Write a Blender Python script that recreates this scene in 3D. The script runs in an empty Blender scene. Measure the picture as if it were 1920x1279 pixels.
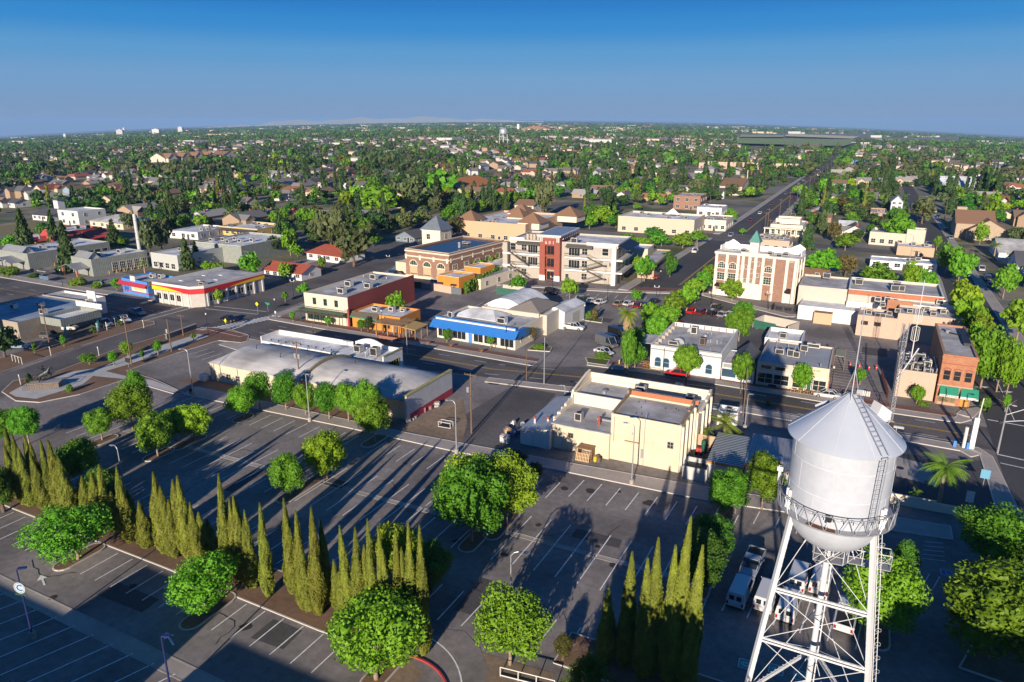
import bpy,math,random
import numpy as np
from mathutils import Vector,Matrix
# ---------------------------------------------------------------- camera, sky, sun, exposure
SC = bpy.context.scene
COL = SC.collection
R = math.radians
FPX,CAMH,PITCH,YAW = 1325.0,48.0,R(17.2),R(26.4)
cam_d = bpy.data.cameras.new('camera')
cam_d.sensor_width = 36.0
cam_d.lens = FPX/1920*36
cam_d.clip_start = 0.5
cam_d.clip_end = 90000
cam = bpy.data.objects.new('camera',cam_d)
COL.objects.link(cam)
cam.location = (0,0,CAMH)
cam.rotation_euler = (R(90) - PITCH,0,YAW)
SC.camera = cam
SUN_EL = R(15.5)
SUN_DIR = (-0.150,0.9887)             # horizontal direction the light travels in
world = bpy.data.worlds.new("World")
SC.world = world
world.use_nodes = True
nt = world.node_tree
bg = nt.nodes['Background']
sky = nt.nodes.new('ShaderNodeTexSky')
sky.sky_type = 'NISHITA'
sky.sun_disc = False
sky.sun_elevation = SUN_EL
sky.sun_rotation = math.atan2(-SUN_DIR[0],-SUN_DIR[1])
sky.altitude = 100
sky.air_density = 1.0
sky.dust_density = 0.3
sky.ozone_density = 3.0
tcw = nt.nodes.new('ShaderNodeTexCoord')
spw = nt.nodes.new('ShaderNodeSeparateXYZ')
nt.links.new(tcw.outputs['Generated'],spw.inputs[0])
rpw = nt.nodes.new('ShaderNodeValToRGB')
rpw.color_ramp.interpolation = 'EASE'
for pos,c in ((0.0,(1.65,2.45,3.9)),(0.052,(1.25,2.7,4.8)),(0.083,(.75,2.55,5.0)),(0.1175,(.15,1.95,5.0)),(0.145,(.05,1.5,4.6)),(0.32,(.05,.9,3.1)),(1.0,(.08,.5,1.8))):
 e = rpw.color_ramp.elements[0] if pos == 0 else rpw.color_ramp.elements[-1] if pos == 1.0 else rpw.color_ramp.elements.new(pos)
 e.color = (*[v/5 for v in c],1)
nt.links.new(spw.outputs['Z'],rpw.inputs[0])
scw = nt.nodes.new('ShaderNodeVectorMath')
scw.operation = 'SCALE'
scw.inputs['Scale'].default_value = 5.0/1.35
nt.links.new(rpw.outputs[0],scw.inputs[0])
mxw = nt.nodes.new('ShaderNodeMix')
mxw.data_type = 'RGBA'
mxw.inputs['Factor'].default_value = 0.97
nt.links.new(sky.outputs[0],mxw.inputs['A'])
nt.links.new(scw.outputs[0],mxw.inputs['B'])
nt.links.new(mxw.outputs['Result'],bg.inputs[0])
bg.inputs[1].default_value = 0.11
sun_d = bpy.data.lights.new('sun','SUN')
sun_d.energy = 5.0
sun_d.angle = R(0.5)
sun_d.color = (1.0,0.87,0.72)
sun = bpy.data.objects.new('sun',sun_d)
COL.objects.link(sun)
sv = Vector((SUN_DIR[0]*math.cos(SUN_EL),SUN_DIR[1]*math.cos(SUN_EL),-math.sin(SUN_EL)))
sun.rotation_euler = sv.to_track_quat('-Z','Y').to_euler()
sun.location = (0,-60,90)
SC.view_settings.view_transform = 'Standard'
SC.view_settings.look = 'None'
SC.view_settings.exposure = 0.58
SC.view_settings.gamma = 1.0
try:
 SC.cycles.max_bounces = 6
 SC.cycles.transparent_max_bounces = 4
 SC.cycles.volume_bounces = 0
except Exception:
 pass
# ---------------------------------------------------------------- surveying: photo pixel <-> place
cpi,spi = math.cos(PITCH),math.sin(PITCH)
cyw,syw = math.cos(YAW),math.sin(YAW)
def ray(px,py):
 x = (px - 960)/FPX
 u = -(py - 639.5)/FPX
 f = cpi + u*spi
 z = -spi + u*cpi
 return (x*cyw - f*syw,x*syw + f*cyw,z)
def P(px,py,z=0.0):
 d = ray(px,py)
 t = (z - CAMH)/d[2]
 return (d[0]*t,d[1]*t)
def proj(X,Y,Z=0.0):
 x = X*cyw + Y*syw
 f = -X*syw + Y*cyw
 z = Z - CAMH
 d = f*cpi - z*spi
 u = f*spi + z*cpi
 if d < 1:
  return (-9999,-9999,d)
 return (960 + FPX*x/d,639.5 - FPX*u/d,d)
def ground(X,Y):
 """The plain falls away very gently towards the far left and far right."""
 d = math.hypot(X,Y)
 if d < 600:
  return 0.0
 az = math.atan2(X*cyw + Y*syw,-X*syw + Y*cyw)
 az = min(abs(az),0.75)
 return (0.0042 - 0.0475*az*az)*(d - 600)
def PG(px,py):
 """where the ray of a photo pixel meets the ground"""
 d = ray(px,py)
 lo,hi = 1.0,30000.0
 n = math.hypot(d[0],d[1])
 for _ in range(50):
  m = (lo + hi)/2
  if CAMH + d[2]*m/n > ground(d[0]*m/n,d[1]*m/n):
   lo = m
  else:
   hi = m
 return (d[0]*lo/n,d[1]*lo/n)
def hgt(bx,by,ty):
 """height of something that stands at pixel (bx,by) and tops out at row ty"""
 X,Y = PG(bx,by)
 g = ground(X,Y)
 lo,hi = 0.0,60.0
 for _ in range(40):
  m = (lo + hi)/2
  if proj(X,Y,g + m)[1] > ty:
   lo = m
  else:
   hi = m
 return lo
# ---------------------------------------------------------------- materials
MATS = {}
def mat(name,col,rough=0.8,metal=0.0,n=0.0,scale=1.0,col2=None,bump=0.0,rand=0.0,
   stretch=None,spec=None,coat=0.0,detail=4.0,emit=None,n2=0.0,scale2=0.05):
 """procedural Principled material: colour mottled by noise, optional bump and per-object hue shift"""
 if name in MATS:
  return MATS[name]
 m = bpy.data.materials.new(name)
 m.use_nodes = True
 t = m.node_tree
 b = t.nodes['Principled BSDF']
 b.inputs['Roughness'].default_value = rough
 b.inputs['Metallic'].default_value = metal
 if spec is not None:
  b.inputs['Specular IOR Level'].default_value = spec
 if coat:
  b.inputs['Coat Weight'].default_value = coat
  b.inputs['Coat Roughness'].default_value = 0.08
 b.inputs['Base Color'].default_value = (*col,1)
 src = None
 if n or bump or n2:
  tc = t.nodes.new('ShaderNodeTexCoord')
  mp = t.nodes.new('ShaderNodeMapping')
  t.links.new(tc.outputs['Object'],mp.inputs[0])
  if stretch:
   mp.inputs['Scale'].default_value = stretch
  nz = t.nodes.new('ShaderNodeTexNoise')
  nz.inputs['Scale'].default_value = scale
  nz.inputs['Detail'].default_value = detail
  nz.inputs['Roughness'].default_value = 0.65
  t.links.new(mp.outputs[0],nz.inputs['Vector'])
  rm = t.nodes.new('ShaderNodeMapRange')
  rm.inputs['From Min'].default_value = 0.3
  rm.inputs['From Max'].default_value = 0.7
  t.links.new(nz.outputs['Fac'],rm.inputs['Value'])
  mx = t.nodes.new('ShaderNodeMix')
  mx.data_type = 'RGBA'
  c2 = col2 if col2 else tuple(max(0,c*(1 - n)) for c in col)
  c1 = col if col2 else tuple(c*(1 + n*0.6) for c in col)
  mx.inputs['A'].default_value = (*c2,1)
  mx.inputs['B'].default_value = (*c1,1)
  t.links.new(rm.outputs[0],mx.inputs['Factor'])
  src = mx.outputs['Result']
  if n2:
   nz2 = t.nodes.new('ShaderNodeTexNoise')
   nz2.inputs['Scale'].default_value = scale2
   nz2.inputs['Detail'].default_value = 5
   t.links.new(tc.outputs['Object'],nz2.inputs['Vector'])
   r2 = t.nodes.new('ShaderNodeMapRange')
   r2.inputs['From Min'].default_value = 0.35
   r2.inputs['From Max'].default_value = 0.65
   r2.inputs['To Min'].default_value = 1 - n2
   r2.inputs['To Max'].default_value = 1 + n2
   t.links.new(nz2.outputs['Fac'],r2.inputs['Value'])
   m2 = t.nodes.new('ShaderNodeMix')
   m2.data_type = 'RGBA'
   m2.blend_type = 'MULTIPLY'
   m2.inputs['Factor'].default_value = 1
   t.links.new(src,m2.inputs['A'])
   t.links.new(r2.outputs[0],m2.inputs['B'])
   src = m2.outputs['Result']
  if bump:
   bp = t.nodes.new('ShaderNodeBump')
   bp.inputs['Strength'].default_value = bump
   bp.inputs['Distance'].default_value = 0.05
   t.links.new(nz.outputs['Fac'],bp.inputs['Height'])
   t.links.new(bp.outputs[0],b.inputs['Normal'])
 if rand:
  oi = t.nodes.new('ShaderNodeObjectInfo')
  hs = t.nodes.new('ShaderNodeHueSaturation')
  for (sk,k,base) in (('Hue',rand*0.09,0.5),('Value',rand,1.0)):
   r3 = t.nodes.new('ShaderNodeMapRange')
   r3.inputs['To Min'].default_value = base - k
   r3.inputs['To Max'].default_value = base + k
   if sk == 'Value':
    fr = t.nodes.new('ShaderNodeMath')
    fr.operation = 'MULTIPLY'
    fr.inputs[1].default_value = 7.31
    t.links.new(oi.outputs['Random'],fr.inputs[0])
    f2 = t.nodes.new('ShaderNodeMath')
    f2.operation = 'FRACT'
    t.links.new(fr.outputs[0],f2.inputs[0])
    t.links.new(f2.outputs[0],r3.inputs['Value'])
   else:
    t.links.new(oi.outputs['Random'],r3.inputs['Value'])
   t.links.new(r3.outputs[0],hs.inputs[sk])
  if src is None:
   hs.inputs['Color'].default_value = (*col,1)
  else:
   t.links.new(src,hs.inputs['Color'])
  src = hs.outputs[0]
 if src is not None:
  t.links.new(src,b.inputs['Base Color'])
 if emit:
  b.inputs['Emission Color'].default_value = (*emit[:3],1)
  b.inputs['Emission Strength'].default_value = emit[3]
 MATS[name] = m
 return m
def brick(name,c1,c2,mortar,scale=1.0,bw=0.5,rh=0.25,msize=0.02,rough=0.85):
 """brick, plank, tile or stripe pattern in object space, mapped by face direction"""
 if name in MATS:
  return MATS[name]
 m = bpy.data.materials.new(name)
 m.use_nodes = True
 t = m.node_tree
 b = t.nodes['Principled BSDF']
 b.inputs['Roughness'].default_value = rough
 tc = t.nodes.new('ShaderNodeTexCoord')
 sp = t.nodes.new('ShaderNodeSeparateXYZ')
 t.links.new(tc.outputs['Object'],sp.inputs[0])
 ad = t.nodes.new('ShaderNodeMath')
 ad.operation = 'ADD'
 t.links.new(sp.outputs['X'],ad.inputs[0])
 t.links.new(sp.outputs['Y'],ad.inputs[1])
 cb = t.nodes.new('ShaderNodeCombineXYZ')
 t.links.new(ad.outputs[0],cb.inputs['X'])
 t.links.new(sp.outputs['Z'],cb.inputs['Y'])
 br = t.nodes.new('ShaderNodeTexBrick')
 br.inputs['Scale'].default_value = scale
 br.inputs['Brick Width'].default_value = bw
 br.inputs['Row Height'].default_value = rh
 br.inputs['Mortar Size'].default_value = msize
 br.inputs['Color1'].default_value = (*c1,1)
 br.inputs['Color2'].default_value = (*c2,1)
 br.inputs['Mortar'].default_value = (*mortar,1)
 t.links.new(cb.outputs[0],br.inputs['Vector'])
 nz = t.nodes.new('ShaderNodeTexNoise')
 nz.inputs['Scale'].default_value = 0.8
 nz.inputs['Detail'].default_value = 5
 t.links.new(tc.outputs['Object'],nz.inputs['Vector'])
 rm = t.nodes.new('ShaderNodeMapRange')
 rm.inputs['To Min'].default_value = 0.7
 rm.inputs['To Max'].default_value = 1.3
 t.links.new(nz.outputs['Fac'],rm.inputs['Value'])
 mx = t.nodes.new('ShaderNodeMix')
 mx.data_type = 'RGBA'
 mx.blend_type = 'MULTIPLY'
 mx.inputs['Factor'].default_value = 1
 t.links.new(br.outputs['Color'],mx.inputs['A'])
 t.links.new(rm.outputs[0],mx.inputs['B'])
 t.links.new(mx.outputs['Result'],b.inputs['Base Color'])
 MATS[name] = m
 return m
def seams(name,c1,c2,period=0.5,axis='X',rough=0.5,metal=0.3,width=0.12):
 """standing seam / corrugated sheet: narrow stripes along one axis"""
 if name in MATS:
  return MATS[name]
 m = bpy.data.materials.new(name)
 m.use_nodes = True
 t = m.node_tree
 b = t.nodes['Principled BSDF']
 b.inputs['Roughness'].default_value = rough
 b.inputs['Metallic'].default_value = metal
 tc = t.nodes.new('ShaderNodeTexCoord')
 sp = t.nodes.new('ShaderNodeSeparateXYZ')
 t.links.new(tc.outputs['Object'],sp.inputs[0])
 out = sp.outputs[axis] if axis in 'XYZ' else None
 if axis == 'A':
  ad = t.nodes.new('ShaderNodeMath')
  ad.operation = 'ADD'
  t.links.new(sp.outputs['X'],ad.inputs[0])
  t.links.new(sp.outputs['Y'],ad.inputs[1])
  out = ad.outputs[0]
 pm = t.nodes.new('ShaderNodeMath')
 pm.operation = 'PINGPONG'
 pm.inputs[1].default_value = period/2
 t.links.new(out,pm.inputs[0])
 gt = t.nodes.new('ShaderNodeMath')
 gt.operation = 'GREATER_THAN'
 gt.inputs[1].default_value = period/2*(1 - width)
 t.links.new(pm.outputs[0],gt.inputs[0])
 nz = t.nodes.new('ShaderNodeTexNoise')
 nz.inputs['Scale'].default_value = 0.7
 nz.inputs['Detail'].default_value = 5
 t.links.new(tc.outputs['Object'],nz.inputs['Vector'])
 mx = t.nodes.new('ShaderNodeMix')
 mx.data_type = 'RGBA'
 mx.inputs['A'].default_value = (*c1,1)
 mx.inputs['B'].default_value = (*c2,1)
 t.links.new(gt.outputs[0],mx.inputs['Factor'])
 rm = t.nodes.new('ShaderNodeMapRange')
 rm.inputs['To Min'].default_value = 0.75
 rm.inputs['To Max'].default_value = 1.25
 t.links.new(nz.outputs['Fac'],rm.inputs['Value'])
 m2 = t.nodes.new('ShaderNodeMix')
 m2.data_type = 'RGBA'
 m2.blend_type = 'MULTIPLY'
 m2.inputs['Factor'].default_value = 1
 t.links.new(mx.outputs['Result'],m2.inputs['A'])
 t.links.new(rm.outputs[0],m2.inputs['B'])
 t.links.new(m2.outputs['Result'],b.inputs['Base Color'])
 MATS[name] = m
 return m
def leafmat(name,c1,c2,rand=0.27,trans=0.25,scale=1.7):
 """leaves: two greens by clump, slight hue shift by object, some light let through"""
 m = mat(name,c1,0.55,n=0.3,scale=scale,col2=c2,rand=rand,spec=0.25,detail=6)
 t = m.node_tree
 b = t.nodes['Principled BSDF']
 out = t.nodes['Material Output']
 tr = t.nodes.new('ShaderNodeBsdfTranslucent')
 ms = t.nodes.new('ShaderNodeMixShader')
 ms.inputs[0].default_value = trans
 l = b.inputs['Base Color'].links[0].from_socket
 t.links.new(l,tr.inputs[0])
 t.links.new(b.outputs[0],ms.inputs[1])
 t.links.new(tr.outputs[0],ms.inputs[2])
 t.links.new(ms.outputs[0],out.inputs[0])
 return m
# ---------------------------------------------------------------- mesh building
class MB:
 def __init__(s):
  s.v = []
  s.f = []
  s.m = []
 def add(s,vs,fs,mi=0,M=None):
  o = len(s.v)
  if M is not None:
   vs = [tuple(M @ Vector(v)) for v in vs]
  s.v += [tuple(v) for v in vs]
  for f in fs:
   s.f.append(tuple(i + o for i in f))
   s.m.append(mi)
  return s
 def box(s,x0,x1,y0,y1,z0,z1,mi=0,M=None):
  vs = [(x0,y0,z0),(x1,y0,z0),(x1,y1,z0),(x0,y1,z0),
   (x0,y0,z1),(x1,y0,z1),(x1,y1,z1),(x0,y1,z1)]
  fs = [(0,3,2,1),(4,5,6,7),(0,1,5,4),(1,2,6,5),(2,3,7,6),(3,0,4,7)]
  return s.add(vs,fs,mi,M)
 def prism(s,poly,z0,z1,mi=0,M=None,top=None):
  """extrude a plan polygon; top = optional different z per vertex"""
  a = sum(poly[i][0]*poly[(i + 1) % len(poly)][1] - poly[(i + 1) % len(poly)][0]*poly[i][1] for i in range(len(poly)))
  if a < 0:
   poly = poly[::-1]
   if top:
    top = top[::-1]
  n = len(poly)
  vs = [(p[0],p[1],z0) for p in poly] + [(p[0],p[1],(top[i] if top else z1)) for i,p in enumerate(poly)]
  fs = [tuple(range(n - 1,-1,-1)),tuple(range(n,2*n))]
  fs += [(i,(i + 1) % n,n + (i + 1) % n,n + i) for i in range(n)]
  return s.add(vs,fs,mi,M)
 def side(s,prof,a0,a1,axis='y',mi=0,M=None):
  """extrude a vertical profile [(h,z)..] along x or y between a0 and a1"""
  n = len(prof)
  if axis == 'y':
   vs = [(p[0],a0,p[1]) for p in prof] + [(p[0],a1,p[1]) for p in prof]
  else:
   vs = [(a0,p[0],p[1]) for p in prof] + [(a1,p[0],p[1]) for p in prof]
  fs = [tuple(range(n)),tuple(range(2*n - 1,n - 1,-1))]
  fs += [(i,n + i,n + (i + 1) % n,(i + 1) % n) for i in range(n)]
  return s.add(vs,fs,mi,M)
 def tube(s,p0,p1,r0,r1=None,seg=8,mi=0,M=None,cap=True):
  r1 = r0 if r1 is None else r1
  p0,p1 = Vector(p0),Vector(p1)
  d = (p1 - p0)
  if d.length < 1e-6:
   return s
  q = d.to_track_quat('Z','Y')
  vs = []
  for (p,r) in ((p0,r0),(p1,r1)):
   for i in range(seg):
    a = 2*math.pi*i/seg
    vs.append(tuple(p + q @ Vector((math.cos(a)*r,math.sin(a)*r,0))))
  fs = [(i,(i + 1) % seg,seg + (i + 1) % seg,seg + i) for i in range(seg)]
  if cap:
   fs += [tuple(range(seg - 1,-1,-1)),tuple(range(seg,2*seg))]
  return s.add(vs,fs,mi,M)
 def path(s,pts,r,seg=6,mi=0,M=None):
  for a,b in zip(pts[:-1],pts[1:]):
   s.tube(a,b,r,r,seg,mi,M)
  return s
 def lathe(s,prof,seg=24,c=(0,0),mi=0,M=None):
  vs = []
  for (r,z) in prof:
   for i in range(seg):
    a = 2*math.pi*i/seg
    vs.append((c[0] + r*math.cos(a),c[1] + r*math.sin(a),z))
  fs = []
  for k in range(len(prof) - 1):
   for i in range(seg):
    j = (i + 1) % seg
    fs.append((k*seg + i,k*seg + j,(k + 1)*seg + j,(k + 1)*seg + i))
  return s.add(vs,fs,mi,M)
 def build(s,name,mats,parent=None,smooth=False,loc=None,rz=0,label=None):
  me = bpy.data.meshes.new(name)
  me.from_pydata(s.v,[],s.f)
  if not isinstance(mats,(list,tuple)):
   mats = [mats]
  for m in mats:
   me.materials.append(m)
  if len(mats) > 1:
   me.polygons.foreach_set('material_index',s.m)
  if smooth:
   me.polygons.foreach_set('use_smooth',[True]*len(me.polygons))
   if smooth != 'all':
    try:
     me.set_sharp_from_angle(angle=R(40))
    except Exception:
     pass
  me.update()
  o = bpy.data.objects.new(name,me)
  COL.objects.link(o)
  if parent:
   o.parent = parent
  if loc:
   o.location = loc
   o.rotation_euler = (0,0,rz)
  if label:
   o['label'] = label
  return o
def tag(o,label,cat,group=None,kind=None):
 if label:
  o['label'] = label
 if cat:
  o['category'] = cat
 if group:
  o['group'] = group
 if kind:
  o['kind'] = kind
 return o
def thing(name,label,cat,loc=(0,0,0),rz=0.0,group=None):
 o = bpy.data.objects.new(name,None)
 o.empty_display_size = 0.5
 COL.objects.link(o)
 o.location = loc
 o.rotation_euler = (0,0,rz)
 return tag(o,label,cat,group)
def copy_tree(o,parent=None,loc=None,rz=None,sc=None,label=None,group=None):
 c = o.copy()
 COL.objects.link(c)
 c.parent = parent
 if loc is not None:
  c.location = loc
 if rz is not None:
  c.rotation_euler = (0,0,rz)
 if sc is not None:
  c.scale = sc
 if label:
  c['label'] = label
 if group:
  c['group'] = group
 for ch in list(KIDS.get(o.name,())) or list(o.children):
  k = copy_tree(ch,c)
  k.matrix_parent_inverse = Matrix.Identity(4)
 return c
KIDS = {}
def text_mb(body,size,name,m,parent,loc,rot,ext=0.02,label=None,align='CENTER'):
 cu = bpy.data.curves.new(name,'FONT')
 cu.body = body
 cu.size = size
 cu.extrude = ext
 cu.align_x = align
 cu.align_y = 'CENTER'
 cu.resolution_u = 2
 o = bpy.data.objects.new(name,cu)
 COL.objects.link(o)
 dg = bpy.context.evaluated_depsgraph_get()
 me = bpy.data.meshes.new_from_object(o.evaluated_get(dg))
 bpy.data.objects.remove(o)
 me.materials.clear()
 me.materials.append(m)
 o = bpy.data.objects.new(name,me)
 COL.objects.link(o)
 o.parent = parent
 o.location = loc
 o.rotation_euler = rot
 if label:
  o['label'] = label
 return o
# ---------------------------------------------------------------- the palette
ASPH = mat('asphalt',(0.105,0.095,0.092),0.9,n=0.28,scale=1.8,bump=0.15,n2=0.32,scale2=0.09)
ASPH_L = mat('old_asphalt',(0.205,0.183,0.172),0.9,n=0.26,scale=1.2,bump=0.15,n2=0.30,scale2=0.11)
ASPH_D = mat('new_asphalt',(0.058,0.056,0.060),0.9,n=0.2,scale=2,n2=0.15,scale2=0.05)
CONC = mat('concrete',(0.36,0.32,0.285),0.85,n=0.12,scale=1.2,bump=0.1,n2=0.12,scale2=0.2)
CONC_L = mat('pale_concrete',(0.46,0.45,0.43),0.85,n=0.1,scale=1.0,n2=0.08,scale2=0.2)
KERB = mat('kerb_concrete',(0.52,0.48,0.43),0.85,n=0.1,scale=3)
PAVER = mat('brick_pavers',(0.19,0.085,0.062),0.85,n=0.2,scale=3)
DIRT = mat('bare_dirt',(0.21,0.125,0.075),0.95,n=0.3,scale=1.5,col2=(0.14,0.082,0.05),n2=0.15,scale2=0.15)
SAND = mat('sandy_dirt',(0.25,0.18,0.12),0.95,n=0.3,scale=1.2,n2=0.2,scale2=0.2)
GRASS = mat('grass',(0.06,0.10,0.02),0.95,n=0.35,scale=1.5,col2=(0.10,0.095,0.035))
DRYG = mat('dry_grass',(0.20,0.165,0.06),0.95,n=0.3,scale=0.8)
PAINT_W = mat('white_paint_line',(0.80,0.79,0.76),0.7,n=0.25,scale=2)
PAINT_Y = mat('yellow_paint_line',(0.55,0.33,0.05),0.7,n=0.2,scale=2)
PAINT_B = mat('blue_paint',(0.03,0.10,0.32),0.7)
PAINT_G = mat('green_paint',(0.05,0.30,0.26),0.7)
RED_K = mat('red_kerb_paint',(0.45,0.05,0.05),0.7,n=0.15,scale=2)
WHITE = mat('white_paint',(0.62,0.62,0.62),0.45,n=0.04,scale=1.5)
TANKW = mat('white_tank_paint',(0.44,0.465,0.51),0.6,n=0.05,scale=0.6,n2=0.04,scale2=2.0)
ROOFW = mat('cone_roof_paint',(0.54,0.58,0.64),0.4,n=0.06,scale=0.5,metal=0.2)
RUST = mat('rust',(0.16,0.06,0.025),0.9,n=0.4,scale=4)
STEEL = mat('galvanised_steel',(0.40,0.41,0.43),0.45,metal=0.5,n=0.1,scale=2)
DSTEEL = mat('dark_metal',(0.035,0.036,0.04),0.5,metal=0.3)
BLACK = mat('black_metal',(0.012,0.012,0.014),0.45)
BLUEP = mat('navy_pole_paint',(0.02,0.03,0.12),0.4)
WOOD = mat('weathered_pole_wood',(0.16,0.105,0.07),0.9,n=0.25,scale=3,stretch=(1,1,0.1))
WOODO = mat('orange_stained_wood',(0.42,0.19,0.06),0.7,n=0.3,scale=2)
WOODL = mat('pale_lumber',(0.50,0.33,0.18),0.8,n=0.25,scale=3)
CREAM = mat('cream_stucco',(0.60,0.51,0.37),0.9,n=0.09,scale=1.2,n2=0.05,scale2=0.4)
CREAM_L = mat('pale_cream_wall',(0.70,0.62,0.48),0.9,n=0.07,scale=1)
TAN = mat('tan_stucco',(0.48,0.34,0.23),0.9,n=0.08,scale=1)
PINKT = mat('pinkish_stucco',(0.52,0.37,0.28),0.9,n=0.06,scale=1)
GREIGE = mat('greige_stucco',(0.40,0.36,0.31),0.9,n=0.06,scale=1)
WHITEW = mat('white_wall',(0.68,0.66,0.63),0.85,n=0.07,scale=1)
ORANGE = mat('orange_stucco',(0.60,0.23,0.035),0.9,n=0.08,scale=1)
REDW = mat('dark_red_wall',(0.27,0.055,0.045),0.85,n=0.12,scale=0.8)
REDB = mat('brick_red_wall',(0.33,0.085,0.045),0.85,n=0.1,scale=0.8)
GREYW = seams('grey_green_siding',(0.27,0.29,0.26),(0.13,0.14,0.13),0.6,'A',0.7,0.0,0.2)
GREYP = mat('pale_grey_wall',(0.40,0.41,0.38),0.85,n=0.07,scale=1)
BLUEW = mat('bright_blue_wall',(0.06,0.22,0.55),0.75,n=0.1,scale=1)
BRICK = brick('red_brick',(0.30,0.105,0.06),(0.24,0.08,0.045),(0.30,0.22,0.17),1.0,0.45,0.15,0.015)
BRICK2 = brick('brown_brick',(0.28,0.14,0.09),(0.23,0.11,0.07),(0.32,0.24,0.19),1.0,0.45,0.15,0.015)
BRICK3 = brick('orange_brick',(0.42,0.165,0.075),(0.34,0.12,0.055),(0.35,0.22,0.15),1.0,0.45,0.15,0.015)
BRICKD = mat('painted_red_brick',(0.28,0.075,0.05),0.85,n=0.1,scale=1.5)
RF_GREY = mat('grey_roofing',(0.43,0.42,0.41),0.85,n=0.2,scale=0.8,n2=0.28,scale2=0.22)
RF_WHITE = mat('white_roofing',(0.62,0.63,0.64),0.75,n=0.18,scale=0.8,n2=0.25,scale2=0.22)
RF_DARK = mat('dark_roofing',(0.10,0.10,0.11),0.85,n=0.15,scale=1,n2=0.1)
RF_BROWN = mat('brown_shingle',(0.25,0.14,0.08),0.9,n=0.2,scale=4,stretch=(1,1,3))
RF_SEAM = seams('metal_roof_sheet',(0.33,0.34,0.35),(0.2,0.2,0.21),0.5,'X')
RF_RED = seams('red_clay_tile',(0.38,0.085,0.045),(0.22,0.05,0.03),0.35,'X',0.8,0.0,0.35)
RF_REDM = mat('red_awning_sheet',(0.48,0.06,0.055),0.6,n=0.1,scale=1)
SOLAR = brick('solar_panels',(0.02,0.022,0.035),(0.03,0.03,0.04),(0.12,0.12,0.13),1.0,1.0,1.6,0.02,0.25)
GLASS = mat('window_glass',(0.018,0.022,0.026),0.12,spec=0.8)
GLASSG = mat('green_tinted_glass',(0.02,0.05,0.04),0.12,spec=0.8)
FRAMEW = mat('white_window_frame',(0.62,0.60,0.56),0.6)
ACM = mat('rooftop_unit_metal',(0.45,0.42,0.37),0.6,n=0.1,scale=3)
GREENA = mat('green_awning_cloth',(0.015,0.22,0.13),0.75,n=0.08,scale=2)
BLUEA = mat('blue_awning_cloth',(0.02,0.16,0.50),0.7,n=0.08,scale=2)
BARK = mat('bark',(0.14,0.10,0.07),0.95,n=0.3,scale=6,stretch=(1,1,0.2))
BARKL = mat('pale_bark',(0.30,0.22,0.15),0.95,n=0.2,scale=5)
L_ROUND = leafmat('bright_leaves',(0.196,0.392,0.020),(0.080,0.210,0.014))
L_ROUND2 = leafmat('yellow_green_leaves',(0.270,0.419,0.016),(0.135,0.270,0.014))
L_OAK = leafmat('deep_green_leaves',(0.095,0.244,0.023),(0.045,0.123,0.016))
L_DARK = leafmat('dark_olive_leaves',(0.071,0.132,0.032),(0.032,0.071,0.020))
L_OLIVE = leafmat('grey_olive_leaves',(0.146,0.189,0.064),(0.081,0.109,0.043))
L_CYP = leafmat('cypress_leaves',(0.270,0.310,0.034),(0.135,0.150,0.024),rand=0.16,scale=1.3)
L_CON = leafmat('conifer_needles',(0.072,0.132,0.032),(0.032,0.065,0.020))
L_PALM = leafmat('palm_fronds',(0.238,0.350,0.028),(0.126,0.210,0.021))
L_SHRUB = leafmat('shrub_leaves',(0.168,0.308,0.028),(0.084,0.168,0.017))
L_RUSTY = leafmat('rust_brown_leaves',(0.15,0.12,0.03),(0.08,0.08,0.02))
# ---------------------------------------------------------------- ground, roads, kerbs, markings
def struct(o):
 o['kind'] = 'structure'
 return o
def make_terrain():
 rr = [0,60,150,300,450,600,800,1100,1500,2100,3000,4500,7000,11000,18000,29500]
 N = 144
 vs,fs = [(0,0,-0.02)],[]
 for r in rr[1:]:
  for i in range(N):
   a = 2*math.pi*i/N
   X,Y = r*math.cos(a),r*math.sin(a)
   vs.append((X,Y,ground(X,Y) - 0.02))
 for i in range(N):
  fs.append((0,1 + i,1 + (i + 1) % N))
 for k in range(len(rr) - 2):
  b = 1 + k*N
  for i in range(N):
   j = (i + 1) % N
   fs.append((b + i,b + N + i,b + N + j,b + j))
 m = bpy.data.materials.new('plain_ground')
 m.use_nodes = True
 t = m.node_tree
 b = t.nodes['Principled BSDF']
 b.inputs['Roughness'].default_value = 0.95
 tc = t.nodes.new('ShaderNodeTexCoord')
 cr = []
 for (sc,det) in ((0.012,3),(0.06,6)):
  nz = t.nodes.new('ShaderNodeTexNoise')
  nz.inputs['Scale'].default_value = sc
  nz.inputs['Detail'].default_value = det
  t.links.new(tc.outputs['Object'],nz.inputs['Vector'])
  cr.append(nz)
 ramp = t.nodes.new('ShaderNodeValToRGB')
 e = ramp.color_ramp.elements
 e[0].position = 0.38
 e[0].color = (0.055,0.075,0.025,1)
 e[1].position = 0.62
 e[1].color = (0.27,0.215,0.135,1)
 el = ramp.color_ramp.elements.new(0.5)
 el.color = (0.12,0.12,0.055,1)
 t.links.new(cr[1].outputs['Fac'],ramp.inputs[0])
 mx = t.nodes.new('ShaderNodeMix')
 mx.data_type = 'RGBA'
 mx.inputs['B'].default_value = (0.19,0.175,0.155,1)
 t.links.new(ramp.outputs[0],mx.inputs['A'])
 rm = t.nodes.new('ShaderNodeMapRange')
 rm.inputs['From Min'].default_value = 0.45
 rm.inputs['From Max'].default_value = 0.6
 t.links.new(cr[0].outputs['Fac'],rm.inputs['Value'])
 t.links.new(rm.outputs[0],mx.inputs['Factor'])
 t.links.new(mx.outputs['Result'],b.inputs['Base Color'])
 mb = MB()
 mb.add(vs,fs)
 return struct(mb.build('ground',m))
make_terrain()
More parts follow.
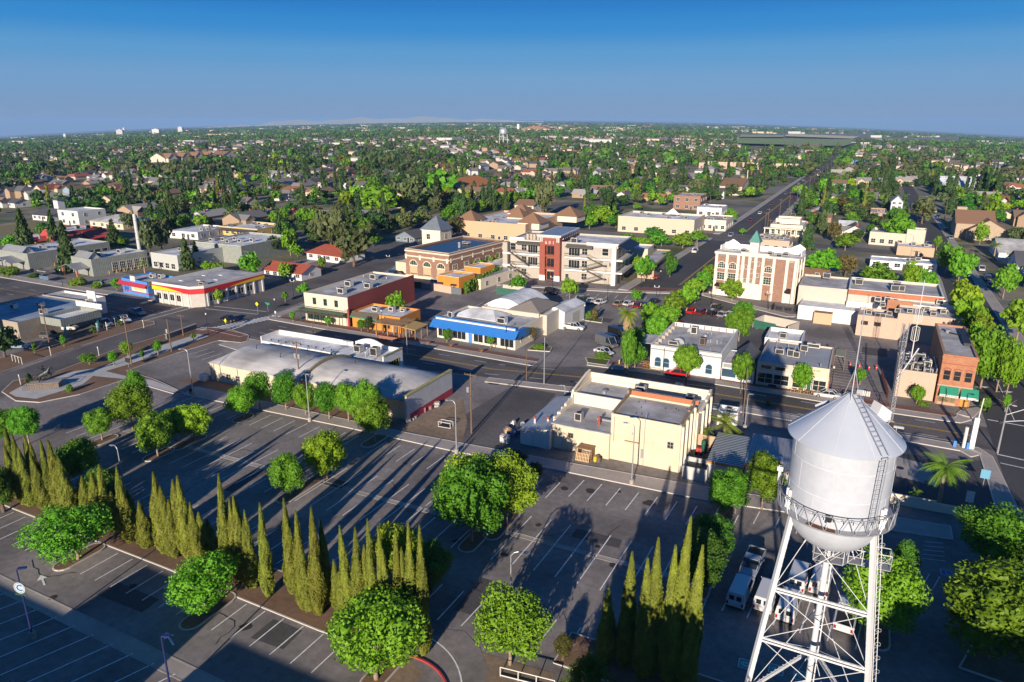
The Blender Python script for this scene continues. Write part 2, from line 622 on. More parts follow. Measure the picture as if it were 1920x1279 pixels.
LV = [0.0]
def flat(name,pts,m,lv,px=True,kind='structure'):
 """thin sheet on the ground; lv = layer number, 4 mm each"""
 mb = MB()
 q = [P(*p) for p in pts] if px else pts
 a = sum(q[i][0]*q[(i + 1) % len(q)][1] - q[(i + 1) % len(q)][0]*q[i][1] for i in range(len(q)))
 if a < 0:
  q = q[::-1]
 mb.add([(x,y,lv*0.004) for x,y in q],[tuple(range(len(q)))])
 o = mb.build(name,m)
 o['kind'] = kind
 return o
def slab(name,pts,m,h=0.12,px=True,z0=-0.01,km=KERB,kw=0.16):
 """raised slab with a kerb rim"""
 q = [P(*p) for p in pts] if px else list(pts)
 mb = MB()
 mb.prism(q,z0,h,0)
 n = len(q)
 for i in range(n):
  a,b = Vector((*q[i],0)),Vector((*q[(i + 1) % n],0))
  d = b - a
  if d.length < 0.05:
   continue
  d.normalize()
  nn = Vector((-d.y,d.x,0))*kw/2
  mb.prism([tuple((a - nn)[:2]),tuple((b - nn)[:2]),tuple((b + nn)[:2]),tuple((a + nn)[:2])],z0,h + 0.015 + 0.001*(i % 5),1)
 o = mb.build(name,[m,km])
 return struct(o)
def strip(pts,w,side=1):
 """polygon: polyline pts plus its offset by w"""
 out = []
 for i,p in enumerate(pts):
  a = Vector(pts[max(0,i - 1)])
  b = Vector(pts[min(len(pts) - 1,i + 1)])
  d = (b - a).normalized()
  out.append((p[0] - d.y*w*side,p[1] + d.x*w*side))
 return list(pts) + out[::-1]
flat('town_paving',[(-330,-70),(60,-70),(60,235),(-330,235)],ASPH_L,0,px=False)
N_K = [(-330,128.5),(-248.7,127.7),(-202.9,126.9),(-158.3,128.7)]
S_K = [(-330,110),(-156,111),(-127,115.5),(-117.1,114.8),(-78.2,113.5),(-46.8,117.1),(-24.3,120.2),(-14.3,121.6),(17.9,120.8),(60,122)]
N_K2 = [(-136.1,131),(-132.2,127.9),(-111.9,127.0),(-81.0,126.0),(-62.2,125.2),(-56.0,125.2),(-49,129.0),(-36.6,131.3),(-9.1,130.7),(6.7,130.1),(18.7,130.6),(60,131)]
flat('main_road',S_K + (N_K + N_K2)[::-1],ASPH,2,px=False)
flat('side_road',[(-150,40),(-149.1,72.7),(-152.1,88.6),(-156.2,112),(-158.3,128.7),(-162.7,153.1),(-172,201),(-176,232),
   (-172,420),(-152,420),(-156,232),(-148,208.4),(-140.3,181.5),(-138.5,149.1),(-136.1,131.6),(-141.5,115.4),(-136.9,84.4),(-137.3,66.2),(-136,40)],ASPH,3,px=False)
flat('avenue',[(-60.5,198),(-58.5,280),(-56,420),(-54,900),(-52,2600),(-44,2600),(-41,900),(-41,420),(-39,300),(-38.2,208)],ASPH_D,2,px=False)
flat('right_avenue',[(21,-60),(22,60),(22.6,138.5),(24.5,256),(22.5,449),(23,650),(30,650),(31.6,449),(33,286),(34,189),(36,60),(36,-60)],ASPH_D,3,px=False)
flat('cross_road',[(-300,318),(-60,325),(33,309),(60,308),(60,299),(33,300),(-60,312),(-300,306)],ASPH,4,px=False)
flat('far_cross_road',[(-330,232),(-172,232),(-172,220),(-330,220)],ASPH,4,px=False)
flat('residential_road',[(-120,455),(-56,452),(-56,443),(-120,446)],ASPH,4,px=False)
flat('residential_road',[(-330,296),(-170,296),(-170,287),(-330,287)],ASPH,4,px=False)
flat('parking_lot',[(-127,46),(-116,86),(15,91),(15,46)],ASPH_L,1,px=False)
flat('parking_lot_south',[(-140,-70),(-128,44),(15,46),(15,-70)],ASPH_L,2,px=False)
flat('station_paving',[(8,97),(20.5,99),(20.5,116),(8,113)],ASPH_D,3,px=False)
flat('alley_asphalt',[(-58,87),(-44,87),(-47,113),(-56,113)],ASPH,3,px=False)
flat('alley_dirt',[(-63.5,87),(-52,87),(-55,94),(-61,103),(-63.2,96)],SAND,4,px=False)
flat('dirt_strip',[(-116,86.5),(-65,86.5),(-65,89),(-112,90)],DIRT,4,px=False)
flat('service_lane',[(-45,88.4),(16,94.5),(16,99),(-20,94),(-45,92)],ASPH_L,4,px=False)
flat('courtyard',[(-90,144),(-118,146),(-131,180),(-62,196),(-56,190),(-58,135),(-64,131)],ASPH_L,1,px=False)
flat('back_car_park',[(-42,150),(-40,205),(-14,190),(-8,160),(-18,146)],ASPH,2,px=False)
flat('gravel_patch',[(-37,42.5),(-33,45.2),(-27,48.2),(-20,48.8),(-17,42),(-24,40),(-28,39)],SAND,5,px=False)
flat('plaza_road',[(-33.5,44.5),(-33.2,49.0),(-30,50),(-27.5,48.6),(-25.5,46.5),(-24.5,43),(-25,38),(-31,38),(-30.5,43.5)],ASPH_L,7,px=False)
LOT = mat('dusty_lot',(.20,.165,.115),.95,n=.35,scale=.35,col2=(.09,.10,.045),n2=.2,scale2=.05)
flat('open_lot',[(-330,150),(-186,150),(-181,219),(-330,219)],LOT,1,px=False)
flat('open_lot',[(-134,150),(-133,206),(-105,206),(-64,212),(-63,234),(-146,234),(-138,180)],LOT,1,px=False)
flat('open_lot',[(-34,214),(21,200),(22,234),(-36,234)],LOT,1,px=False)
flat('dry_field',[(0,424),(66,416),(74,434),(0,442)],DRYG,5)
flat('dry_field',[(345,408),(420,396),(440,404),(370,418)],DRYG,5)
WS = [(-108.3,82.0),(-90,82.9),(-72.9,83.6),(-50.7,83.9),(-38.7,85.1),(-14.3,86.1),(-2.5,88.0),(9.6,89.2),(14.5,90.0)]
WN = [(-109.5,85.6),(-84.0,86.0),(-61.7,86.2),(-39.8,87.6),(-15.1,89.6),(9.7,92.6),(14.5,93.2)]
slab('walk',WS + WN[::-1],CONC,0.12,px=False)
slab('sidewalk',strip([(-330,128.5),(-248.7,127.7),(-202.9,126.9),(-161,128.5)],3.4,1),CONC,0.12,px=False)
slab('sidewalk',strip([(-134.5,129.6),(-132.2,127.9),(-111.9,127.0),(-88,126.3)],2.2,1),CONC,0.12,px=False)
slab('sidewalk',strip([(-88.0,126.3),(-81,126.0),(-62.2,125.2),(-57.5,125.2)],2.6,1),CONC,0.12,px=False)
slab('sidewalk',strip([(-47.5,130.6),(-36.6,131.3),(-9.1,130.7),(6.7,130.1),(18.7,130.6),(20.6,133)],2.4,1),CONC,0.12,px=False)
for (a,b,yo) in (((-131,129.9),(-88,128.6),0),((-88,128.7),(-58,127.8),0),((-46,133.2),(-9,133.2),0),((-9,133.2),(18,132.9),0)):
 slab('paver_band',strip([a,b],1.6,1),PAVER,0.13,px=False,km=PAVER)
for (pts,w) in (([(-141.9,115),(-138.3,116.4),(-127,115.5)],-2.2),([(-117,114.8),(-78,113.5)],-1.6),([(-62,114.9),(-46.8,117.1),(-24.3,120.2),(-14.3,121.6),(17.9,120.8),(20.5,118.5)],-2.4)):
 slab('sidewalk',strip(pts,w,1),CONC,0.12,px=False)
slab('corner_walk',[(20.2,99),(20.2,118.4),(18,120.6),(20.3,120.8),(21.8,118),(23,97),(23.5,80),(21,80)],CONC,0.13,px=False)
slab('sidewalk',strip([(-163,130),(-167,153.1),(-177,201)],3,1),CONC,0.11,px=False)
slab('sidewalk',strip([(-134.5,131),(-136.5,149.1),(-138,181),(-146,205)],-2.6,1),CONC,0.11,px=False)
slab('sidewalk',strip([(-60.8,200),(-59,280),(-58,312)],2.8,1),CONC,0.12,px=False)
slab('sidewalk',strip([(-57.5,326),(-56.2,420),(-54.5,800)],2.8,1),CONC,0.12,px=False)
slab('sidewalk',strip([(-38.0,208),(-39,298)],-2.8,1),CONC,0.12,px=False)
slab('sidewalk',strip([(-40.5,314),(-40.5,420),(-40.5,800)],-2.8,1),CONC,0.12,px=False)
slab('sidewalk',strip([(20.8,134),(22.4,138.5),(24.2,256),(23.6,296)],2.4,1),CONC,0.12,px=False)
slab('sidewalk',strip([(36.2,90),(34.2,189),(33.2,286),(32,449)],-2.6,1),CONC,0.12,px=False)
slab('promenade',[(-62,196.5),(-38.5,205.5),(-38,207),(-60.5,199.5),(-99,190.4),(-99,188.8)],CONC,0.13,px=False)
slab('hotel_walk',[(-39,206.5),(-14,191.5),(-11.5,194),(-13,190),(-15,189),(-39.5,203.5)],CONC,0.12,px=False)
flat('brick_plaza',[(-60.2,199),(-38.2,207.5),(-38.5,213),(-60,206)],PAVER,7,px=False)
slab('planting_strip',[(-60,716),(0,699),(130,656),(230,625),(290,608),(288,603),(262,602),(180,622),(60,655),(-60,690)],DIRT,0.10)
slab('memorial_island',[(4,735),(25,715),(100,700),(205,660),(310,627),(360,617),(430,617),(467,630),(463,640),(452,643),(410,639),
   (330,663),(237,696),(290,712),(345,737),(330,740),(235,712),(150,740),(75,755),(30,752)],DIRT,0.10)
flat('memorial_walk',[(17,738),(50,720),(100,710),(140,697),(190,690),(240,668),(372,627),(392,631),(255,680),(198,697),(240,707),
   (287,714),(335,733),(325,737),(236,712),(175,706),(155,722),(68,749),(30,745)],CONC_L,30)
flat('corner_pavers',[(372,627),(392,615),(430,618),(463,630),(455,637),(392,631)],PAVER,31)
slab('fence_strip',[(-118,105.5),(-118,113),(-127,113.5),(-127,107)],CONC,0.06,px=False)
slab('cypress_bed',[(-128,43.8),(-97,44.0),(-66,44.0),(-42.8,43.7),(-34,44.4),(-33.6,49.4),(-66,49.2),(-128,49)],DIRT,0.10,px=False)
slab('right_cypress_bed',[(-20.5,50),(-5,50),(-5,54.5),(-20.5,54.5)],DIRT,0.10,px=False)
def island(cx,y0,y1,w=2.1,m=DIRT):
 pts = []
 for k in range(7):
  a = math.pi + math.pi*k/6
  pts.append((cx + w/2*math.cos(a),y0 + w/2 + w/2*math.sin(a)))
 for k in range(7):
  a = math.pi*k/6
  pts.append((cx + w/2*math.cos(a),y1 - w/2 + w/2*math.sin(a)))
 return slab('kerbed_island',pts,m,0.13,px=False)
ISL = []
for (px,py,l0,l1) in ((145,1047,2.6,3.2),(385,1150,2.8,3.6),(706,1272,1.8,4.0),(545,930,2.2,8),(885,1018,2.2,2.6),(950,975,5.0,2.6),(297,853,2.4,2.6),(363,826,4,2.2),
   (195,826,2.4,2.2),(456,785,2.0,2),(700,828,2.4,3),(987,893,1.6,3.0),(1360,965,2.4,2.4),(1645,1188,2.6,3.8),(1335,1040,1.4,1.6),
   (1310,1110,1.6,1.8),(745,1090,1.8,1.5),(1850,1085,2.8,2.8)):
 X,Y = P(px,py)
 ISL.append((X,Y))
 island(X,Y - l0,Y + l1)
slab('big_island',[(13.2,66),(30,64),(30,84),(15.5,84),(14.6,80),(14.6,70)],DIRT,0.12,px=False)
pm = MB()
def line(mb,x0,y0,x1,y1,w=0.13,z=0.034):
 a,b = Vector((x0,y0)),Vector((x1,y1))
 d = (b - a).normalized()
 n = Vector((-d.y,d.x))*w/2
 mb.add([(*(a - n),z),(*(b - n),z),(*(b + n),z),(*(a + n),z)],[(0,1,2,3)])
def clear(x,y0,y1):
 return not any(abs(x - ix) < 1.3 and y0 - 1 < iy < y1 + 1 for ix,iy in ISL)
x = -33.35
while x > -112:
 if clear(x,61,73):
  line(pm,x,61.7,x + 0.25,72.3)
 if clear(x,77,82) and x > -106:
  line(pm,x,77.2,x + 0.1,82.0)
 if x > -96:
  line(pm,x,50.2,x + 0.1,55.4)
 x -= 2.68
x = -33.35 + 2.62
while x < -9:
 line(pm,x,62.0,x + 0.25,72.6)
 line(pm,x,79.0,x + 0.25,84.2)
 line(pm,x,50.5,x + 0.3,55.6)
 x += 2.62
x = -7.9
while x < 5:
 line(pm,x,64.4,x + 0.7,71.9)
 line(pm,x + 0.4,83.0,x + 0.7,86.4)
 x += 2.5
x = -39.8
while x > -126:
 if clear(x,38,44):
  line(pm,x,39.0,x + 0.1,43.5)
 x -= 2.55
x = -45
while x > -120:
 line(pm,x - 2.6,26.0,x,33.4)
 line(pm,x - 2.6 - 4.6,13,x - 2.6,26.0)
 x -= 2.9
struct(pm.build('parking_lines',PAINT_W))
pm = MB()
for (a,b) in (((-82.5,93),(-120,103)),):
 pass
for k in range(9):
 x0 = -127 + k*2.7
 line(pm,x0,98.5 - k*.4,x0 + 0.3,103.5 - k*.4)
for k in range(22):
 line(pm,-96 + k*2.7,180 + k*0.62,-96.5 + k*2.7,185 + k*0.62)
for k in range(13):
 line(pm,-92 + k*2.7,163 + k*0.5,-92.4 + k*2.7,168 + k*0.5)
for k in range(16):
 line(pm,-3.9 + 0.1*k,139.5 + k*1.7,3.2 + 0.05*k,139.5 + k*1.7,0.1)
for k in range(11):
 line(pm,-40 + k*2.6,190 - k*1.4,-41 + k*2.6,185 - k*1.4)
for k in range(9):
 line(pm,10.8 + k*1.0,78.2 + 0.0*k,11.6 + k*1.0,81.0,0.09)
for k in range(5):
 line(pm,11.0 + 0.1*k,84 + k*1.0,13.4,84.6 + k,0.09)
struct(pm.build('parking_lines',PAINT_W))
struct(slab('drainage_strip',[(-105,66.4),(-11,67.6),(-11,68.3),(-105,67.2)],CONC,0.02,px=False,km=CONC))
struct(slab('drainage_strip',[(-135,33.6),(-36,33.0),(-36,34.6),(-135,35.4)],CONC,0.02,px=False,km=CONC))
rm_ = MB()
ry = MB()
def dashes(mb,pts,w,dash=3,gap=6,z=0.02):
 for a,b in zip(pts[:-1],pts[1:]):
  a,b = Vector(a),Vector(b)
  L = (b - a).length
  d = (b - a)/L
  s = 0
  while s < L:
   e = min(L,s + dash)
   line(mb,*(a + d*s),*(a + d*e),w=w,z=z)
   s += dash + gap
CL = [(-126,121.2),(-97,120.6),(-64,119.8),(-45,123.6),(-24,126.0),(20,125.8)]
for off in (-0.16,0.16):
 dashes(ry,[(x,y + off) for x,y in CL],0.16,400,0)
dashes(rm_,[(x,y + 3.1) for x,y in CL],0.12)
dashes(rm_,[(x,y - 3.1) for x,y in CL],0.12)
line(rm_,-16,122.4,20,121.9,0.12,0.02)
dashes(rm_,[(-240,121.6),(-166,120.5)],0.12)
dashes(rm_,[(-240,114.8),(-166,115.5)],0.12)
for off in (-0.16,0.16):
 dashes(ry,[(-330,118 + off),(-165,118.4 + off)],0.11,400,0)
for off in (-0.18,0.18):
 dashes(ry,[(-48.6 + off,214),(-48.2 + off,306)],0.2,400,0,0.024)
 dashes(ry,[(-48.2 + off,332),(-47.8 + off,800)],0.24,400,0,0.024)
for k in range(14):
 line(rm_,-139.6 + 0.9*k*0.35,116.6 + k*0.98,-135.8 + 0.9*k*0.35,116.9 + k*0.98,0.6,0.024)
line(rm_,-156,131.5,-139,133.5,0.25,0.024)
line(rm_,-156,128.5,-139,130.5,0.25,0.024)
line(rm_,-160,112,-160,128,0.25,0.024)
line(rm_,-163,112,-163,128,0.25,0.024)
line(rm_,-134,116,-134,121,0.4,0.024)
for y in (302,305,326,329):
 line(rm_,-57,y + 6 if y < 310 else y,-41,y + 4 if y < 310 else y - 1,0.25,0.028)
line(rm_,27.0,136,27.4,200,0.12,0.024)
for k in range(8):
 line(rm_,23.4,180 + k*0.0,33,184,0.2,0.024)
line(rm_,23.0,134.4,35,133.2,0.3,0.024)
line(rm_,22.6,119.6,35,117.6,0.3,0.024)
line(rm_,22.6,116.4,35,114.6,0.2,0.024)
for k in range(14):
 a = R(10 + 80*k/14)
 b = R(10 + 80*(k + 1)/14)
 line(rm_,-34.0 + 8.6*math.sin(a),39.2 + 8.6*math.cos(a),-34.0 + 8.6*math.sin(b),39.2 + 8.6*math.cos(b),0.14,0.034)
struct(rm_.build('road_markings',PAINT_W))
struct(ry.build('centre_lines',PAINT_Y))
am = MB()
def arrow(mb,X,Y,ang,s=1.0,z=0.036):
 M = Matrix.Translation((X,Y,z)) @ Matrix.Rotation(ang,4,'Z') @ Matrix.Scale(s,4)
 mb.add([(-0.1,-1.2,0),(0.1,-1.2,0),(0.1,0.2,0),(-0.1,0.2,0)],[(0,1,2,3)],0,M)
 mb.add([(-0.5,0.2,0),(0.5,0.2,0),(0,1.2,0)],[(0,1,2)],0,M)
X,Y = P(80,1088)
arrow(am,X,Y,R(68))
X,Y = P(318,1198)
arrow(am,X,Y,R(68))
for (px,py) in ((1840,726),(1885,735)):
 X,Y = P(px,py)
 arrow(am,X,Y,R(-65),1.2)
struct(am.build('painted_arrows',PAINT_W))
for (px,py,mm,s) in ((1707,1045,PAINT_B,1.0),(1775,1075,PAINT_B,1.0),(1398,1246,PAINT_G,1.1),(1455,1256,PAINT_G,1.1),(1502,1268,PAINT_G,1.1)):
 X,Y = P(px,py)
 b = MB()
 b.add([(-0.55*s,-0.55*s,0.036),(0.55*s,-0.55*s,0.036),(0.55*s,0.55*s,0.036),(-0.55*s,0.55*s,0.036)],[(0,1,2,3)],0)
 for (a0,b0,a1,b1) in ((-.55,-.55,.55,-.55),(.55,-.55,.55,.55),(.55,.55,-.55,.55),(-.55,.55,-.55,-.55)):
  b2 = MB()
  line(b2,a0*s,b0*s,a1*s,b1*s,0.07,0.042)
  b.add(b2.v,b2.f,1)
 if mm is PAINT_B:   # wheelchair symbol
  pts = [(0.15*math.cos(R(a)) - 0.02,0.15*math.sin(R(a)) - 0.15) for a in range(100,370,30)]
  for p,q in zip(pts[:-1],pts[1:]):
   b2 = MB()
   line(b2,*p,*q,0.05,0.042)
   b.add(b2.v,b2.f,1)
  for (p,q) in (((-0.05,0.3),(-0.05,0.0)),((-0.05,0.0),(0.2,0.0)),((0.2,0.0),(0.3,-0.25))):
   b2 = MB()
   line(b2,*p,*q,0.06,0.042)
   b.add(b2.v,b2.f,1)
 else:
  for rr in (0.4,0.25):
   for k in range(10):
    a,c = 2*math.pi*k/10,2*math.pi*(k + 1)/10
    b2 = MB()
    line(b2,rr*math.cos(a),rr*0.7*math.sin(a),rr*math.cos(c),rr*0.7*math.sin(c),0.05,0.042)
    b.add(b2.v,b2.f,1)
 o = b.build('bay_marking',[mm,PAINT_W],loc=(X,Y,0),rz=R(3))
 struct(o)
random.seed(5)
ck = MB()
for (px,py,n_,ang) in ((110,1000,9,1.3),(980,925,9,0.9),(1010,1000,7,0.2),(420,845,8,1.4),(560,1030,9,0.1),(700,905,8,1.2),(880,1090,12,-0.2),(400,1140,8,0.3),(1100,1010,7,0.5),
   (300,940,9,1.0),(900,1160,9,0.1),(1230,960,7,1.3),(760,960,8,0.6),(60,1050,9,0.2),(640,655,6,1.2),(980,735,6,0.2),(860,600,9,0.4),(1170,640,8,1.4)):
 X,Y = P(px,py)
 a = ang
 for k in range(n_):
  a += random.uniform(-0.7,0.7)
  X2,Y2 = X + math.cos(a)*0.9,Y + math.sin(a)*0.9
  line(ck,X,Y,X2,Y2,0.07,0.031)
  X,Y = X2,Y2
pt = MB()
for (px,py,a,b_) in ((620,905,5,2.2),(900,1120,3,6),(460,900,2.2,7),(1120,1010,6,2),(240,1120,7,2.4),(520,1190,4,3),(700,655,14,1.8),(880,700,9,1.6),(600,560,3,12),(150,700,10,2),(1180,760,12,1.5),(900,620,6,5),(1130,600,5,4),(1330,620,8,3),(1640,660,5,6),(1400,500,3,14),(1880,700,3,12),(1500,770,16,1.5),(330,600,9,2),(980,690,8,1.4)):
 X,Y = P(px,py)
 pt.add([(X - a/2,Y - b_/2,.0262),(X + a/2,Y - b_/2 + .2,.0262),(X + a/2 - .2,Y + b_/2,.0262),(X - a/2,Y + b_/2,.0262)],[(0,1,2,3)])
struct(pt.build('asphalt_patches',mat('patched_asphalt',(.075,.07,.07),.9,n=.25,scale=2)))
struct(ck.build('asphalt_cracks',mat('tar',(0.02,0.02,0.022),0.7)))
ck = MB()
for (px,py,s) in ((1058,916,1),(1107,921,1.2),(1216,944,1.6),(1160,922,.8),(855,1015,.8),(926,718,2.2),(1300,925,.7),(945,1040,.8),(1010,985,.7),(1150,1060,.9),(560,880,.7),(660,870,.8),(480,845,.7),(250,1100,.9),(460,1175,1.1),(100,1120,.8),(1120,1025,.7),(760,870,.6)):
 X,Y = P(px,py)
 pts = [(X + s*0.55*(1 + random.uniform(-.3,.3))*math.cos(k*.63),Y + s*0.5*(1 + random.uniform(-.3,.3))*math.sin(k*.63),0.03) for k in range(10)]
 ck.add(pts,[tuple(range(10))])
struct(ck.build('oil_stains',mat('oil_stain',(0.035,0.028,0.026),0.8,n=0.3,scale=6)))
# ---------------------------------------------------------------- building kit
class Bld:
 """a building in its own frame: x along the front (left to right seen from the street), y to the back"""
 def __init__(s,name,label,cat,A,B=None,rz=None,group=None,px=True,g=None):
  a = PG(*A) if px else A
  if B is not None:
   b = PG(*B) if px else B
   s.W = math.hypot(b[0] - a[0],b[1] - a[1])
   rz = math.atan2(b[1] - a[1],b[0] - a[0])
   q = round(rz/(math.pi/2))*math.pi/2
   if px and abs(rz - q) > R(7):      # the town is on a square grid
    lo,hi = s.W*.5,s.W*1.7
    sg = 1 if proj(a[0] + hi*math.cos(q),a[1] + hi*math.sin(q))[0] > proj(*a)[0] else -1
    for _ in range(30):
     m = (lo + hi)/2
     if (proj(a[0] + m*math.cos(q),a[1] + m*math.sin(q))[0] - B[0])*sg < 0:
      lo = m
     else:
      hi = m
    s.W,rz = lo,q
  s.rz = rz or 0.0
  s.z = ground(*a) if g is None else g
  s.a = a
  s.root = thing(name,label,cat,(a[0],a[1],s.z),s.rz,group)
 def mb(s):
  return MB()
 def part(s,name,mb,mats,parent=None,smooth=False,label=None):
  return mb.build(name,mats,parent or s.root,smooth,label=label)
 def block(s,x0,x1,y0,y1,h,wm,rm,par=0.5,th=0.25,z0=0.0,cap=None,wname='wall',rname='roof',label=None):
  m = MB()
  zr = h - par
  m.box(x0,x1,y0,y1,z0,zr)
  if par > 0:
   m.box(x0,x1,y0,y0 + th,zr,h)
   m.box(x0,x1,y1 - th,y1,zr,h)
   m.box(x0,x0 + th,y0 + th,y1 - th,zr,h)
   m.box(x1 - th,x1,y0 + th,y1 - th,zr,h)
  w = s.part(wname,m,wm,label=label)
  r = MB()
  o = th + 0.002 if par > 0 else -0.15
  r.box(x0 + o,x1 - o,y0 + o,y1 - o,zr + 0.004,zr + 0.03 if par > 0 else zr + 0.18)
  s.part(rname,r,rm)
  if cap:
   c = MB()
   e,t = 0.06,th + 0.06
   c.box(x0 - e,x1 + e,y0 - e,y0 + t,h + .002,h + 0.1)
   c.box(x0 - e,x1 + e,y1 - t,y1 + e,h + .002,h + 0.1)
   c.box(x0 - e,x0 + t,y0 + t,y1 - t,h + .002,h + 0.1)
   c.box(x1 - t,x1 + e,y0 + t,y1 - t,h + .002,h + 0.1)
   s.part('coping',c,cap)
  return w
 def _M(s,face,u,off):
  """matrix for a panel: local x along the wall, y outward, z up"""
  x0,x1,y0,y1 = off
  if face == 'f':
   return Matrix.Translation((u,y0,0))
  if face == 'r':
   return Matrix.Translation((x1,u,0)) @ Matrix.Rotation(R(90),4,'Z')
  if face == 'l':
   return Matrix.Translation((x0,u,0)) @ Matrix.Rotation(R(-90),4,'Z')
  return Matrix.Translation((u,y1,0)) @ Matrix.Rotation(R(180),4,'Z')
 def win(s,off,face,u,z,w,h,cols=2,rows=2,fm=None,gm=None,arch=False,name='window',ft=0.09,pl='pane'):
  """window centred at u, sill z: frame mesh with a glass pane as its sub-part"""
  fm,gm = fm or FRAMEW,gm or GLASS
  M = s._M(face,u,off)
  f = MB()
  hw = w/2
  f.box(-hw - ft,-hw,-0.07,0.03,z - ft,z + h + (0 if arch else ft),0,M)
  f.box(hw,hw + ft,-0.07,0.03,z - ft,z + h + (0 if arch else ft),0,M)
  f.box(-hw,hw,-0.09,0.03,z - ft*1.4,z,0,M)
  if arch:
   N = 10
   for k in range(N):
    a,b = math.pi*k/N,math.pi*(k + 1)/N
    q = [(hw*math.cos(a),hw*math.sin(a)),((hw + ft)*math.cos(a),(hw + ft)*math.sin(a)),
   ((hw + ft)*math.cos(b),(hw + ft)*math.sin(b)),(hw*math.cos(b),hw*math.sin(b))]
    vs = [(p[0],-0.07,z + h + p[1]) for p in q] + [(p[0],0.03,z + h + p[1]) for p in q]
    f.add(vs,[(0,1,2,3),(7,6,5,4),(1,5,6,2),(3,7,4,0),(0,4,5,1),(2,6,7,3)],0,M)
  else:
   f.box(-hw,hw,-0.07,0.03,z + h,z + h + ft,0,M)
  top = h + (hw if arch else 0)
  for i in range(1,cols):
   xx = -hw + w*i/cols
   tz = h + (math.sqrt(max(0,hw*hw - xx*xx)) if arch else 0)
   f.box(xx - 0.03,xx + 0.03,-0.05,0.0,z,z + tz - .01,0,M)
  for i in range(1,rows):
   zz = z + top*i/rows
   hx = hw if zz <= z + h else math.sqrt(max(0,hw*hw - (zz - z - h) ** 2))
   f.box(-hx + .01,hx - .01,-0.055,-0.002,zz - 0.03,zz + 0.03,0,M)
  fr = s.part(name,f,fm)
  g = MB()
  if arch:
   pr = [(-hw,z),(hw,z)] + [(hw*math.cos(math.pi*k/12),z + h + hw*math.sin(math.pi*k/12)) for k in range(13)]
   g.add([(p[0],-0.02,p[1]) for p in pr],[tuple(range(len(pr)))],0,M)
  else:
   g.add([(-hw,-0.02,z),(hw,-0.02,z),(hw,-0.02,z + h),(-hw,-0.02,z + h)],[(0,1,2,3)],0,M)
  g.build(pl,gm,fr)
  return fr
 def door(s,off,face,u,w=1.0,h=2.1,m=None,name='door',z=0.0):
  M = s._M(face,u,off)
  d = MB()
  d.box(-w/2,w/2,-0.06,0.02,z,z + h,0,M)
  d.box(-w/2 - .1,-w/2,-0.09,0.02,z,z + h + .1,1,M)
  d.box(w/2,w/2 + .1,-0.09,0.02,z,z + h + .1,1,M)
  d.box(-w/2,w/2,-0.09,0.02,z + h,z + h + .1,1,M)
  return s.part(name,d,[m or DSTEEL,FRAMEW])
 def panel(s,off,face,u0,u1,z0,z1,out,m,name,t=None):
  M = s._M(face,(u0 + u1)/2,off)
  d = MB()
  hw = abs(u1 - u0)/2
  d.box(-hw,hw,-out,0.01 if t is None else -out + t,z0,z1,0,M)
  return s.part(name,d,m)
 def awning(s,off,face,u0,u1,z0,z1,out,m,val=None,name='awning',vh=0.3):
  M = s._M(face,(u0 + u1)/2,off)
  d = MB()
  hw = abs(u1 - u0)/2
  d.side([(-0.005,z1),(-0.005,z1 - 0.08),(-out + .04,z0 - .04),(-out,z0)],-hw,hw,'x',0,M)
  d.add([(-hw,-0.005,z1),(-hw,-out,z0),(-hw,-0.005,z0)],[(0,1,2)],0,M)
  d.add([(hw,-0.005,z1),(hw,-0.005,z0),(hw,-out,z0)],[(0,1,2)],0,M)
  o = s.part(name,d,m)
  if val:
   v = MB()
   v.box(-hw,hw,-out - 0.02,-out + 0.02,z0 - vh,z0,0,M)
   v.build('valance',val,o)
  return o
 def unit(s,x,y,z,w=1.2,d=1.0,h=0.9,m=None,rz=0.0):
  M = Matrix.Translation((x,y,z)) @ Matrix.Rotation(rz,4,'Z')
  b = MB()
  b.box(-w/2,w/2,-d/2,d/2,0.15,h,0,M)
  b.box(-w/2 + .1,w/2 - .1,-d/2 + .1,d/2 - .1,0.0,0.15,1,M)
  b.box(-w/2 + .12,w/2 - .12,-d/2 - .02,-d/2,0.3,h - .12,1,M)
  b.tube((0,0,h),(0,0,h + .06),min(w,d)*.36,None,10,1,M)
  b.box(-w/2 - .02,w/2 + .02,-d/2 - .02,d/2 + .02,h - .06,h - .001,0,M)
  return s.part('air_conditioner',b,[m or ACM,DSTEEL])
 def vent(s,x,y,z,r=0.12,h=0.6,m=None):
  b = MB()
  b.tube((x,y,z),(x,y,z + h),r,r,8)
  b.tube((x,y,z + h),(x,y,z + h + .12),r*1.7,r*1.2,8)
  return s.part('roof_vent',b,m or STEEL)
 def gable(s,x0,x1,y0,y1,ze,rise,wm,rm,axis='x',ov=0.4,t=0.14,walls=True,hip=0.0,z0=0.0,rname='roof'):
  """gable or hip roofed body; axis = ridge direction; hip = how far the ridge ends pull in"""
  if walls:
   m = MB()
   if hip > 0:
    m.box(x0,x1,y0,y1,z0,ze)
   elif axis == 'x':
    m.side([(y0,z0),(y1,z0),(y1,ze),((y0 + y1)/2,ze + rise),(y0,ze)],x0,x1,'x')
   else:
    m.side([(x0,z0),(x1,z0),(x1,ze),((x0 + x1)/2,ze + rise),(x0,ze)],y0,y1,'y')
   s.part('wall',m,wm)
  r = MB()
  a0,a1,b0,b1 = (x0,x1,y0,y1) if axis == 'x' else (y0,y1,x0,x1)
  half = (b1 - b0)/2
  k = rise/half
  mid = (b0 + b1)/2
  zt = ze + rise + 0.03
  eo = ze - ov*k + 0.03
  def pt(a,b,z):
   return (a,b,z) if axis == 'x' else (b,a,z)
  A0,A1,B0,B1 = a0 - ov,a1 + ov,b0 - ov,b1 + ov
  hp = hip if hip > 0 else 0
  R0,R1 = (A0 + hp,A1 - hp)
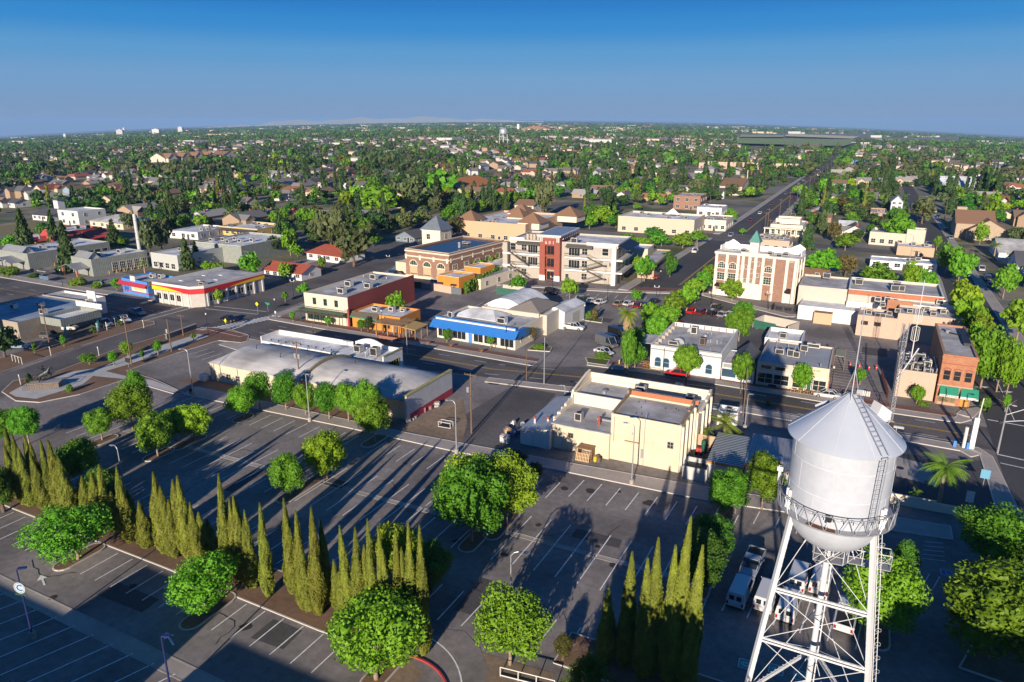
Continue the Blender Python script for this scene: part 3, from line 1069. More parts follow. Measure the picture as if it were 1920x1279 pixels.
  vs = [pt(A0,B0,eo),pt(A1,B0,eo),pt(A1,B1,eo),pt(A0,B1,eo),pt(R0,mid,zt),pt(R1,mid,zt)]
  vs += [tuple((p[0],p[1],p[2] + t)) for p in vs]
  fs = [(6,7,11,10),(8,9,10,11),(7,8,11),(9,6,10),
   (0,4,5,1),(2,5,4,3),(1,5,2),(3,4,0),
   (0,1,7,6),(1,2,8,7),(2,3,9,8),(3,0,6,9)]
  if hp == 0:
   fs = [(6,7,11,10),(8,9,10,11),(0,4,5,1),(2,5,4,3),(0,1,7,6),(2,3,9,8),
   (1,5,11,7),(5,2,8,11),(3,4,10,9),(4,0,6,10)]
  if axis != 'x':
   fs = [f[::-1] for f in fs]
  r.add(vs,fs)
  return s.part(rname,r,rm)
def H(b,bx,by,ty):
 return hgt(bx,by,ty)
# ---------------------------------------------------------------- the water tower
def water_tower():
 AX,AY = 0.69,45.8
 az = math.atan2(AY,AX)      # away from the viewer
 t = thing('water_tower','big white steel water tower with a conical roof and lattice legs','water tower',(AX,AY,0),0)
 m = MB()
 m.lathe([(3.0,24.3),(3.0,29.3)],64)
 bowl = [(3.0*math.cos(a),24.3 - 3.0*math.sin(a)) for a in [R(90)*k/10 for k in range(11)]]
 m.lathe(bowl[::-1],64)
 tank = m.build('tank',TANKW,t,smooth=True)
 m = MB()
 for z in (26.0,27.9):
  m.lathe([(3.002,z - .02),(3.012,z - .012),(3.012,z + .012),(3.002,z + .02)],64)
 for k in range(8):
  a = az + 0.35 + k*math.pi/4
  z0,z1 = (24.4,26) if k % 3 else (26,27.9)
  for (z0,z1,da) in ((24.4,26,0),(26,27.9,.4),(27.9,29.3,.1)):
   x,y = 3.012*math.cos(a + da),3.012*math.sin(a + da)
   m.tube((x,y,z0),(x,y,z1),0.010,None,4)
 m.build('plate_seam',WHITE,tank)
 m = MB()
 N = 72
 m.lathe([(3.38,29.12),(3.4,29.18),(0.14,32.0),(0.0,32.05)],N)
 m.lathe([(3.0,29.28),(3.38,29.12)],N)
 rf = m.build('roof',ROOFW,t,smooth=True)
 m = MB()
 for k in range(9):
  a = az + R(11) + 2*math.pi*k/9
  m.tube((3.39*math.cos(a),3.39*math.sin(a),29.21),(0.2*math.cos(a),0.2*math.sin(a),31.98),0.011,None,4)
 m.build('roof_seam',WHITE,rf)
 m = MB()
 for (da,rr,s) in ((-2.35 + 1.0,2.1,1),(2.2 - .9,2.4,.7)):
  pass
 a = az - 0.95
 c,sn = math.cos(a),math.sin(a)
 Mh = Matrix.Translation((2.0*c,2.0*sn,30.45)) @ Matrix.Rotation(a,4,'Z')
 m.side([(-0.45,-0.1),(0.6,-0.35),(0.6,0.35),(-0.1,0.85)],-0.42,0.42,'y',0,Mh)
 m.build('vent_hood',WHITE,rf)
 m = MB()
 a = az + 0.9
 Mh = Matrix.Translation((1.9*math.cos(a),1.9*math.sin(a),30.6)) @ Matrix.Rotation(a,4,'Z') @ Matrix.Rotation(R(38),4,'Y')
 m.box(-0.25,0.55,-0.25,0.25,-0.05,0.14,0,Mh)
 m.build('hatch',WHITE,rf)
 m = MB()
 a = az - 1.25
 for k,(r_,dz) in enumerate(((2.9,0.35),(2.5,0.3))):
  x,y = r_*math.cos(a + .1*k),r_*math.sin(a + .1*k)
  zz = 29.2 + (3.4 - r_)*.83
  m.tube((x,y,zz),(x,y,zz + dz),0.03)
  m.tube((x - .25,y + .1,zz + dz),(x + .3,y - .1,zz + dz),0.035)
 Mh = Matrix.Translation((2.9*math.cos(a - .12),2.9*math.sin(a - .12),30.1))
 m.box(-.28,.28,-.1,.1,-.06,.08,0,Mh)
 m.build('antenna_bracket',STEEL,rf)
 la = az + math.pi + R(40)
 m = MB()
 d = Vector((math.cos(la),math.sin(la),0))
 n = Vector((-d.y,d.x,0))*0.22
 up = [d*0.35 + Vector((0,0,31.95)),d*3.5 + Vector((0,0,29.3)),d*3.5 + Vector((0,0,29.0)),d*3.3 + Vector((0,0,24.3))]
 for s_ in (-1,1):
  m.path([p + n*s_ + Vector((0,0,.14)) for p in up[:2]],0.03,5)
  m.path([p + n*s_ for p in up[1:]],0.03,5)
  m.path([p + n*s_*1.0 + Vector((0,0,.55)) if 0 else p + n*s_ for p in up[2:]],0.02,4)
 for (p,q) in ((up[0] + Vector((0,0,.14)),up[1] + Vector((0,0,.14))),(up[1],up[3])):
  L = (q - p).length
  for k in range(int(L/0.32)):
   c = p + (q - p)*(k*0.32/L)
   m.tube(c - n,c + n,0.016,None,4)
 m.build('ladder',STEEL,t)
 m = MB()
 m.lathe([(3.02,24.15),(3.5,24.15),(3.5,24.05),(3.02,24.05),(3.02,24.15)],64)
 bal = m.build('balcony',mat('balcony_grey',(0.34,0.35,0.37),0.6,n=0.1,scale=3),t)
 m = MB()
 a0 = az + math.pi + R(-26)
 N = 6
 for k in range(N):
  a,b = a0 + R(5)*k,a0 + R(5)*(k + 1)
  vs = [(3.05*math.cos(a),3.05*math.sin(a),24.154),(3.51*math.cos(a),3.51*math.sin(a),24.154),(3.51*math.cos(b),3.51*math.sin(b),24.154),(3.05*math.cos(b),3.05*math.sin(b),24.154)]
  m.add(vs,[(0,1,2,3)])
 m.build('rust_patch',RUST,bal)
 m = MB()
 N = 64
 rail = [(3.56*math.cos(2*math.pi*k/N),3.56*math.sin(2*math.pi*k/N),25.2) for k in range(N + 1)]
 m.path(rail,0.04,5)
 m.path([(p[0]*.985,p[1]*.985,24.12) for p in rail],0.05,5)
 for k in range(26):
  a = 2*math.pi*k/26
  b = 2*math.pi*(k + .5)/26
  c_ = 2*math.pi*(k + 1)/26
  p = Vector((3.56*math.cos(b),3.56*math.sin(b),25.2))
  m.tube((3.5*math.cos(a),3.5*math.sin(a),24.1),p,0.022,None,4)
  m.tube(p,(3.5*math.cos(c_),3.5*math.sin(c_),24.1),0.022,None,4)
 m.build('handrail',STEEL,t)
 m = MB()
 for k in range(40):
  a = 2*math.pi*k/40
  b = 2*math.pi*(k + 1)/40
  p = Vector((3.53*math.cos(a),3.53*math.sin(a),25.1))
  q = Vector((3.53*math.cos(b),3.53*math.sin(b),25.1))
  mid = (p + q)/2 - Vector((0,0,.12))
  m.path([p,mid,q],0.010,4)
  m.tube(p,p - Vector((0,0,.2)),0.025,.03,5)
 m.build('string_lights',DSTEEL,t)
 m = MB()
 a = az + math.pi + R(-3)
 p = Vector((3.6*math.cos(a),3.6*math.sin(a),24.9))
 m.tube(p,p + Vector((0,0,.3)),0.12,0.16,8)
 m.tube(p - Vector((0,0,.25)),p,0.15,0.12,8,1)
 m.build('lamp',[DSTEEL,FRAMEW],t)
 angs = [az,az + R(120),az - R(120)]
 def node(a,z):
  r = 2.7 + 0.118*(24.1 - z)
  return Vector((r*math.cos(a),r*math.sin(a),z))
 for a in angs:
  m = MB()
  p0,p1 = node(a,0.0),node(a,24.9)
  dd = (p1 - p0).normalized()
  tn = Vector((-math.sin(a),math.cos(a),0))
  rd = tn.cross(dd)
  o1 = tn*0.115
  q = dd.to_track_quat('Z','Y').to_matrix().to_4x4()
  for s_ in (-1,1):
   c0,c1 = p0 + o1*s_,p1 + o1*s_
   for w in (-1,1):
    pass
   vs = []
   for c in (c0,c1):
    for (i,j) in ((-1,-1),(1,-1),(1,1),(-1,1)):
     vs.append(tuple(c + tn*0.03*i + rd*0.13*j))
   m.add(vs,[(0,1,5,4),(1,2,6,5),(2,3,7,6),(3,0,4,7),(0,3,2,1),(4,5,6,7)])
  vs = []
  for c in (p0,p1):
   for (i,j) in ((-1,-1),(1,-1),(1,1),(-1,1)):
    vs.append(tuple(c + tn*0.15*i + rd*(0.145 + 0.015*j)))
  m.add(vs,[(0,1,5,4),(1,2,6,5),(2,3,7,6),(3,0,4,7),(0,3,2,1),(4,5,6,7)])
  L = (p1 - p0).length
  k = 0
  while k*0.35 < L - 0.4:
   c0 = p0 + dd*(k*0.35)
   c1 = p0 + dd*((k + 1)*0.35)
   s_ = 1 if k % 2 else -1
   m.tube(c0 + o1*s_ - rd*0.15,c1 - o1*s_ - rd*0.15,0.022,None,4)
   k += 1
  m.build('leg',WHITE,t)
  m = MB()
  c = p0 + Vector((0,0,.0))
  m.box(c.x - .7,c.x + .7,c.y - .7,c.y + .7,-0.1,0.55)
  m.build('footing',CONC,t)
 zs = [0.4,9.6,14.0,18.0,24.0]
 for zi in (14.0,18.0,9.6):
  for (i,j) in ((1,2),) if zi > 9.9 else ((1,2),(0,1),(0,2)):
   p,q = node(angs[i],zi),node(angs[j],zi)
   m = MB()
   d = (q - p).normalized()
   for dz in (-0.11,0.11):
    m.tube(p + Vector((0,0,dz)),q + Vector((0,0,dz)),0.035,None,4)
   n_ = Vector((-d.y,d.x,0))*0.1
   L = (q - p).length
   for s_ in (-1,1):
    vs = []
    for c in (p,q):
     for (a_,b_) in ((-.02,-.13),(.02,-.13),(.02,.13),(-.02,.13)):
      vs.append(tuple(c + n_*s_ + n_.normalized()*a_ + Vector((0,0,b_ if s_ == 1 else b_*.5 - .08))))
    m.add(vs,[(0,1,5,4),(1,2,6,5),(2,3,7,6),(3,0,4,7),(0,3,2,1),(4,5,6,7)])
   k = 0
   while k*0.22 < L - .2:
    c0,c1 = p + d*(k*.22),p + d*((k + 1)*.22)
    s_ = 1 if k % 2 else -1
    m.tube(c0 + n_*s_ + Vector((0,0,.12)),c1 - n_*s_ + Vector((0,0,.12)),0.016,None,4)
    k += 1
   m.build('strut',WHITE,t)
 for (i,j) in ((1,2),(0,1),(2,0)):
  for z0,z1 in zip(zs[:-1],zs[1:]):
   if (i,j) == (1,2) and z0 == 18.0:
    pass
   for (a,b) in ((i,j),(j,i)):
    p,q = node(angs[a],z0),node(angs[b],z1 if z1 < 20 else 23.6)
    m = MB()
    m.tube(p,q,0.026,None,5)
    c = p + (q - p)*0.5
    d = (q - p).normalized()*0.12
    m.tube(c - d,c + d,0.05,None,6)
    m.build('tie_rod',WHITE,t)
 m = MB()
 m.tube((0,0,0),(0,0,21.25),0.2,None,16)
 for z in (4,8,12,15.6,18.6):
  m.tube((0,0,z),(0,0,z + .1),0.26,None,16)
 m.tube((0.33,0.1,0),(0.33,0.1,21),0.05,None,6)
 m.build('riser_pipe',WHITE,t,smooth=True)
 ra = angs[1]
 ra = math.atan2(node(angs[2],20).y,node(angs[2],20).x) if proj(AX + node(angs[2],20).x,AY + node(angs[2],20).y,20)[0] > proj(AX + node(angs[1],20).x,AY + node(angs[1],20).y,20)[0] else ra
 zb = 20.5
 dR = Vector((math.cos(ra + .62),math.sin(ra + .62),0))
 nR = Vector((-dR.y,dR.x,0))
 m = MB()
 pts = [-dR*0.9 + nR*0.9,-dR*0.9 - nR*0.9,dR*0.9 - nR*0.9,dR*1.2 - nR*.45,dR*3.7 - nR*.45,dR*3.7 + nR*.45,dR*1.2 + nR*.45,dR*0.9 + nR*0.9]
 m.prism([(p.x,p.y) for p in pts],zb - .06,zb)
 wk = m.build('walkway',mat('walkway_steel',(0.30,0.31,0.33),0.6,metal=0.2,n=0.1,scale=3),t)
 m = MB()
 for a,b in zip(pts,pts[1:] + pts[:1]):
  L = (b - a).length
  if L < 0.6:
   continue
  k = max(1,int(L/0.75))
  for i in range(k):
   p,q = a + (b - a)*i/k,a + (b - a)*(i + 1)/k
   up_ = Vector((0,0,1))
   P0,P1 = p + up_*zb,p + up_*(zb + 1.05)
   Q0,Q1 = q + up_*zb,q + up_*(zb + 1.05)
   m.tube(P0,P1,0.026,None,4)
   m.tube(P1,Q1,0.028,None,4)
   m.tube(P0 + up_*.5,Q0 + up_*.5,0.016,None,4)
   m.tube(P0,Q1,0.014,None,4)
  m.tube(b + Vector((0,0,zb)),b + Vector((0,0,zb + 1.05)),0.026,None,4)
 m.build('walkway_rail',WHITE,wk)
 m = MB()
 pl = [node(ra,z) + Vector((math.cos(ra),math.sin(ra),0))*0.22 + Vector((-math.sin(ra),math.cos(ra),0))*0.36 for z in (0.3,24.1)]
 n = Vector((-math.sin(ra),math.cos(ra),0))*0.2
 for s_ in (-1,1):
  m.tube(pl[0] + n*s_,pl[1] + n*s_,0.026,None,4)
 L = (pl[1] - pl[0]).length
 for k in range(int(L/.33)):
  c = pl[0] + (pl[1] - pl[0])*(k*.33/L)
  m.tube(c - n,c + n,0.015,None,4)
  if k % 3 == 0 and k > 8:
   out = Vector((math.cos(ra),math.sin(ra),0))*0.3
   m.path([c - n,c - n + out*.7,c + out,c + n + out*.7,c + n],0.013,4)
 m.build('caged_ladder',WHITE,t)
 m = MB()
 m.tube((0,0,31.9),(0,0,37.6),0.05,0.03,6)
 for k in range(3):
  a = 2*math.pi*k/3 + .5
  m.tube((0.55*math.cos(a),0.55*math.sin(a),31.6),(0,0,33.6),0.03,None,5)
 m.box(.25,.6,-.1,.2,32.0,32.35)
 m.build('mast',STEEL,t)
 m = MB()
 m.tube((0,0,32.6),(0,0,32.8),0.07,None,8)
 m.build('beacon',mat('red_lens',(0.5,0.06,0.03),0.3),t)
 m = MB()
 a = az + R(84)
 for k in range(4):
  b = a + (k - 1.5)*.07
  x,y = 3.62*math.cos(b),3.62*math.sin(b)
  m.tube((x,y,25.0),(x,y,25.9 + .12*k),0.03,None,5)
  m.box(x - .12,x + .12,y - .06,y + .06,25.5 + .12*k,25.8 + .12*k)
 m.build('antenna_cluster',WHITE,t)
 for k,a in enumerate((az + R(120),az - R(120))):
  m = MB()
  for s_ in (-1,1):
   b = a + s_*0.05
   x,y = 3.15*math.cos(b),3.15*math.sin(b)
   m.box(x - .09,x + .09,y - .09,y + .09,24.15,25.5)
  m.build('leg_bracket',WHITE,t)
water_tower()
# ---------------------------------------------------------------- near buildings
def warehouse():
 b = Bld('warehouse','long cream warehouse with two grey barrel roofs beside the car park','warehouse',(-110.2,90.0),None,0.0,px=False)
 W,D = 46.2,14.0
 m = MB()
 m.box(0,23.4,0,D,0,3.5)
 m.box(23.4,W - .52,0.6,D,0,3.7)
 b.part('wall',m,CREAM)
 for (x0,x1,z0,rise) in ((-.2,23.2,3.5,1.55),(23.7,W - .52,3.7,1.7)):
  pr = []
  for k in range(15):
   y = -.25 + (D + .3)*k/14
   pr.append((y,z0 + .02 + rise*math.sin(math.pi*k/14) ** 0.8))
  m = MB()
  vs,fs = [],[]
  for xi,xx in enumerate((x0,x0 + (2.5 if x0 < 0 else .01),x1 - (5.5 if x0 > 0 else .01),x1)):
   for (y,z) in pr:
    zz = z
    if (xi == 0 and x0 < 0) or (xi == 3 and x0 > 0):
     zz = z0 + .03 + (z - z0)*0.12
    vs.append((xx,y,zz))
  n = len(pr)
  for xi in range(3):
   for k in range(n - 1):
    a = xi*n + k
    fs.append((a,a + n,a + n + 1,a + 1))
  fs.append(tuple(range(n)))
  fs.append(tuple(range(4*n - 1,3*n - 1,-1)))
  m.add(vs,fs)
  b.part('barrel_roof',m,mat('weathered_grey_roof',(0.50,0.48,0.455),0.9,n=0.28,scale=0.3,stretch=(0.4,2.2,1),n2=0.3,scale2=0.16,detail=8),smooth=True)
 m = MB()
 pr = [(-.2,0)] + [(-.2 + (D + .2)*k/14,3.7 + 1.95*math.sin(math.pi*k/14) ** .8 + .35) for k in range(15)] + [(D,0)]
 m.side(pr,23.25,23.6,'x')
 b.part('party_wall',m,mat('stained_parapet',(0.26,0.23,0.15),0.9,n=0.2,scale=2))
 m = MB()
 m.box(W - .5,W,-0.3,D + .2,0,4.6)
 b.part('end_wall',m,mat('whitewash',(0.46,0.46,0.47),0.85,n=0.1,scale=0.7))
 m = MB()
 m.box(W - .55,W + .06,-.35,D + .25,4.6,4.85)
 m.box(W - .85,W - .502,-.3,D + .2,4.1,4.59)
 b.part('parapet',m,mat('ochre_parapet',(0.38,0.34,0.14),0.9,n=0.2,scale=2))
 m = MB()
 m.box(W + .003,W + .05,.5,D + .2,0.02,1.3)
 b.part('red_band',m,mat('crimson_paint',(0.33,0.03,0.055),0.8,n=0.15,scale=1))
 off = (0,W,0,D)
 for u in (4.9,7.3,9.6,11.8):
  b.win(off,'f',u,0.9,0.95,0.95,2,2,GREIGE)
 for u,z in ((6.5,1.5),(0.3,1.5)):
  m = MB()
  m.tube((u + .9,-.1,0),(u + .9,-.1,3.6),0.05)
  b.part('downpipe',m,STEEL)
 for (x,y) in ((5.5,7),(13.5,5.2),(16,10),(29,8.2),(17,6)):
  m = MB()
  z = 4.9
  m.path([(x,y,z),(x,y,z + .9),(x + .4,y,z + 1.1),(x + .55,y,z + .8)],0.07)
  b.part('roof_vent',m,DSTEEL)
 m = MB()
 m.box(-1.6,-.2,-1.5,-.3,0,1.2)
 m.box(-1.65,-.15,-1.55,-.25,1.2,1.26)
 b.part('meter_box',m,FRAMEW)
warehouse()
def annex():
 b = Bld('shop_row','low white parapet shop row between the barrel roofed warehouse and the main road','building',(-111,104.2),None,R(0.5),px=False)
 for (x0,x1,y1,h) in ((0,20,5.6,4.9),(20.02,31.5,6.4,4.8)):
  m = MB()
  m.box(x0,x1,0.02,y1,0,3.9)
  m.box(x0,x1,y1 - .25,y1,3.9,h)
  m.box(x1 - .25 if x1 > 30 else x0,x1 if x1 > 30 else x0 + .25,0.02,y1 - .26,3.9,h)
  b.part('wall',m,WHITEW)
  b.part('roof',MB().box(x0 + .26,x1 - .26,.05,y1 - .27,3.91,3.95),RF_WHITE)
 m = MB()
 pr = [(20.2,4.8)] + [(20.2 + 7*k/8,4.8 + 1.0*math.sin(math.pi*k/8)) for k in range(9)] + [(27.2,4.8)]
 m.side(pr,6.1,6.4,'y')
 b.part('curved_parapet',m,WHITEW)
 m = MB()
 m.box(31.2,31.62,0.0,6.45,4.81,5.0)
 b.part('coping',m,mat('ochre_parapet',(0.38,0.34,0.14)))
 b.unit(23.5,2.8,3.95,1.5,1.4,1.5)
 b.unit(28,2.2,3.95,1.6,1.5,1.8)
 b.vent(26,2.2,3.9,.1,1.4)
 b.vent(26.5,1.0,3.9,.1,.8)
 m = MB()
 for k in range(9):
  m.tube((2 + 2.*k,1,3.9),(2 + 2.*k,1,4.3),0.12,None,6)
 b.part('roof_vent',m,DSTEEL)
 b.win((0,31.5,0,6.4),'r',3.2,1.0,3.4,2.2,4,2,mat('shop_yellow',(0.4,0.33,0.1)),GLASS)
annex()
def hall():
 b = Bld('meeting_hall','cream stucco hall with stepped grey roofs and a tall blank rear wall by the walk','hall',(-29.5,92.2),None,R(0.3),px=False)
 b.block(0,10.3,0,8.6,7.3,CREAM,RF_GREY,0.35,0.2,label=None)
 b.block(-9.2,-0.02,-0.2,8.4,3.9,CREAM,RF_GREY,0.0,wname='side_wing',rname='wing_roof')
 b.block(-4.0,-0.01,-0.42,-0.21,4.0,CREAM,RF_GREY,0.0,wname='side_wing',rname='wing_roof')
 m = MB()
 m.side([(-14.2,0),(-9.22,0),(-9.22,3.3),(-14.2,2.2)],-1.2,14,'y')
 b.part('lean_to',m,WHITEW)
 m = MB()
 m.add([(-14.5,-1.5,2.25),(-9.24,-1.5,3.4),(-9.24,14.2,3.4),(-14.5,14.2,2.25),
   (-14.5,-1.5,2.33),(-9.24,-1.5,3.48),(-9.24,14.2,3.48),(-14.5,14.2,2.33)],
   [(3,2,1,0),(4,5,6,7),(0,1,5,4),(2,3,7,6),(3,0,4,7),(1,2,6,5)])
 b.part('sheet_roof',m,seams('pale_sheet',(0.42,0.44,0.46),(0.30,0.31,0.33),0.8,'Y'))
 b.block(-9.2,10.9,8.65,16.6,6.0,CREAM_L,RF_GREY,0.7,0.3)
 m = MB()
 m.side([(8.9,6.0),(16.6,6.0),(16.6,7.2),(15,7.1),(15,6.8),(13,6.7),(13,6.4),(8.9,6.2)],10.95,11.3,'x')
 b.part('parapet',m,CREAM_L)
 m = MB()
 m.side([(1,3.8),(8.6,3.8),(8.6,6.0),(16.6,6.0),(16.6,7.4),(15,7.3),(8.8,6.3),(8.2,5.2),(5.5,5.1),(5.5,4.7),(3,4.6),(3,4.3),(1,4.2)],-9.6,-9.24,'x')
 for y in (1.8,3.4,5,6.6,8):
  m.box(-9.95,-9.6,y,y + .4,3.2,4.2 + (y - 1.8)*.12)
 b.part('parapet',m,CREAM_L)
 b.part('parapet',MB().box(-9.2,10.9,16.62,16.9,5.9,6.9),CREAM_L)
 m = MB()
 m.side([(8.62,7.3),(9.6,7.3),(9.6,7.5),(8.62,8.0)],0.4,10.8,'x')
 b.part('tile_band',m,mat('terracotta',(0.42,0.15,0.07),0.8,n=0.2,scale=3))
 m = MB()
 m.side([(0,7.3),(8.6,7.3),(8.6,8.4),(7.6,8.3),(7.4,7.8),(0,7.55)],0.002,.3,'x')
 b.part('parapet',m,mat('rust_stained_parapet',(0.30,0.22,0.14),0.9,n=0.3,scale=2))
 m = MB()
 m.side([(0,7.3),(8.6,7.3),(8.6,8.2),(7,8.1),(6.9,7.8),(5,7.75),(5,7.55),(0,7.5)],9.98,10.32,'x')
 b.part('parapet',m,mat('rust_stained_parapet',(0.30,0.22,0.14),0.9,n=0.3,scale=2))
 m = MB()
 for y in (0.2,2.9,5.6,8.0):
  m.box(10.33,10.65,y,y + .5,0.01,7.0)
 for y in (9.4,12.4,15.6):
  m.box(11.31,11.6,y,y + .5,0.01,6.2)
 b.part('pilaster',m,CREAM_L)
 off = (0,10.3,0,8.6)
 b.win(off,'f',8.9,3.6,0.8,0.9,2,2,GREIGE)
 b.win((-9.2,0,-.2,8.4),'f',-6.2,2.3,0.7,0.6,2,2,WOOD)
 b.door((-9.2,0,-.2,13),'f',-8.3,1.0,2.1,CREAM_L)
 b.door((-14.2,-9,-1.2,13),'f',-10.2,1.0,2.1,WHITEW)
 b.door((-14.2,-9,-1.2,13),'f',-13.0,1.8,2.2,WHITEW)
 b.panel(off,'f',2.2,4.4,3.4,3.5,0.25,mat('tan_ledge',(0.3,0.2,0.12)),'ledge')
 b.panel(off,'f',2.4,4.2,0.05,3.1,0.03,mat('patched_stucco',(0.60,0.50,0.36),0.9,n=.08,scale=2),'blocked_opening')
 b.panel(off,'f',4.7,5.0,1.2,2.6,0.2,STEEL,'meter')
 m = MB()
 m.tube((3.4,-.06,4.6),(3.4,-.06,4.9),.2,.12)
 m.path([(0.5,-.06,3),(0.5,-.06,6.9),(.2,-.06,7.2)],0.05)
 m.path([(5.1,-.07,0),(5.1,-.07,7.4),(5.1,.3,7.5),(5.1,.5,7.8)],0.05)
 b.part('conduit',m,STEEL)
 m = MB()
 m.tube((0.8,9.7,5.3),(0.8,9.7,7.6),.85,.85,14)
 m.tube((0.8,9.7,7.6),(0.8,9.7,7.75),.9,.2,14)
 b.part('roof_drum',m,mat('old_drum',(0.33,0.31,0.26),0.8,n=.2,scale=3),smooth=True)
 b.unit(-6.0,2.6,3.95,1.1,1.1,1.4)
 b.unit(0.6,13.4,5.3,1.5,1.3,1.9)
 b.unit(8.5,13.6,5.3,1.3,1.1,1.4)
 b.vent(-5.2,12,5.3,.35,.5)
 m = MB()
 m.tube((-2.6,2.2,3.9),(-2.6,2.2,5.2),.2,.2,8)
 m.tube((-2.6,2.2,5.2),(-2.6,2.2,5.5),.32,.1,8)
 b.part('rusty_flue',m,mat('rusty_red_flue',(0.35,0.08,0.05),.8,n=.2))
 for (x,y) in ((-11.0,2.2),(-12.9,1.4)):
  m = MB()
  m.tube((x,y,2.7),(x,y,3.5),.16,.16,8)
  m.tube((x,y,3.5),(x,y,3.85),.26,.18,8,1)
  b.part('roof_vent',m,[FRAMEW,mat('rusty_red_flue',(0.35,0.08,0.05))])
 m = MB()
 m.box(-3.4,-.6,3.6,4.0,4.2,4.5)
 m.path([(-3.2,3.8,3.9),(-3.2,3.8,4.3)],.06)
 m.path([(-.8,3.8,3.9),(-.8,3.8,4.3)],.06)
 b.part('duct',m,STEEL)
 for (x0,x1,y0,y1) in ((-2.0,-2.05,6,11),(0.5,10.2,4.4,4.45),(-8.8,-4.2,9,9.05),(-5,9,21,21.06)):
  pass
 m = MB()
 for k in range(9):
  random.seed(k)
  x,y = random.uniform(1,9.8),random.uniform(1.5,7.5)
  m.tube((x,y,6.97),(x,y,7.12),.09,.07,6)
 b.part('roof_vent',m,DSTEEL)
hall()
def sheds():
 b = Bld('metal_shed','shed with a striped corrugated roof between the two palms and the walk','shed',(-15.2,92.6),None,R(2),px=False)
 m = MB()
 m.side([(0,0),(9.5,0),(9.5,2.6),(0,2.6)],0,4.6,'x')
 b.part('wall',m,mat('white_boards',(0.5,0.49,0.47),.85,n=.1,scale=2))
 m = MB()
 m.add([(-.2,-.3,2.62),(4.8,-.3,2.62),(4.8,9.8,2.9),(-.2,9.8,2.9),(-.2,-.3,2.74),(4.8,-.3,2.74),(4.8,9.8,3.02),(-.2,9.8,3.02)],
   [(3,2,1,0),(4,5,6,7),(0,1,5,4),(2,3,7,6),(3,0,4,7),(1,2,6,5)])
 b.part('roof',m,seams('striped_corrugated',(0.50,0.52,0.50),(0.05,0.07,0.08),0.55,'Y',width=0.45))
 b.part('fascia',MB().box(-.25,4.85,-.36,-.31,2.45,2.75),WOODO)
 b = Bld('workshop','workshop with a low grey sheet roof behind the tank, right of the striped shed','workshop',(-10.3,92.9),None,R(2),px=False)
 b.block(0,11.5,0,10.5,3.1,mat('grey_boards',(0.42,0.42,0.40),.85,n=.1,scale=2),RF_SEAM,0)
 b.part('fascia',MB().box(-.18,11.7,-.22,-.17,2.9,3.25),WOODO)
 b.unit(8.2,3.2,3.3,1,1,1.2)
 m = MB()
 m.tube((4.1,2.2,3.3),(4.1,2.2,3.9),.7,.6,12)
 m.box(3.2,3.5,1.6,2.8,3.3,4.0)
 b.part('roof_vent',m,STEEL)
 b.vent(9.5,5,3.3,.12,.5)
 t = thing('refuse_enclosure','open topped white block enclosure beside the tall end of the hall','enclosure',(-18.4,91.0,0),R(1))
 m = MB()
 m.box(0,3.4,0,.15,0,1.9)
 m.box(0,3.4,3.2,3.35,0,1.9)
 m.box(0,.15,.15,3.2,0,1.9)
 m.box(3.25,3.4,.15,3.2,0,1.9)
 m.build('wall',mat('white_boards',(0.5,0.49,0.47)),t)
 m = MB()
 m.box(.3,3.1,.4,2.9,0.1,1.3)
 m.build('container',DSTEEL,t)
 t = thing('block_wall','pinkish block wall between the hall and the striped shed','wall',(-18.5,101.5,0),R(2))
 m = MB()
 m.box(0,5.2,0,.2,0,2.3)
 m.box(-.02,5.22,-.03,.23,2.3,2.38)
 m.build('wall',TAN,t)
 b = Bld('kiosk','small open roofed white kiosk right of the hall by the main road','kiosk',(-17.6,112.0),None,R(2),px=False)
 b.block(0,3.2,0,3.0,2.5,WHITEW,RF_WHITE,0.6)
 b.unit(1.6,1.4,1.9,.9,.9,.8)
 t = thing('pallet_shelter','small timber shelter leaning on the cream hall with a pallet in front','shelter',(-33.9,89.7,0),R(1))
 m = MB()
 m.box(0,2.4,0.2,1.9,1.75,1.9)
 m.box(0.1,.2,.3,1.8,0,1.75)
 m.box(2.2,2.3,.3,1.8,0,1.75)
 m.build('shelter',mat('brown_boards',(0.26,0.15,0.08),.9,n=.25,scale=3),t)
 p = MB()
 M = Matrix.Translation((0,-.35,0)) @ Matrix.Rotation(R(-14),4,'X')
 for k in range(9):
  p.box(.05 + k*.24,.05 + k*.24 + .15,-.03,.0,0.02,1.3,0,M)
 for z in (.1,.65,1.2):
  p.box(0.0,2.15,.0,.08,z,z + .09,0,M)
 o = p.build('pallet',WOODL,None,loc=(-33.9,89.7,0),rz=R(1))
 tag(o,'pale timber pallet leaning on the small shelter by the hall','pallet')
 for (x,y,c,lab) in ((-31.1,90.3,(0.5,0.4,0.02),'yellow'),(-30.5,90.2,(0.12,0.1,0.09),'dark'),(-30.9,90.9,(0.2,0.11,0.06),'brown')):
  m = MB()
  m.lathe([(.0,.0),(.24,.0),(.28,.1),(.28,.75),(.22,.82),(0,.82)],10)
  o = m.build('bucket',mat('tub_' + lab,c,.6),loc=(x,y,0))
  tag(o,lab + ' tub standing on the ground by the timber shelter at the hall wall','tub')
sheds()
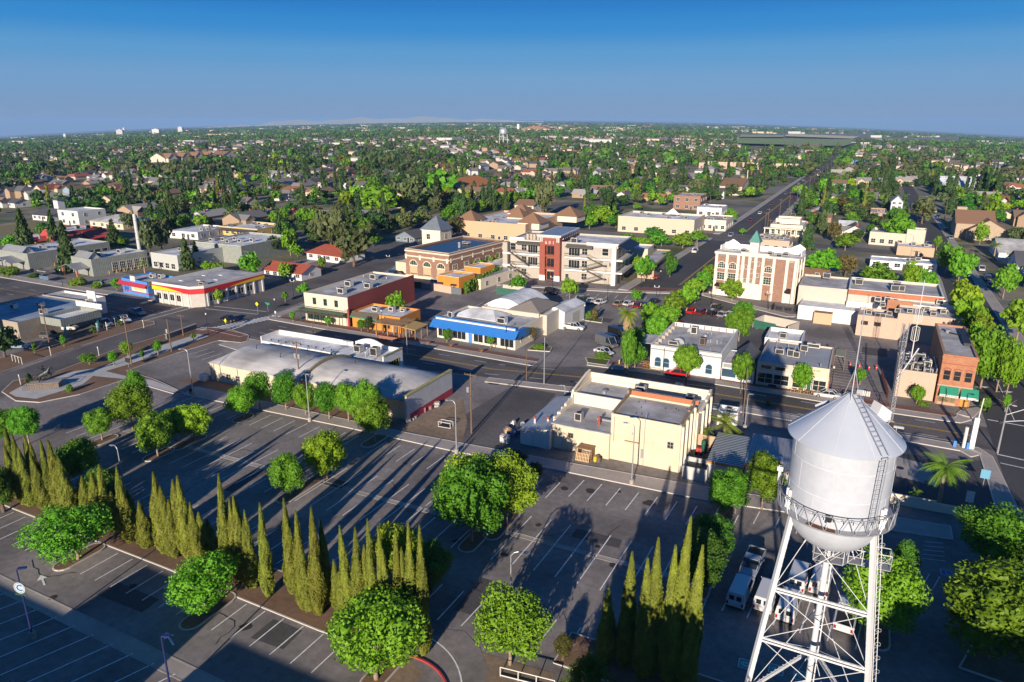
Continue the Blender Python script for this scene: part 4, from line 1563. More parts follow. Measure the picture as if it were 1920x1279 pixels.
# ---------------------------------------------------------------- downtown buildings (front corners surveyed)
def rz_of(A,B):
 a,b = P(*A),P(*B)
 return math.atan2(b[1] - a[1],b[0] - a[0])
def blue_store():
 A,B = (820,632),(966,657)
 b = Bld('store','store with a long bright blue awning on the main road','store',A,B)
 W = b.W
 b.block(0,W,0,13.5,4.6,CREAM_L,RF_GREY,0.4)
 m = MB()
 m.box(-.15,W + .15,-.15,.3,4.62,5.1)
 m.box(-.3,W + .3,-.3,-.15,4.95,5.15)
 b.part('parapet',m,BLUEW)
 b.part('trim',MB().box(-.1,W + .1,-.2,-.16,4.5,4.85),CREAM_L)
 off = (0,W,0,13.5)
 b.awning(off,'f',-.9,W + .9,2.9,4.5,1.9,BLUEA)
 m = MB()
 m.side([(-1.9,2.9),(0,4.5),(3.5,4.5),(3.5,2.9)],W + .003,W + .9,'x')
 b.part('awning_end',m,BLUEA)
 n = 5
 for i in range(n):
  u = W*(i + .5)/n
  if i in (2,):
   b.door(off,'f',u - 1.2,1.0,2.2,BLUEW)
   b.win(off,'f',u + .9,.5,2.4,1.8,2,1)
  else:
   b.win(off,'f',u,.5,W/n*.8,1.8,3,1)
 b.win(off,'r',3,1.2,1.0,1.0)
 b.win(off,'r',7,1.2,.8,.9)
 b.gable(1.5,W*.62,5,12.5,4.3,1.3,CREAM_L,RF_WHITE,'x',.2,hip=3)
 b.unit(W*.72,4.5,4.25,2,1.6,1.4,FRAMEW)
 b.unit(2,3,4.25,1.2,1,1.5,FRAMEW)
 b.block(4,W + 1,13.52,24,4.9,mat('pale_greige',(0.5,0.45,0.38),.9,n=.06),RF_WHITE,0.5)
 m = MB()
 pr = [(3,4.5)] + [(3 + 12*k/10,4.5 + 2.4*math.sin(math.pi*k/10)) for k in range(11)]
 m.side(pr,16,29,'y')
 b.part('barrel_roof',m,RF_WHITE,smooth=True)
 b.part('wall',MB().box(3,15,24.02,29,0,4.5),CREAM_L)
 b2 = Bld('rear_building','greige two storey building with a grey hipped roof behind the blue awning store','building',(955,621),(1010,629))
 b2.gable(0,b2.W,0,11,5.4,1.7,mat('pale_greige',(0.5,0.45,0.38)),mat('warm_grey_shingle',(0.24,0.21,0.18),.9,n=.2,scale=3),'y',.3,hip=4)
 o2 = (0,b2.W,0,11)
 b2.win(o2,'f',b2.W*.8,3.2,.8,1.1)
 b2.win(o2,'r',3,3,.9,1.2)
 b2.win(o2,'r',7.5,2.4,1.0,1.4,fm=WOOD)
 b2.win(o2,'r',9,2.4,1.0,1.4,fm=WOOD)
 b3 = Bld('metal_shed','white metal shed with a roll-up door on its right end, behind the blue awning store','shed',(1022,612),(1058,618))
 W = b3.W
 b3.gable(0,W,0,11,4.2,.9,mat('white_metal',(0.6,0.61,0.62),.5,n=.05),RF_WHITE,'y',.15)
 b3.panel((0,W,0,11),'r',4,8,0.05,3.2,.04,mat('rollup_door',(0.42,0.40,0.36),.7),'roller_door')
 t = thing('yard_fence','chain link fence with blue tarps beside the white metal shed','fence',(*P(1010,606),0),rz_of((1010,606),(1045,612)))
 m = MB()
 for k in range(6):
  m.tube((k*1.8,0,0),(k*1.8,0,1.9),.04,None,5)
 m.tube((0,0,1.9),(9,0,1.9),.03,None,4)
 m.tube((0,0,1.0),(9,0,1.0),.02,None,4)
 m.build('post',STEEL,t)
 MB().box(0.2,3.5,.02,.06,.2,1.5).build('tarp',BLUEW,t)
blue_store()
def red_bldg():
 A,B = (574,600),(655,612)
 b = Bld('corner_shop','two storey building with a cream front, green balcony and long dark red side wall','building',A,B)
 W = b.W
 D = 29.0
 h = 7.2
 b.block(0,W,0,D,h,mat('cream_front',(0.62,0.54,0.42),.9,n=.06),RF_GREY,.5)
 b.part('side_wall',MB().box(W,W + .12,-.05,D + .1,0,h + .25),REDW)
 b.part('pilaster',MB().box(W - .02,W + .5,-.5,-.06,0,4.4),REDW)
 off = (0,W,0,D)
 for u in (W*.24,W*.49,W*.74):
  b.win(off,'f',u,4.6,.9,1.5,2,2,mat('green_trim',(.04,.09,.05),.6))
 for u in (W*.12,W*.26,W*.4):
  b.win(off,'f',u,.6,1.7,1.7,2,1,mat('green_trim',(.04,.09,.05)))
 b.door(off,'f',W*.55,1.1,2.2,DSTEEL)
 m = MB()
 m.box(-.6,W + .0,-2.1,-.06,3.25,3.4)
 bal = b.part('balcony',m,mat('green_trim',(.04,.09,.05)))
 m = MB()
 m.tube((-.6,-2.1,4.3),(W,-2.1,4.3),.05,None,5)
 for k in range(int(W/.35)):
  m.tube((-.6 + k*.36,-2.1,3.4),(-.6 + k*.36,-2.1,4.3),.025,None,4)
 for x in (-.6,W):
  m.tube((x,-2.1,4.3),(x,-.1,4.3),.04,None,4)
  for k in range(5):
   m.tube((x,-2.1 + k*.45,3.4),(x,-2.1 + k*.45,4.3),.025,None,4)
 m.build('balustrade',mat('green_trim',(.04,.09,.05)),bal)
 m = MB()
 for k in range(7):
  m.tube((k*W/6*.97,-1.95,0),(k*W/6*.97,-1.95,3.25),.08,None,6)
 m.build('post',mat('green_trim',(.04,.09,.05)),bal)
 b.awning(off,'f',-.8,W,2.7,3.22,2.6,mat('brown_awning',(.10,.085,.06),.9,n=.1))
 for (x,y) in ((W*.35,12),(W*.78,12.5),(W*.62,4.5),(W*.4,22)):
  b.unit(x,y,h - .46,1.8,1.5,1.5,FRAMEW)
 random.seed(3)
 for k in range(9):
  b.vent(random.uniform(1,W - 1),random.uniform(2,D - 2),h - .47,.1,.4)
 b.vent(W - .6,D - 7,h - .4,.15,.3)
red_bldg()
def bistro():
 A,B = (657,612),(705,619)
 b = Bld('restaurant','orange street restaurant with a green valance and a timber pergola terrace','restaurant',A,B)
 W = b.W
 b.block(0.6,W + 7,0.2,9,3.9,ORANGE,RF_WHITE,.5)
 off = (0.6,W + 7,0.2,9)
 b.awning(off,'f',.7,W + 1,2.9,3.9,1.0,mat('brown_awning',(.10,.085,.06)),GREENA)
 b.win(off,'f',W + 3,.8,2,1.8,3,2,WOODO)
 b.door(off,'f',W + 5.3,1.1,2.2,WOODO)
 b.unit(5,4,3.4,1.6,1.3,1.2,FRAMEW)
 b.unit(8.4,6,3.4,1.2,1.3,1.2,FRAMEW)
 b.unit(11.4,6.4,3.4,1.2,1.0,.9,FRAMEW)
 m = MB()
 for i in range(3):
  for j in range(3):
   m.box(W + 3 + i*3.2,W + 3.25 + i*3.2,-4.2 + j*2.6,-3.95 + j*2.6,0,3.1)
 for j in range(3):
  m.box(W + 2.4,W + 10.2,-4.2 + j*2.6,-3.95 + j*2.6,3.1,3.35)
 pg = b.part('pergola',m,WOODO)
 m = MB()
 for k in range(20):
  m.box(W + 2.5 + k*.4,W + 2.6 + k*.4,-4.7,2.2,3.36,3.48)
 m.build('rafter',WOODL,pg)
 m = MB()
 m.side([(W + 10.3,3.0),(W + 14,2.7),(W + 14,2.85),(W + 10.3,3.15)],-4.2,1.5,'y')
 m2 = b.part('canopy',m,mat('straw_canopy',(.45,.30,.10),.9,n=.2,scale=3))
 m = MB()
 for x in (10.5,13.8):
  for y in (-4,-1.4,1.2):
   m.tube((W + x,y,0),(W + x,y,2.8),.08,None,6)
 m.build('post',WOODO,m2)
 m = MB()
 m.box(W + 5.2,W + 10.5,-6.0,-5.75,0,1.0)
 m.box(W + 5.2,W + 5.45,-5.75,-4.4,0,1.0)
 m.box(W + 10.25,W + 10.5,-5.75,-4.4,0,1.0)
 b.part('planter_wall',m,BRICK)
 for (x,y) in ((5.2,-2.6),(8,-2.2),(6.4,-.4),(12,-2.5),(12.3,.2)):
  m = MB()
  X,Y = W + x,y
  m.tube((X,Y,0),(X,Y,.72),.06)
  m.tube((X,Y,.72),(X,Y,.77),.5,None,12)
  o = m.build('table',WOODO,None,loc=(b.a[0] + X*math.cos(b.rz) - Y*math.sin(b.rz),b.a[1] + X*math.sin(b.rz) + Y*math.cos(b.rz),0.12))
  tag(o,'small round table under the timber terrace of the orange restaurant','table','terrace tables of the orange restaurant')
bistro()
def station():
 A,B = (762,519),(843,531)
 b = Bld('fire_station','brown brick fire station with three tall arched bays and a flat solar roof','fire station',A,B)
 W = b.W
 h = 9.3
 D = 31
 b.block(0,W,0,D,h,BRICK2,SOLAR,.5,.3,cap=CREAM_L)
 m = MB()
 m.box(-.12,W + .12,-.12,-.002,6.9,7.3)
 m.box(-.18,W + .18,-.18,-.002,h - .8,h - .4)
 m.box(W + .002,W + .14,0,D,6.9,7.3)
 m.box(W + .002,W + .2,0,D,h - .8,h - .4)
 m.box(-.12,W + .12,-.1,-.002,0,.9)
 for k in range(4):
  u = [0.3,W*.345,W*.66,W - .7][k]
  m.box(u - .35,u + .35,-.16,-.003,6.1,7.6)
 for k in range(6):
  y = 1 + k*(D - 2)/5
  m.box(W + .003,W + .16,y - .3,y + .3,6.3,7.6)
 b.part('stone_trim',m,CREAM_L)
 off = (0,W,0,D)
 for k in range(3):
  u = W*(.185 + .315*k)
  b.win(off,'f',u,4.3,3.0,.01,4,1,CREAM_L,GLASSG,arch=True,ft=.22)
  d = b.panel(off,'f',u - 1.55,u + 1.55,.05,4.05,.05,mat('tan_bay_door',(.50,.36,.22),.7,n=.05),'bay_door')
  m = MB()
  for j in range(4):
   m.box(u - 1.3 + j*.68,u - .75 + j*.68,-.08,-.055,1.3,1.6)
  m.build('door_glazing',GLASS,d)
 for k in range(5):
  b.win(off,'r',3 + k*6,3.8,2.2,1.6,3,2,CREAM_L,GLASSG,ft=.15)
 b.unit(W*.72,12,h - .4,.5,.5,1.8,FRAMEW)
 b.unit(W*.55,20,h - .4,2.4,1.6,.8)
 b.block(-8,-.02,4,16,3.6,CREAM,RF_WHITE,.4,wname='annex')
 b.block(-5,-.02,10.02 + 6.1,22,5.6,ORANGE,RF_WHITE,.4,wname='annex')
 b.block(W + .22,W + 8.0,-6.5,30,3.5,CREAM_L,RF_WHITE,.4,wname='annex',rname='annex_roof')
 b.block(W + 3.6,W + 11.6,-10.5,-2.5,4.9,ORANGE,RF_WHITE,.5,cap=CREAM_L,wname='annex',rname='annex_roof')
 b.block(W + 8.02,W + 13.5,-2.3,34,3.2,CREAM_L,RF_SEAM,.2,wname='annex',rname='annex_roof')
 b.block(W + 3,W + 9,4,12,5.0,ORANGE,RF_WHITE,.4,cap=CREAM_L,wname='annex',z0=3.2)
 b.block(W + 6,W + 12.5,24,31,5.4,ORANGE,RF_WHITE,.4,cap=CREAM_L,wname='annex',z0=3.6)
 o2 = (W + 3.6,W + 11.6,-10.5,-2.5)
 for u in (W + 4.9,W + 9.8):
  b.win(o2,'f',u,.9,.9,1.3,2,2,CREAM_L)
  b.awning(o2,'f',u - 1.0,u + 1.0,2.5,2.9,.8,DSTEEL)
 o3 = (W + .22,W + 8,-6.5,30)
 b.win(o3,'f',W + 1.3,.8,.7,1.6,1,2,CREAM_L)
 b.win(o3,'f',W + 2.8,.8,.7,1.6,1,2,CREAM_L)
 for k in range(5):
  b.win((W + 8,W + 13.5,-2.3,34),'r',1 + k*6.5,.8,1.6,1.3)
 b2 = Bld('clock_turret','cream square turret with a grey metal pyramid roof behind the brick fire station','tower',(792,462),(826,467))
 W2 = b2.W
 b2.part('wall',MB().box(0,W2,0,W2,0,7.0),CREAM_L)
 m = MB()
 e,t0,t1 = .7,7.0,12.2
 c = W2/2
 m.add([(-e,-e,t0),(W2 + e,-e,t0),(W2 + e,W2 + e,t0),(-e,W2 + e,t0),(c,c,t1)],[(0,1,4),(1,2,4),(2,3,4),(3,0,4),(3,2,1,0)])
 b2.part('roof',m,seams('grey_seam_roof',(.21,.24,.27),(.12,.14,.16),.8,'A'))
 b2.win((0,W2,0,W2),'f',W2*.35,3.2,1.6,2,2,2)
 b2.win((0,W2,0,W2),'r',W2*.5,3.2,1.6,2,2,2)
 b2.part('cornice',MB().box(-.3,W2 + .3,-.3,W2 + .3,6.6,6.99),FRAMEW)
 for (A,B,mm,lab,h2) in (((622 + 130,493 + 45),(791,541),DSTEEL,'dark sliding gate beside the red walled building',1.9),
   ((791,541),(809,544),mat('grey_gate',(.2,.2,.21)),'grey panel wall left of the pink fire station yard wall',1.7),
   ((809,544),(846,551),PINKT,'pinkish stucco wall in front of the fire station yard',2.1),
   ((847,551),(865,553),mat('slate_gate',(.12,.13,.15)),'slate grey gate at the corner of the fire station yard',1.9)):
  a,c = P(*A),P(*B)
  w = math.hypot(c[0] - a[0],c[1] - a[1])
  t = thing('gate' if 'gate' in lab else 'wall',lab,'gate' if 'gate' in lab else 'wall',(*a,0),rz_of(A,B))
  MB().box(0,w,0,.18,0,h2).build('panel',mm,t)
  MB().box(-.04,w - .06,-.04,.22,h2 + .001,h2 + .07).build('coping',mm,t)
  MB().box(-.16,.0,-.06,.24,0,h2 + .1).build('post',mm,t)
station()
def office():
 A,B = (942,529),(1153,545)
 b = Bld('office_block','three storey greige office block with a brick centre bay numbered 601','office block',(943,518),(1153,536))
 W = b.W
 D = 20.0
 b.block(2.2,W - .02,1.2,D,12.2,GREIGE,RF_WHITE,.5,.3,cap=FRAMEW)
 off = (2.2,W - .02,1.2,D)
 fl = [0,4.0,7.9]
 WHT = mat('white_band',(.66,.63,.59),.8)
 m = MB()
 for z in (3.6,7.5):
  m.box(0,W*.345,-.3,1.18,z,z + .55)
  m.box(W*.565,W + .2,-.3,1.18,z,z + .55)
 m.box(W*.06,W*.345,-.15,1.18,12.0,12.25)
 b.part('gallery_slab',m,WHT)
 m = MB()
 m.box(0,1.6,-.1,2.6,0,11.2)
 b.part('stair_tower',m,GREIGE)
 m = MB()
 m.box(W*.965,W,-.2,1.19,0,12.0)
 b.part('corner_pier',m,WHT)
 m = MB()
 m.box(2.0,W*.19,.9,1.19,11.3,12.9)
 b.part('parapet',m,FRAMEW)
 m = MB()
 m.box(W*.74,W + .2,.9,1.19,11.3,12.7)
 m.box(W,W + .3,1.2,D*.8,11.5,12.7)
 b.part('parapet',m,FRAMEW)
 x0,x1 = W*.345,W*.525
 m = MB()
 w4 = (x1 - x0)*.27
 m.box(x0,x0 + w4,-.8,1.18,0,12.4)
 m.box(x1 - w4,x1,-.8,1.18,0,12.4)
 m.box(x0 + w4,x1 - w4,-.8,1.18,11.2,12.4)
 m.box(x0 + w4,x1 - w4,-.3,1.18,3.6,4.2)
 m.box(x0 + w4,x1 - w4,-.3,1.18,7.5,8.1)
 m.box(x0,x1,1.2,D - 3,12.22,14.0)
 m.box(x0,x1,-.8,1.19,12.41,14.0)
 bay = b.part('brick_bay',m,mat('painted_red_brick',(.28,.075,.05)))
 m = MB()
 m.box(x0 - .5,x1 + .5,-1.6,D - 2.5,14.0,14.35)
 m.box(x0 - .7,x1 + .7,-1.9,D - 2.2,14.35,14.6)
 c = b.part('cornice',m,FRAMEW)
 m = MB()
 for k in range(16):
  m.box(x0 + (x1 - x0)*k/16 + .05,x0 + (x1 - x0)*k/16 + .3,-1.2,-.82,13.6,13.99)
 for k in range(8):
  m.box(x1 + .01,x1 + .4,1.5 + k*1.9,1.8 + k*1.9,13.0,13.99)
 for u in (x0 + .2,x0 + .75,x1 - .5,x1 - 1.05):
  m.box(u,u + .3,-1.1,-.82,12.3,13.59)
 m.build('bracket',FRAMEW,c)
 m = MB()
 m.box(x0 - .2,x1 + .2,-1.5,D - 3,14.602,14.63)
 b.part('bay_roof',m,mat('blueish_metal_roof',(.33,.37,.42),.4,metal=.3,n=.15,scale=1))
 m = MB()
 m.box(x0 - .05,x0 + w4 + .05,-.86,-.802,0,1.7)
 m.box(x1 - w4 - .05,x1 + .05,-.86,-.802,0,1.7)
 b.part('stone_base',m,WHT)
 mid = (x0 + x1)/2
 for ch,dx in (('6',-1.2),('0',0),('1',1.2)):
  text_mb(ch,1.4,'numeral',FRAMEW if ch != '1' else FRAMEW,b.root,(mid + dx,-.86,12.1),(R(90),0,0),.05)
 text_mb('B',1.5,'letter',BLACK,b.root,(W*.945,1.15,6.1),(R(90),0,0),.03)
 off2 = (2.2,W,1.2,D)
 for z in fl:
  b.win((x0,x1,.3,D),'f',mid,z + .35 if z else .1,(x1 - x0)*.34,2.6,2,1,REDB,GLASS,ft=.25)
  if z:
   b.win(off2,'f',W*.265,z + .3,W*.085,2.5,4,1,FRAMEW,GLASS)
   b.win(off2,'f',W*.635,z + .3,W*.095,2.5,4,1,FRAMEW,GLASS)
  b.win(off2,'f',W*.185,z + 1.0,1.7,1.9,2,2,FRAMEW)
  b.win(off2,'f',W*.725,z + .9,1.7,1.9,2,2,FRAMEW)
 b.win(off2,'f',W*.083,fl[2] + 1.0,1.8,2.0,1,2,FRAMEW)
 b.win(off2,'f',W*.90,fl[2] + 1.0,1.9,2.1,1,2,FRAMEW)
 b.door(off2,'f',W*.575,1.1,2.3,DSTEEL)
 m = MB()
 m.side([(-1.0,11.0),(1.18,11.7),(1.18,11.85),(-1.0,11.15)],W*.125,W*.34,'x')
 b.part('sun_shade',m,mat('brown_metal',(.13,.12,.10),.6))
 m = MB()
 m.side([(-1.0,11.0),(1.18,11.7),(1.18,11.85),(-1.0,11.15)],W*.57,W*.80,'x')
 b.part('sun_shade',m,mat('brown_metal',(.13,.12,.10),.6))
 m = MB()
 def rail(xa,xb,z,y=-.25):
  m.tube((xa,y,z + 1.05),(xb,y,z + 1.05),.045,None,4)
  m.tube((xa,y,z + .1),(xb,y,z + .1),.03,None,4)
  k = int(abs(xb - xa)/.28)
  for i in range(k + 1):
   x = xa + (xb - xa)*i/k
   m.tube((x,y,z + .1),(x,y,z + 1.05),.018,None,3)
 for z in (4.15,8.05):
  rail(W*.06,x0 - .1,z)
  rail(x0 + w4,x1 - w4,z,-.35)
  rail(x1 + 1.2,W*.76,z)
 b.part('railing',m,DSTEEL)
 for (xs,d) in ((W*.765,1),(W*.06,1)):
  for lv in (0,1):
   m = MB()
   z0 = (0.0,4.15)[lv]
   L = 4.6
   if d == 1 and xs > W*.5:
    pts = [((xs - 1.5,z0),(xs + L,z0 + 2.05)),((xs + L,z0 + 2.05),(xs,z0 + 4.05))]
   else:
    pts = [((xs + L + 2.6,z0),(xs + .8,z0 + 4.05))]
   for (q0,q1) in pts:
    y0_,y1_ = (-1.6,-.5)
    m.add([(q0[0],y0_,q0[1]),(q1[0],y0_,q1[1]),(q1[0],y1_,q1[1]),(q0[0],y1_,q0[1]),
   (q0[0],y0_,q0[1] + .25),(q1[0],y0_,q1[1] + .25),(q1[0],y1_,q1[1] + .25),(q0[0],y1_,q0[1] + .25)],
   [(3,2,1,0),(4,5,6,7),(0,1,5,4),(1,2,6,5),(2,3,7,6),(3,0,4,7)])
    for y in (y0_,y1_):
     m.tube((q0[0],y,q0[1] + 1.2),(q1[0],y,q1[1] + 1.2),.04,None,4)
     for i in range(9):
      x = q0[0] + (q1[0] - q0[0])*i/8
      z = q0[1] + (q1[1] - q0[1])*i/8
      m.tube((x,y,z + .2),(x,y,z + 1.2),.018,None,3)
   if xs > W*.5:
    m.box(xs + L - .1,xs + L + 1.3,-1.7,-.4,z0 + 1.95,z0 + 2.1)
    m.tube((xs + L + 1.3,-1.7,z0),(xs + L + 1.3,-1.7,z0 + 3.1),.05,None,5)
   b.part('stair',m,mat('brown_metal',(.13,.12,.10)))
 for z in (3.6,7.5):
  m = MB()
  m.box(W + .22,W + 2.0,0,D*.75,z,z + .5)
  b.part('gallery_slab',m,WHT)
  m = MB()
  for y in [k*.6 for k in range(26)]:
   m.tube((W + 1.9,y,z + .5),(W + 1.9,y,z + 1.5),.02,None,3)
  m.tube((W + 1.9,0,z + 1.5),(W + 1.9,15,z + 1.5),.04,None,4)
  m.tube((W + .3,0,z + 1.5),(W + 1.9,0,z + 1.5),.04,None,4)
  for k in range(3):
   m.tube((W + .3 + k*.6,0,z + .5),(W + .3 + k*.6,0,z + 1.5),.02,None,3)
  b.part('railing',m,DSTEEL)
 m = MB()
 m.side([(W + .3,12.0),(W + 3.6,10.9),(W + 3.6,11.05),(W + .3,12.2)],0,D*.8,'y')
 b.part('canopy',m,BLACK)
 for k in range(3):
  for z in (.3,4.3,8.2):
   b.win((2.2,W,1.2,D),'r',4 + k*4.6,z + .1,2.6,2.5,3,1,DSTEEL)
 for k in range(7):
  m = MB()
  x = W*.195 + k*1.15
  m.tube((x,3.4 + .3*(k % 2),11.75),(x,3.4 + .3*(k % 2),13.9),.5,None,12)
  m.tube((x,3.4 + .3*(k % 2),13.9),(x,3.4 + .3*(k % 2),14.0),.52,.4,12,1)
  b.part('condenser',m,[mat('beige_condenser',(.45,.38,.29),.7,n=.2,scale=2),DSTEEL],smooth=True)
 b.unit(W*.62,2.8,11.75,2.0,1.4,1.8,FRAMEW)
 b.vent(W*.72,4,11.7,.1,1)
 b.block(W + 3.8,W + 9,14,44,4.6,TAN,RF_GREY,.4,wname='rear_wing',rname='wing_roof')
 m = MB()
 for k in range(18):
  m.box(W + 9.0,W + 9.12,14.5 + k*1.65,15.5 + k*1.65,2.6,3.9)
 b.part('clerestory',m,GLASS)
 b.block(W - 6,W + 3.5,D + 10,D + 20,6.8,CREAM,RF_WHITE,.5,wname='rear_wing',rname='wing_roof')
office()
def hotel():
 A,B = (1338,549),(1488,588)
 b = Bld('brick_block','four storey brown brick block with cream pilasters and a little green spire','building',(1336,551),(1487,570))
 W = b.W
 D = 9.0
 h = 12.6
 b.block(0,W,0,D,h - .6,BRICK2,RF_WHITE,.05,.3)
 CR = mat('warm_white_trim',(.70,.62,.53),.85,n=.04)
 m = MB()
 for f in (0,.135,.275,.335,.415,.49,.58,.71,.865,.965):
  u = W*f
  m.box(u,u + .75,-.28,-.002,0,h - .6)
 for y in (0.3,4.2,8.2):
  m.box(W + .002,W + .28,y,y + .7,0,h - .6)
 m.box(-.3,W*.33,-.3,.3,h - .6,h)
 m.box(W*.66,W + .3,-.3,.3,h - .6,h)
 m.box(W*.32,W*.66,-.34,.3,h - .6,h + .5)
 m.box(W - .3,W + .3,.31,D,h - .6,h)
 m.box(-.3,.3,.31,D,h - .6,h)
 b.part('pilaster',m,CR)
 m = MB()
 pr = [(0,h - .4),(0,h + 1.4),(W*.04,h + 1.6),(W*.10,h + 2.5),(W*.17,h + 1.6),(W*.19,h + 1.2),(W*.82,h + 1.2),(W*.84,h + 1.6),(W*.93,h + 2.6),(W,h + 1.5),(W,h - .4)]
 m.side(pr,D - .3,D,'y')
 m.box(0,.25,D*.45,D - .32,h + .001,h + 1.2)
 m.box(W - .25,W,D*.45,D - .32,h + .001,h + 1.2)
 b.part('parapet',m,mat('bright_white',(.78,.77,.75),.8))
 m = MB()
 cx_ = W*.43
 m.box(cx_ - 1.2,cx_ + 1.2,3.5,5.9,h - .6,h + 2.9)
 cu = b.part('cupola',m,CR)
 m = MB()
 m.add([(cx_ - 1.6,3.1,h + 2.9),(cx_ + 1.6,3.1,h + 2.9),(cx_ + 1.6,6.3,h + 2.9),(cx_ - 1.6,6.3,h + 2.9),(cx_,4.7,h + 6.2)],[(0,1,4),(1,2,4),(2,3,4),(3,0,4),(3,2,1,0)])
 m.build('spire',mat('verdigris_metal',(.09,.26,.22),.5,metal=.2,n=.1),cu)
 off = (0,W,0,D)
 for f in (.085,.225,.665):
  u = W*f
  b.win(off,'f',u,8.0,2.1,.7,4,3,CR,GLASSG,arch=True,ft=.16)
  b.win(off,'f',u,4.6,2.1,2.0,3,3,CR,GLASSG,ft=.14)
  b.panel(off,'f',u - .7,u + .7,11.3,12.2,.04,mat('grey_louvre',(.2,.2,.19),.7),'louvre')
 b.panel(off,'f',W*.925 - .7,W*.925 + .7,11.3,12.2,.04,mat('pale_louvre',(.35,.3,.26),.7),'louvre')
 for (f,z) in ((.39,8.4),(.465,10.6),(.54,9.6),(.465,7.4),(.54,6.4),(.39,4.6),(.465,4.6),(.31,8.2),(.31,5.4)):
  b.win(off,'f',W*f,z,.62,1.0,2,2,CR)
 m = MB()
 m.box(W*.325,W*.60,-.5,-.285,0,4.4)
 b.part('plinth',m,CR)
 m = MB()
 u,hw = W*.465,1.6
 m.box(W*.02,W*.27,-.4,-.29,0,1.7)
 b.part('plinth',m,CR)
 b.win((0,W,-.46,D),'f',u,.9,2.8,.9,1,1,CR,BRICKD,arch=True,pl='infill')
 b.awning(off,'f',W*.885,W*.955,2.9,4.1,.8,BLACK)
 b.awning(off,'f',W*.02,W*.13,2.6,3.6,.8,BLACK)
 b.door(off,'f',W*.92,1.3,2.4,CR)
 for k in range(2):
  b.win(off,'r',2.6 + k*4,4.6,1.8,2,2,3,CR)
  b.win(off,'r',2.6 + k*4,8.4,1.8,2,2,3,CR)
 for (x,y) in ((W*.28,6),(W*.62,5),(W*.75,3),(W*.8,6)):
  b.unit(x,y,h - .6,1.6,1.3,1.0)
 t = thing('patio_fence','black railing with benches around the patio at the foot of the brick block','fence',(*P(1446,583),0),b.rz)
 m = MB()
 for a_,c_ in (((0,0),(7.5,0)),((0,0),(0,3.4)),((7.5,0),(7.5,3.4))):
  a_,c_ = Vector((*a_,0)),Vector((*c_,0))
  L = (c_ - a_).length
  for k in range(int(L/.3) + 1):
   p = a_ + (c_ - a_)*k*.3/L
   m.tube(p,p + Vector((0,0,1.6)),.025,None,4)
  m.tube(a_ + Vector((0,0,1.6)),c_ + Vector((0,0,1.6)),.04,None,4)
 m.build('railing',BLACK,t)
 m = MB()
 for k in range(3):
  m.box(.8 + k*2.3,2.4 + k*2.3,1.4,1.8,.4,.5)
  m.box(.8 + k*2.3,2.4 + k*2.3,1.85,1.9,.5,1.0)
  m.box(1.0 + k*2.3,1.1 + k*2.3,1.45,1.8,0,.4)
  m.box(2.1 + k*2.3,2.2 + k*2.3,1.45,1.8,0,.4)
 m.build('bench',DSTEEL,t)
hotel()
def white_rest():
 A,B = (1218,692),(1349,712)
 b = Bld('restaurant','white restaurant with arched blue windows and a cluttered parapet roof on the main road','restaurant',(1218,692),(1349,712))
 W = b.W
 D = 18.5
 h = 5.4
 b.block(0,W,0,D,h,WHITEW,RF_GREY,.9,.3)
 m = MB()
 m.box(-.05,W + .05,-.1,-.002,4.3,4.6)
 m.box(-.05,W + .05,-.12,-.002,5.15,5.45)
 b.part('cornice',m,mat('grey_trim',(.28,.29,.29),.8))
 off = (0,W,0,D)
 BL = mat('blue_glass',(.03,.07,.11),.15,spec=.8)
 for u in (1.6,3.3,W - 2.2):
  b.win(off,'f',u,.9,1.2,1.3,1,2,mat('pale_blue_trim',(.40,.47,.50),.7),BL,arch=True,ft=.15)
 b.win(off,'f',W*.5,.9,2.6,1.5,3,1,FRAMEW,mat('orange_screen',(.35,.1,.04),.6))
 b.door(off,'f',W - 4.5,1.8,2.3,FRAMEW)
 m = MB()
 m.side([(W - 5.6,2.9),(W - 4.5,3.9),(W - 3.4,2.9)],-.25,-.003,'y')
 b.part('pediment',m,mat('grey_trim',(.28,.29,.29)))
 m = MB()
 for k in range(9):
  m.box(.6 + k*W/9,.75 + k*W/9,D - 1.1,D - .31,h - .85,h - .1)
 for k in range(6):
  m.box(.3,1.0,2 + k*2.6,2.15 + k*2.6,h - .85,h - .15)
 b.part('buttress',m,mat('parapet_back',(.40,.34,.26),.9,n=.1))
 b.unit(W*.40,D*.74,h - .85,1.3,1.2,1.7,FRAMEW)
 b.unit(W*.64,D*.35,h - .85,1.1,1.0,1.6,mat('brown_unit',(.2,.13,.1),.8))
 b.unit(W*.26,D*.2,h - .85,1.9,.8,1.0)
 m = MB()
 for (x,y) in ((W*.3,D*.3),(W*.36,D*.8)):
  vs = []
  pr = [(x - 1.2,h - .85)] + [(x - 1.2*math.cos(math.pi*k/8),h - .85 + 1.1*math.sin(math.pi*k/8)) for k in range(9)]
  m.side(pr,y,y + .8,'y')
 b.part('duct_hood',m,STEEL,smooth=True)
 random.seed(8)
 for k in range(12):
  b.vent(random.uniform(W*.3,W*.9),random.uniform(2,D - 2),h - .86,random.choice((.06,.1,.16)),random.uniform(.3,.9))
 m = MB()
 m.lathe([(.0,h + .6),(.5,h + .3),(.55,h - .1),(.3,h - .85)],12,(W*.62,D*.55))
 b.part('exhaust_dome',m,STEEL,smooth=True)
 t = thing('patio_canopy','grey sheet canopy over the tables left of the white restaurant','canopy',(*P(1188,664),0),b.rz)
 m = MB()
 m.side([(0,2.6),(4.6,2.9),(4.6,3.0),(0,2.7)],0,7,'y')
 m.build('roof',RF_GREY,t)
 m = MB()
 for x in (.2,4.4):
  for y in (.2,3.5,6.8):
   m.tube((x,y,0),(x,y,2.65),.07,None,6)
 m.build('post',WOOD,t)
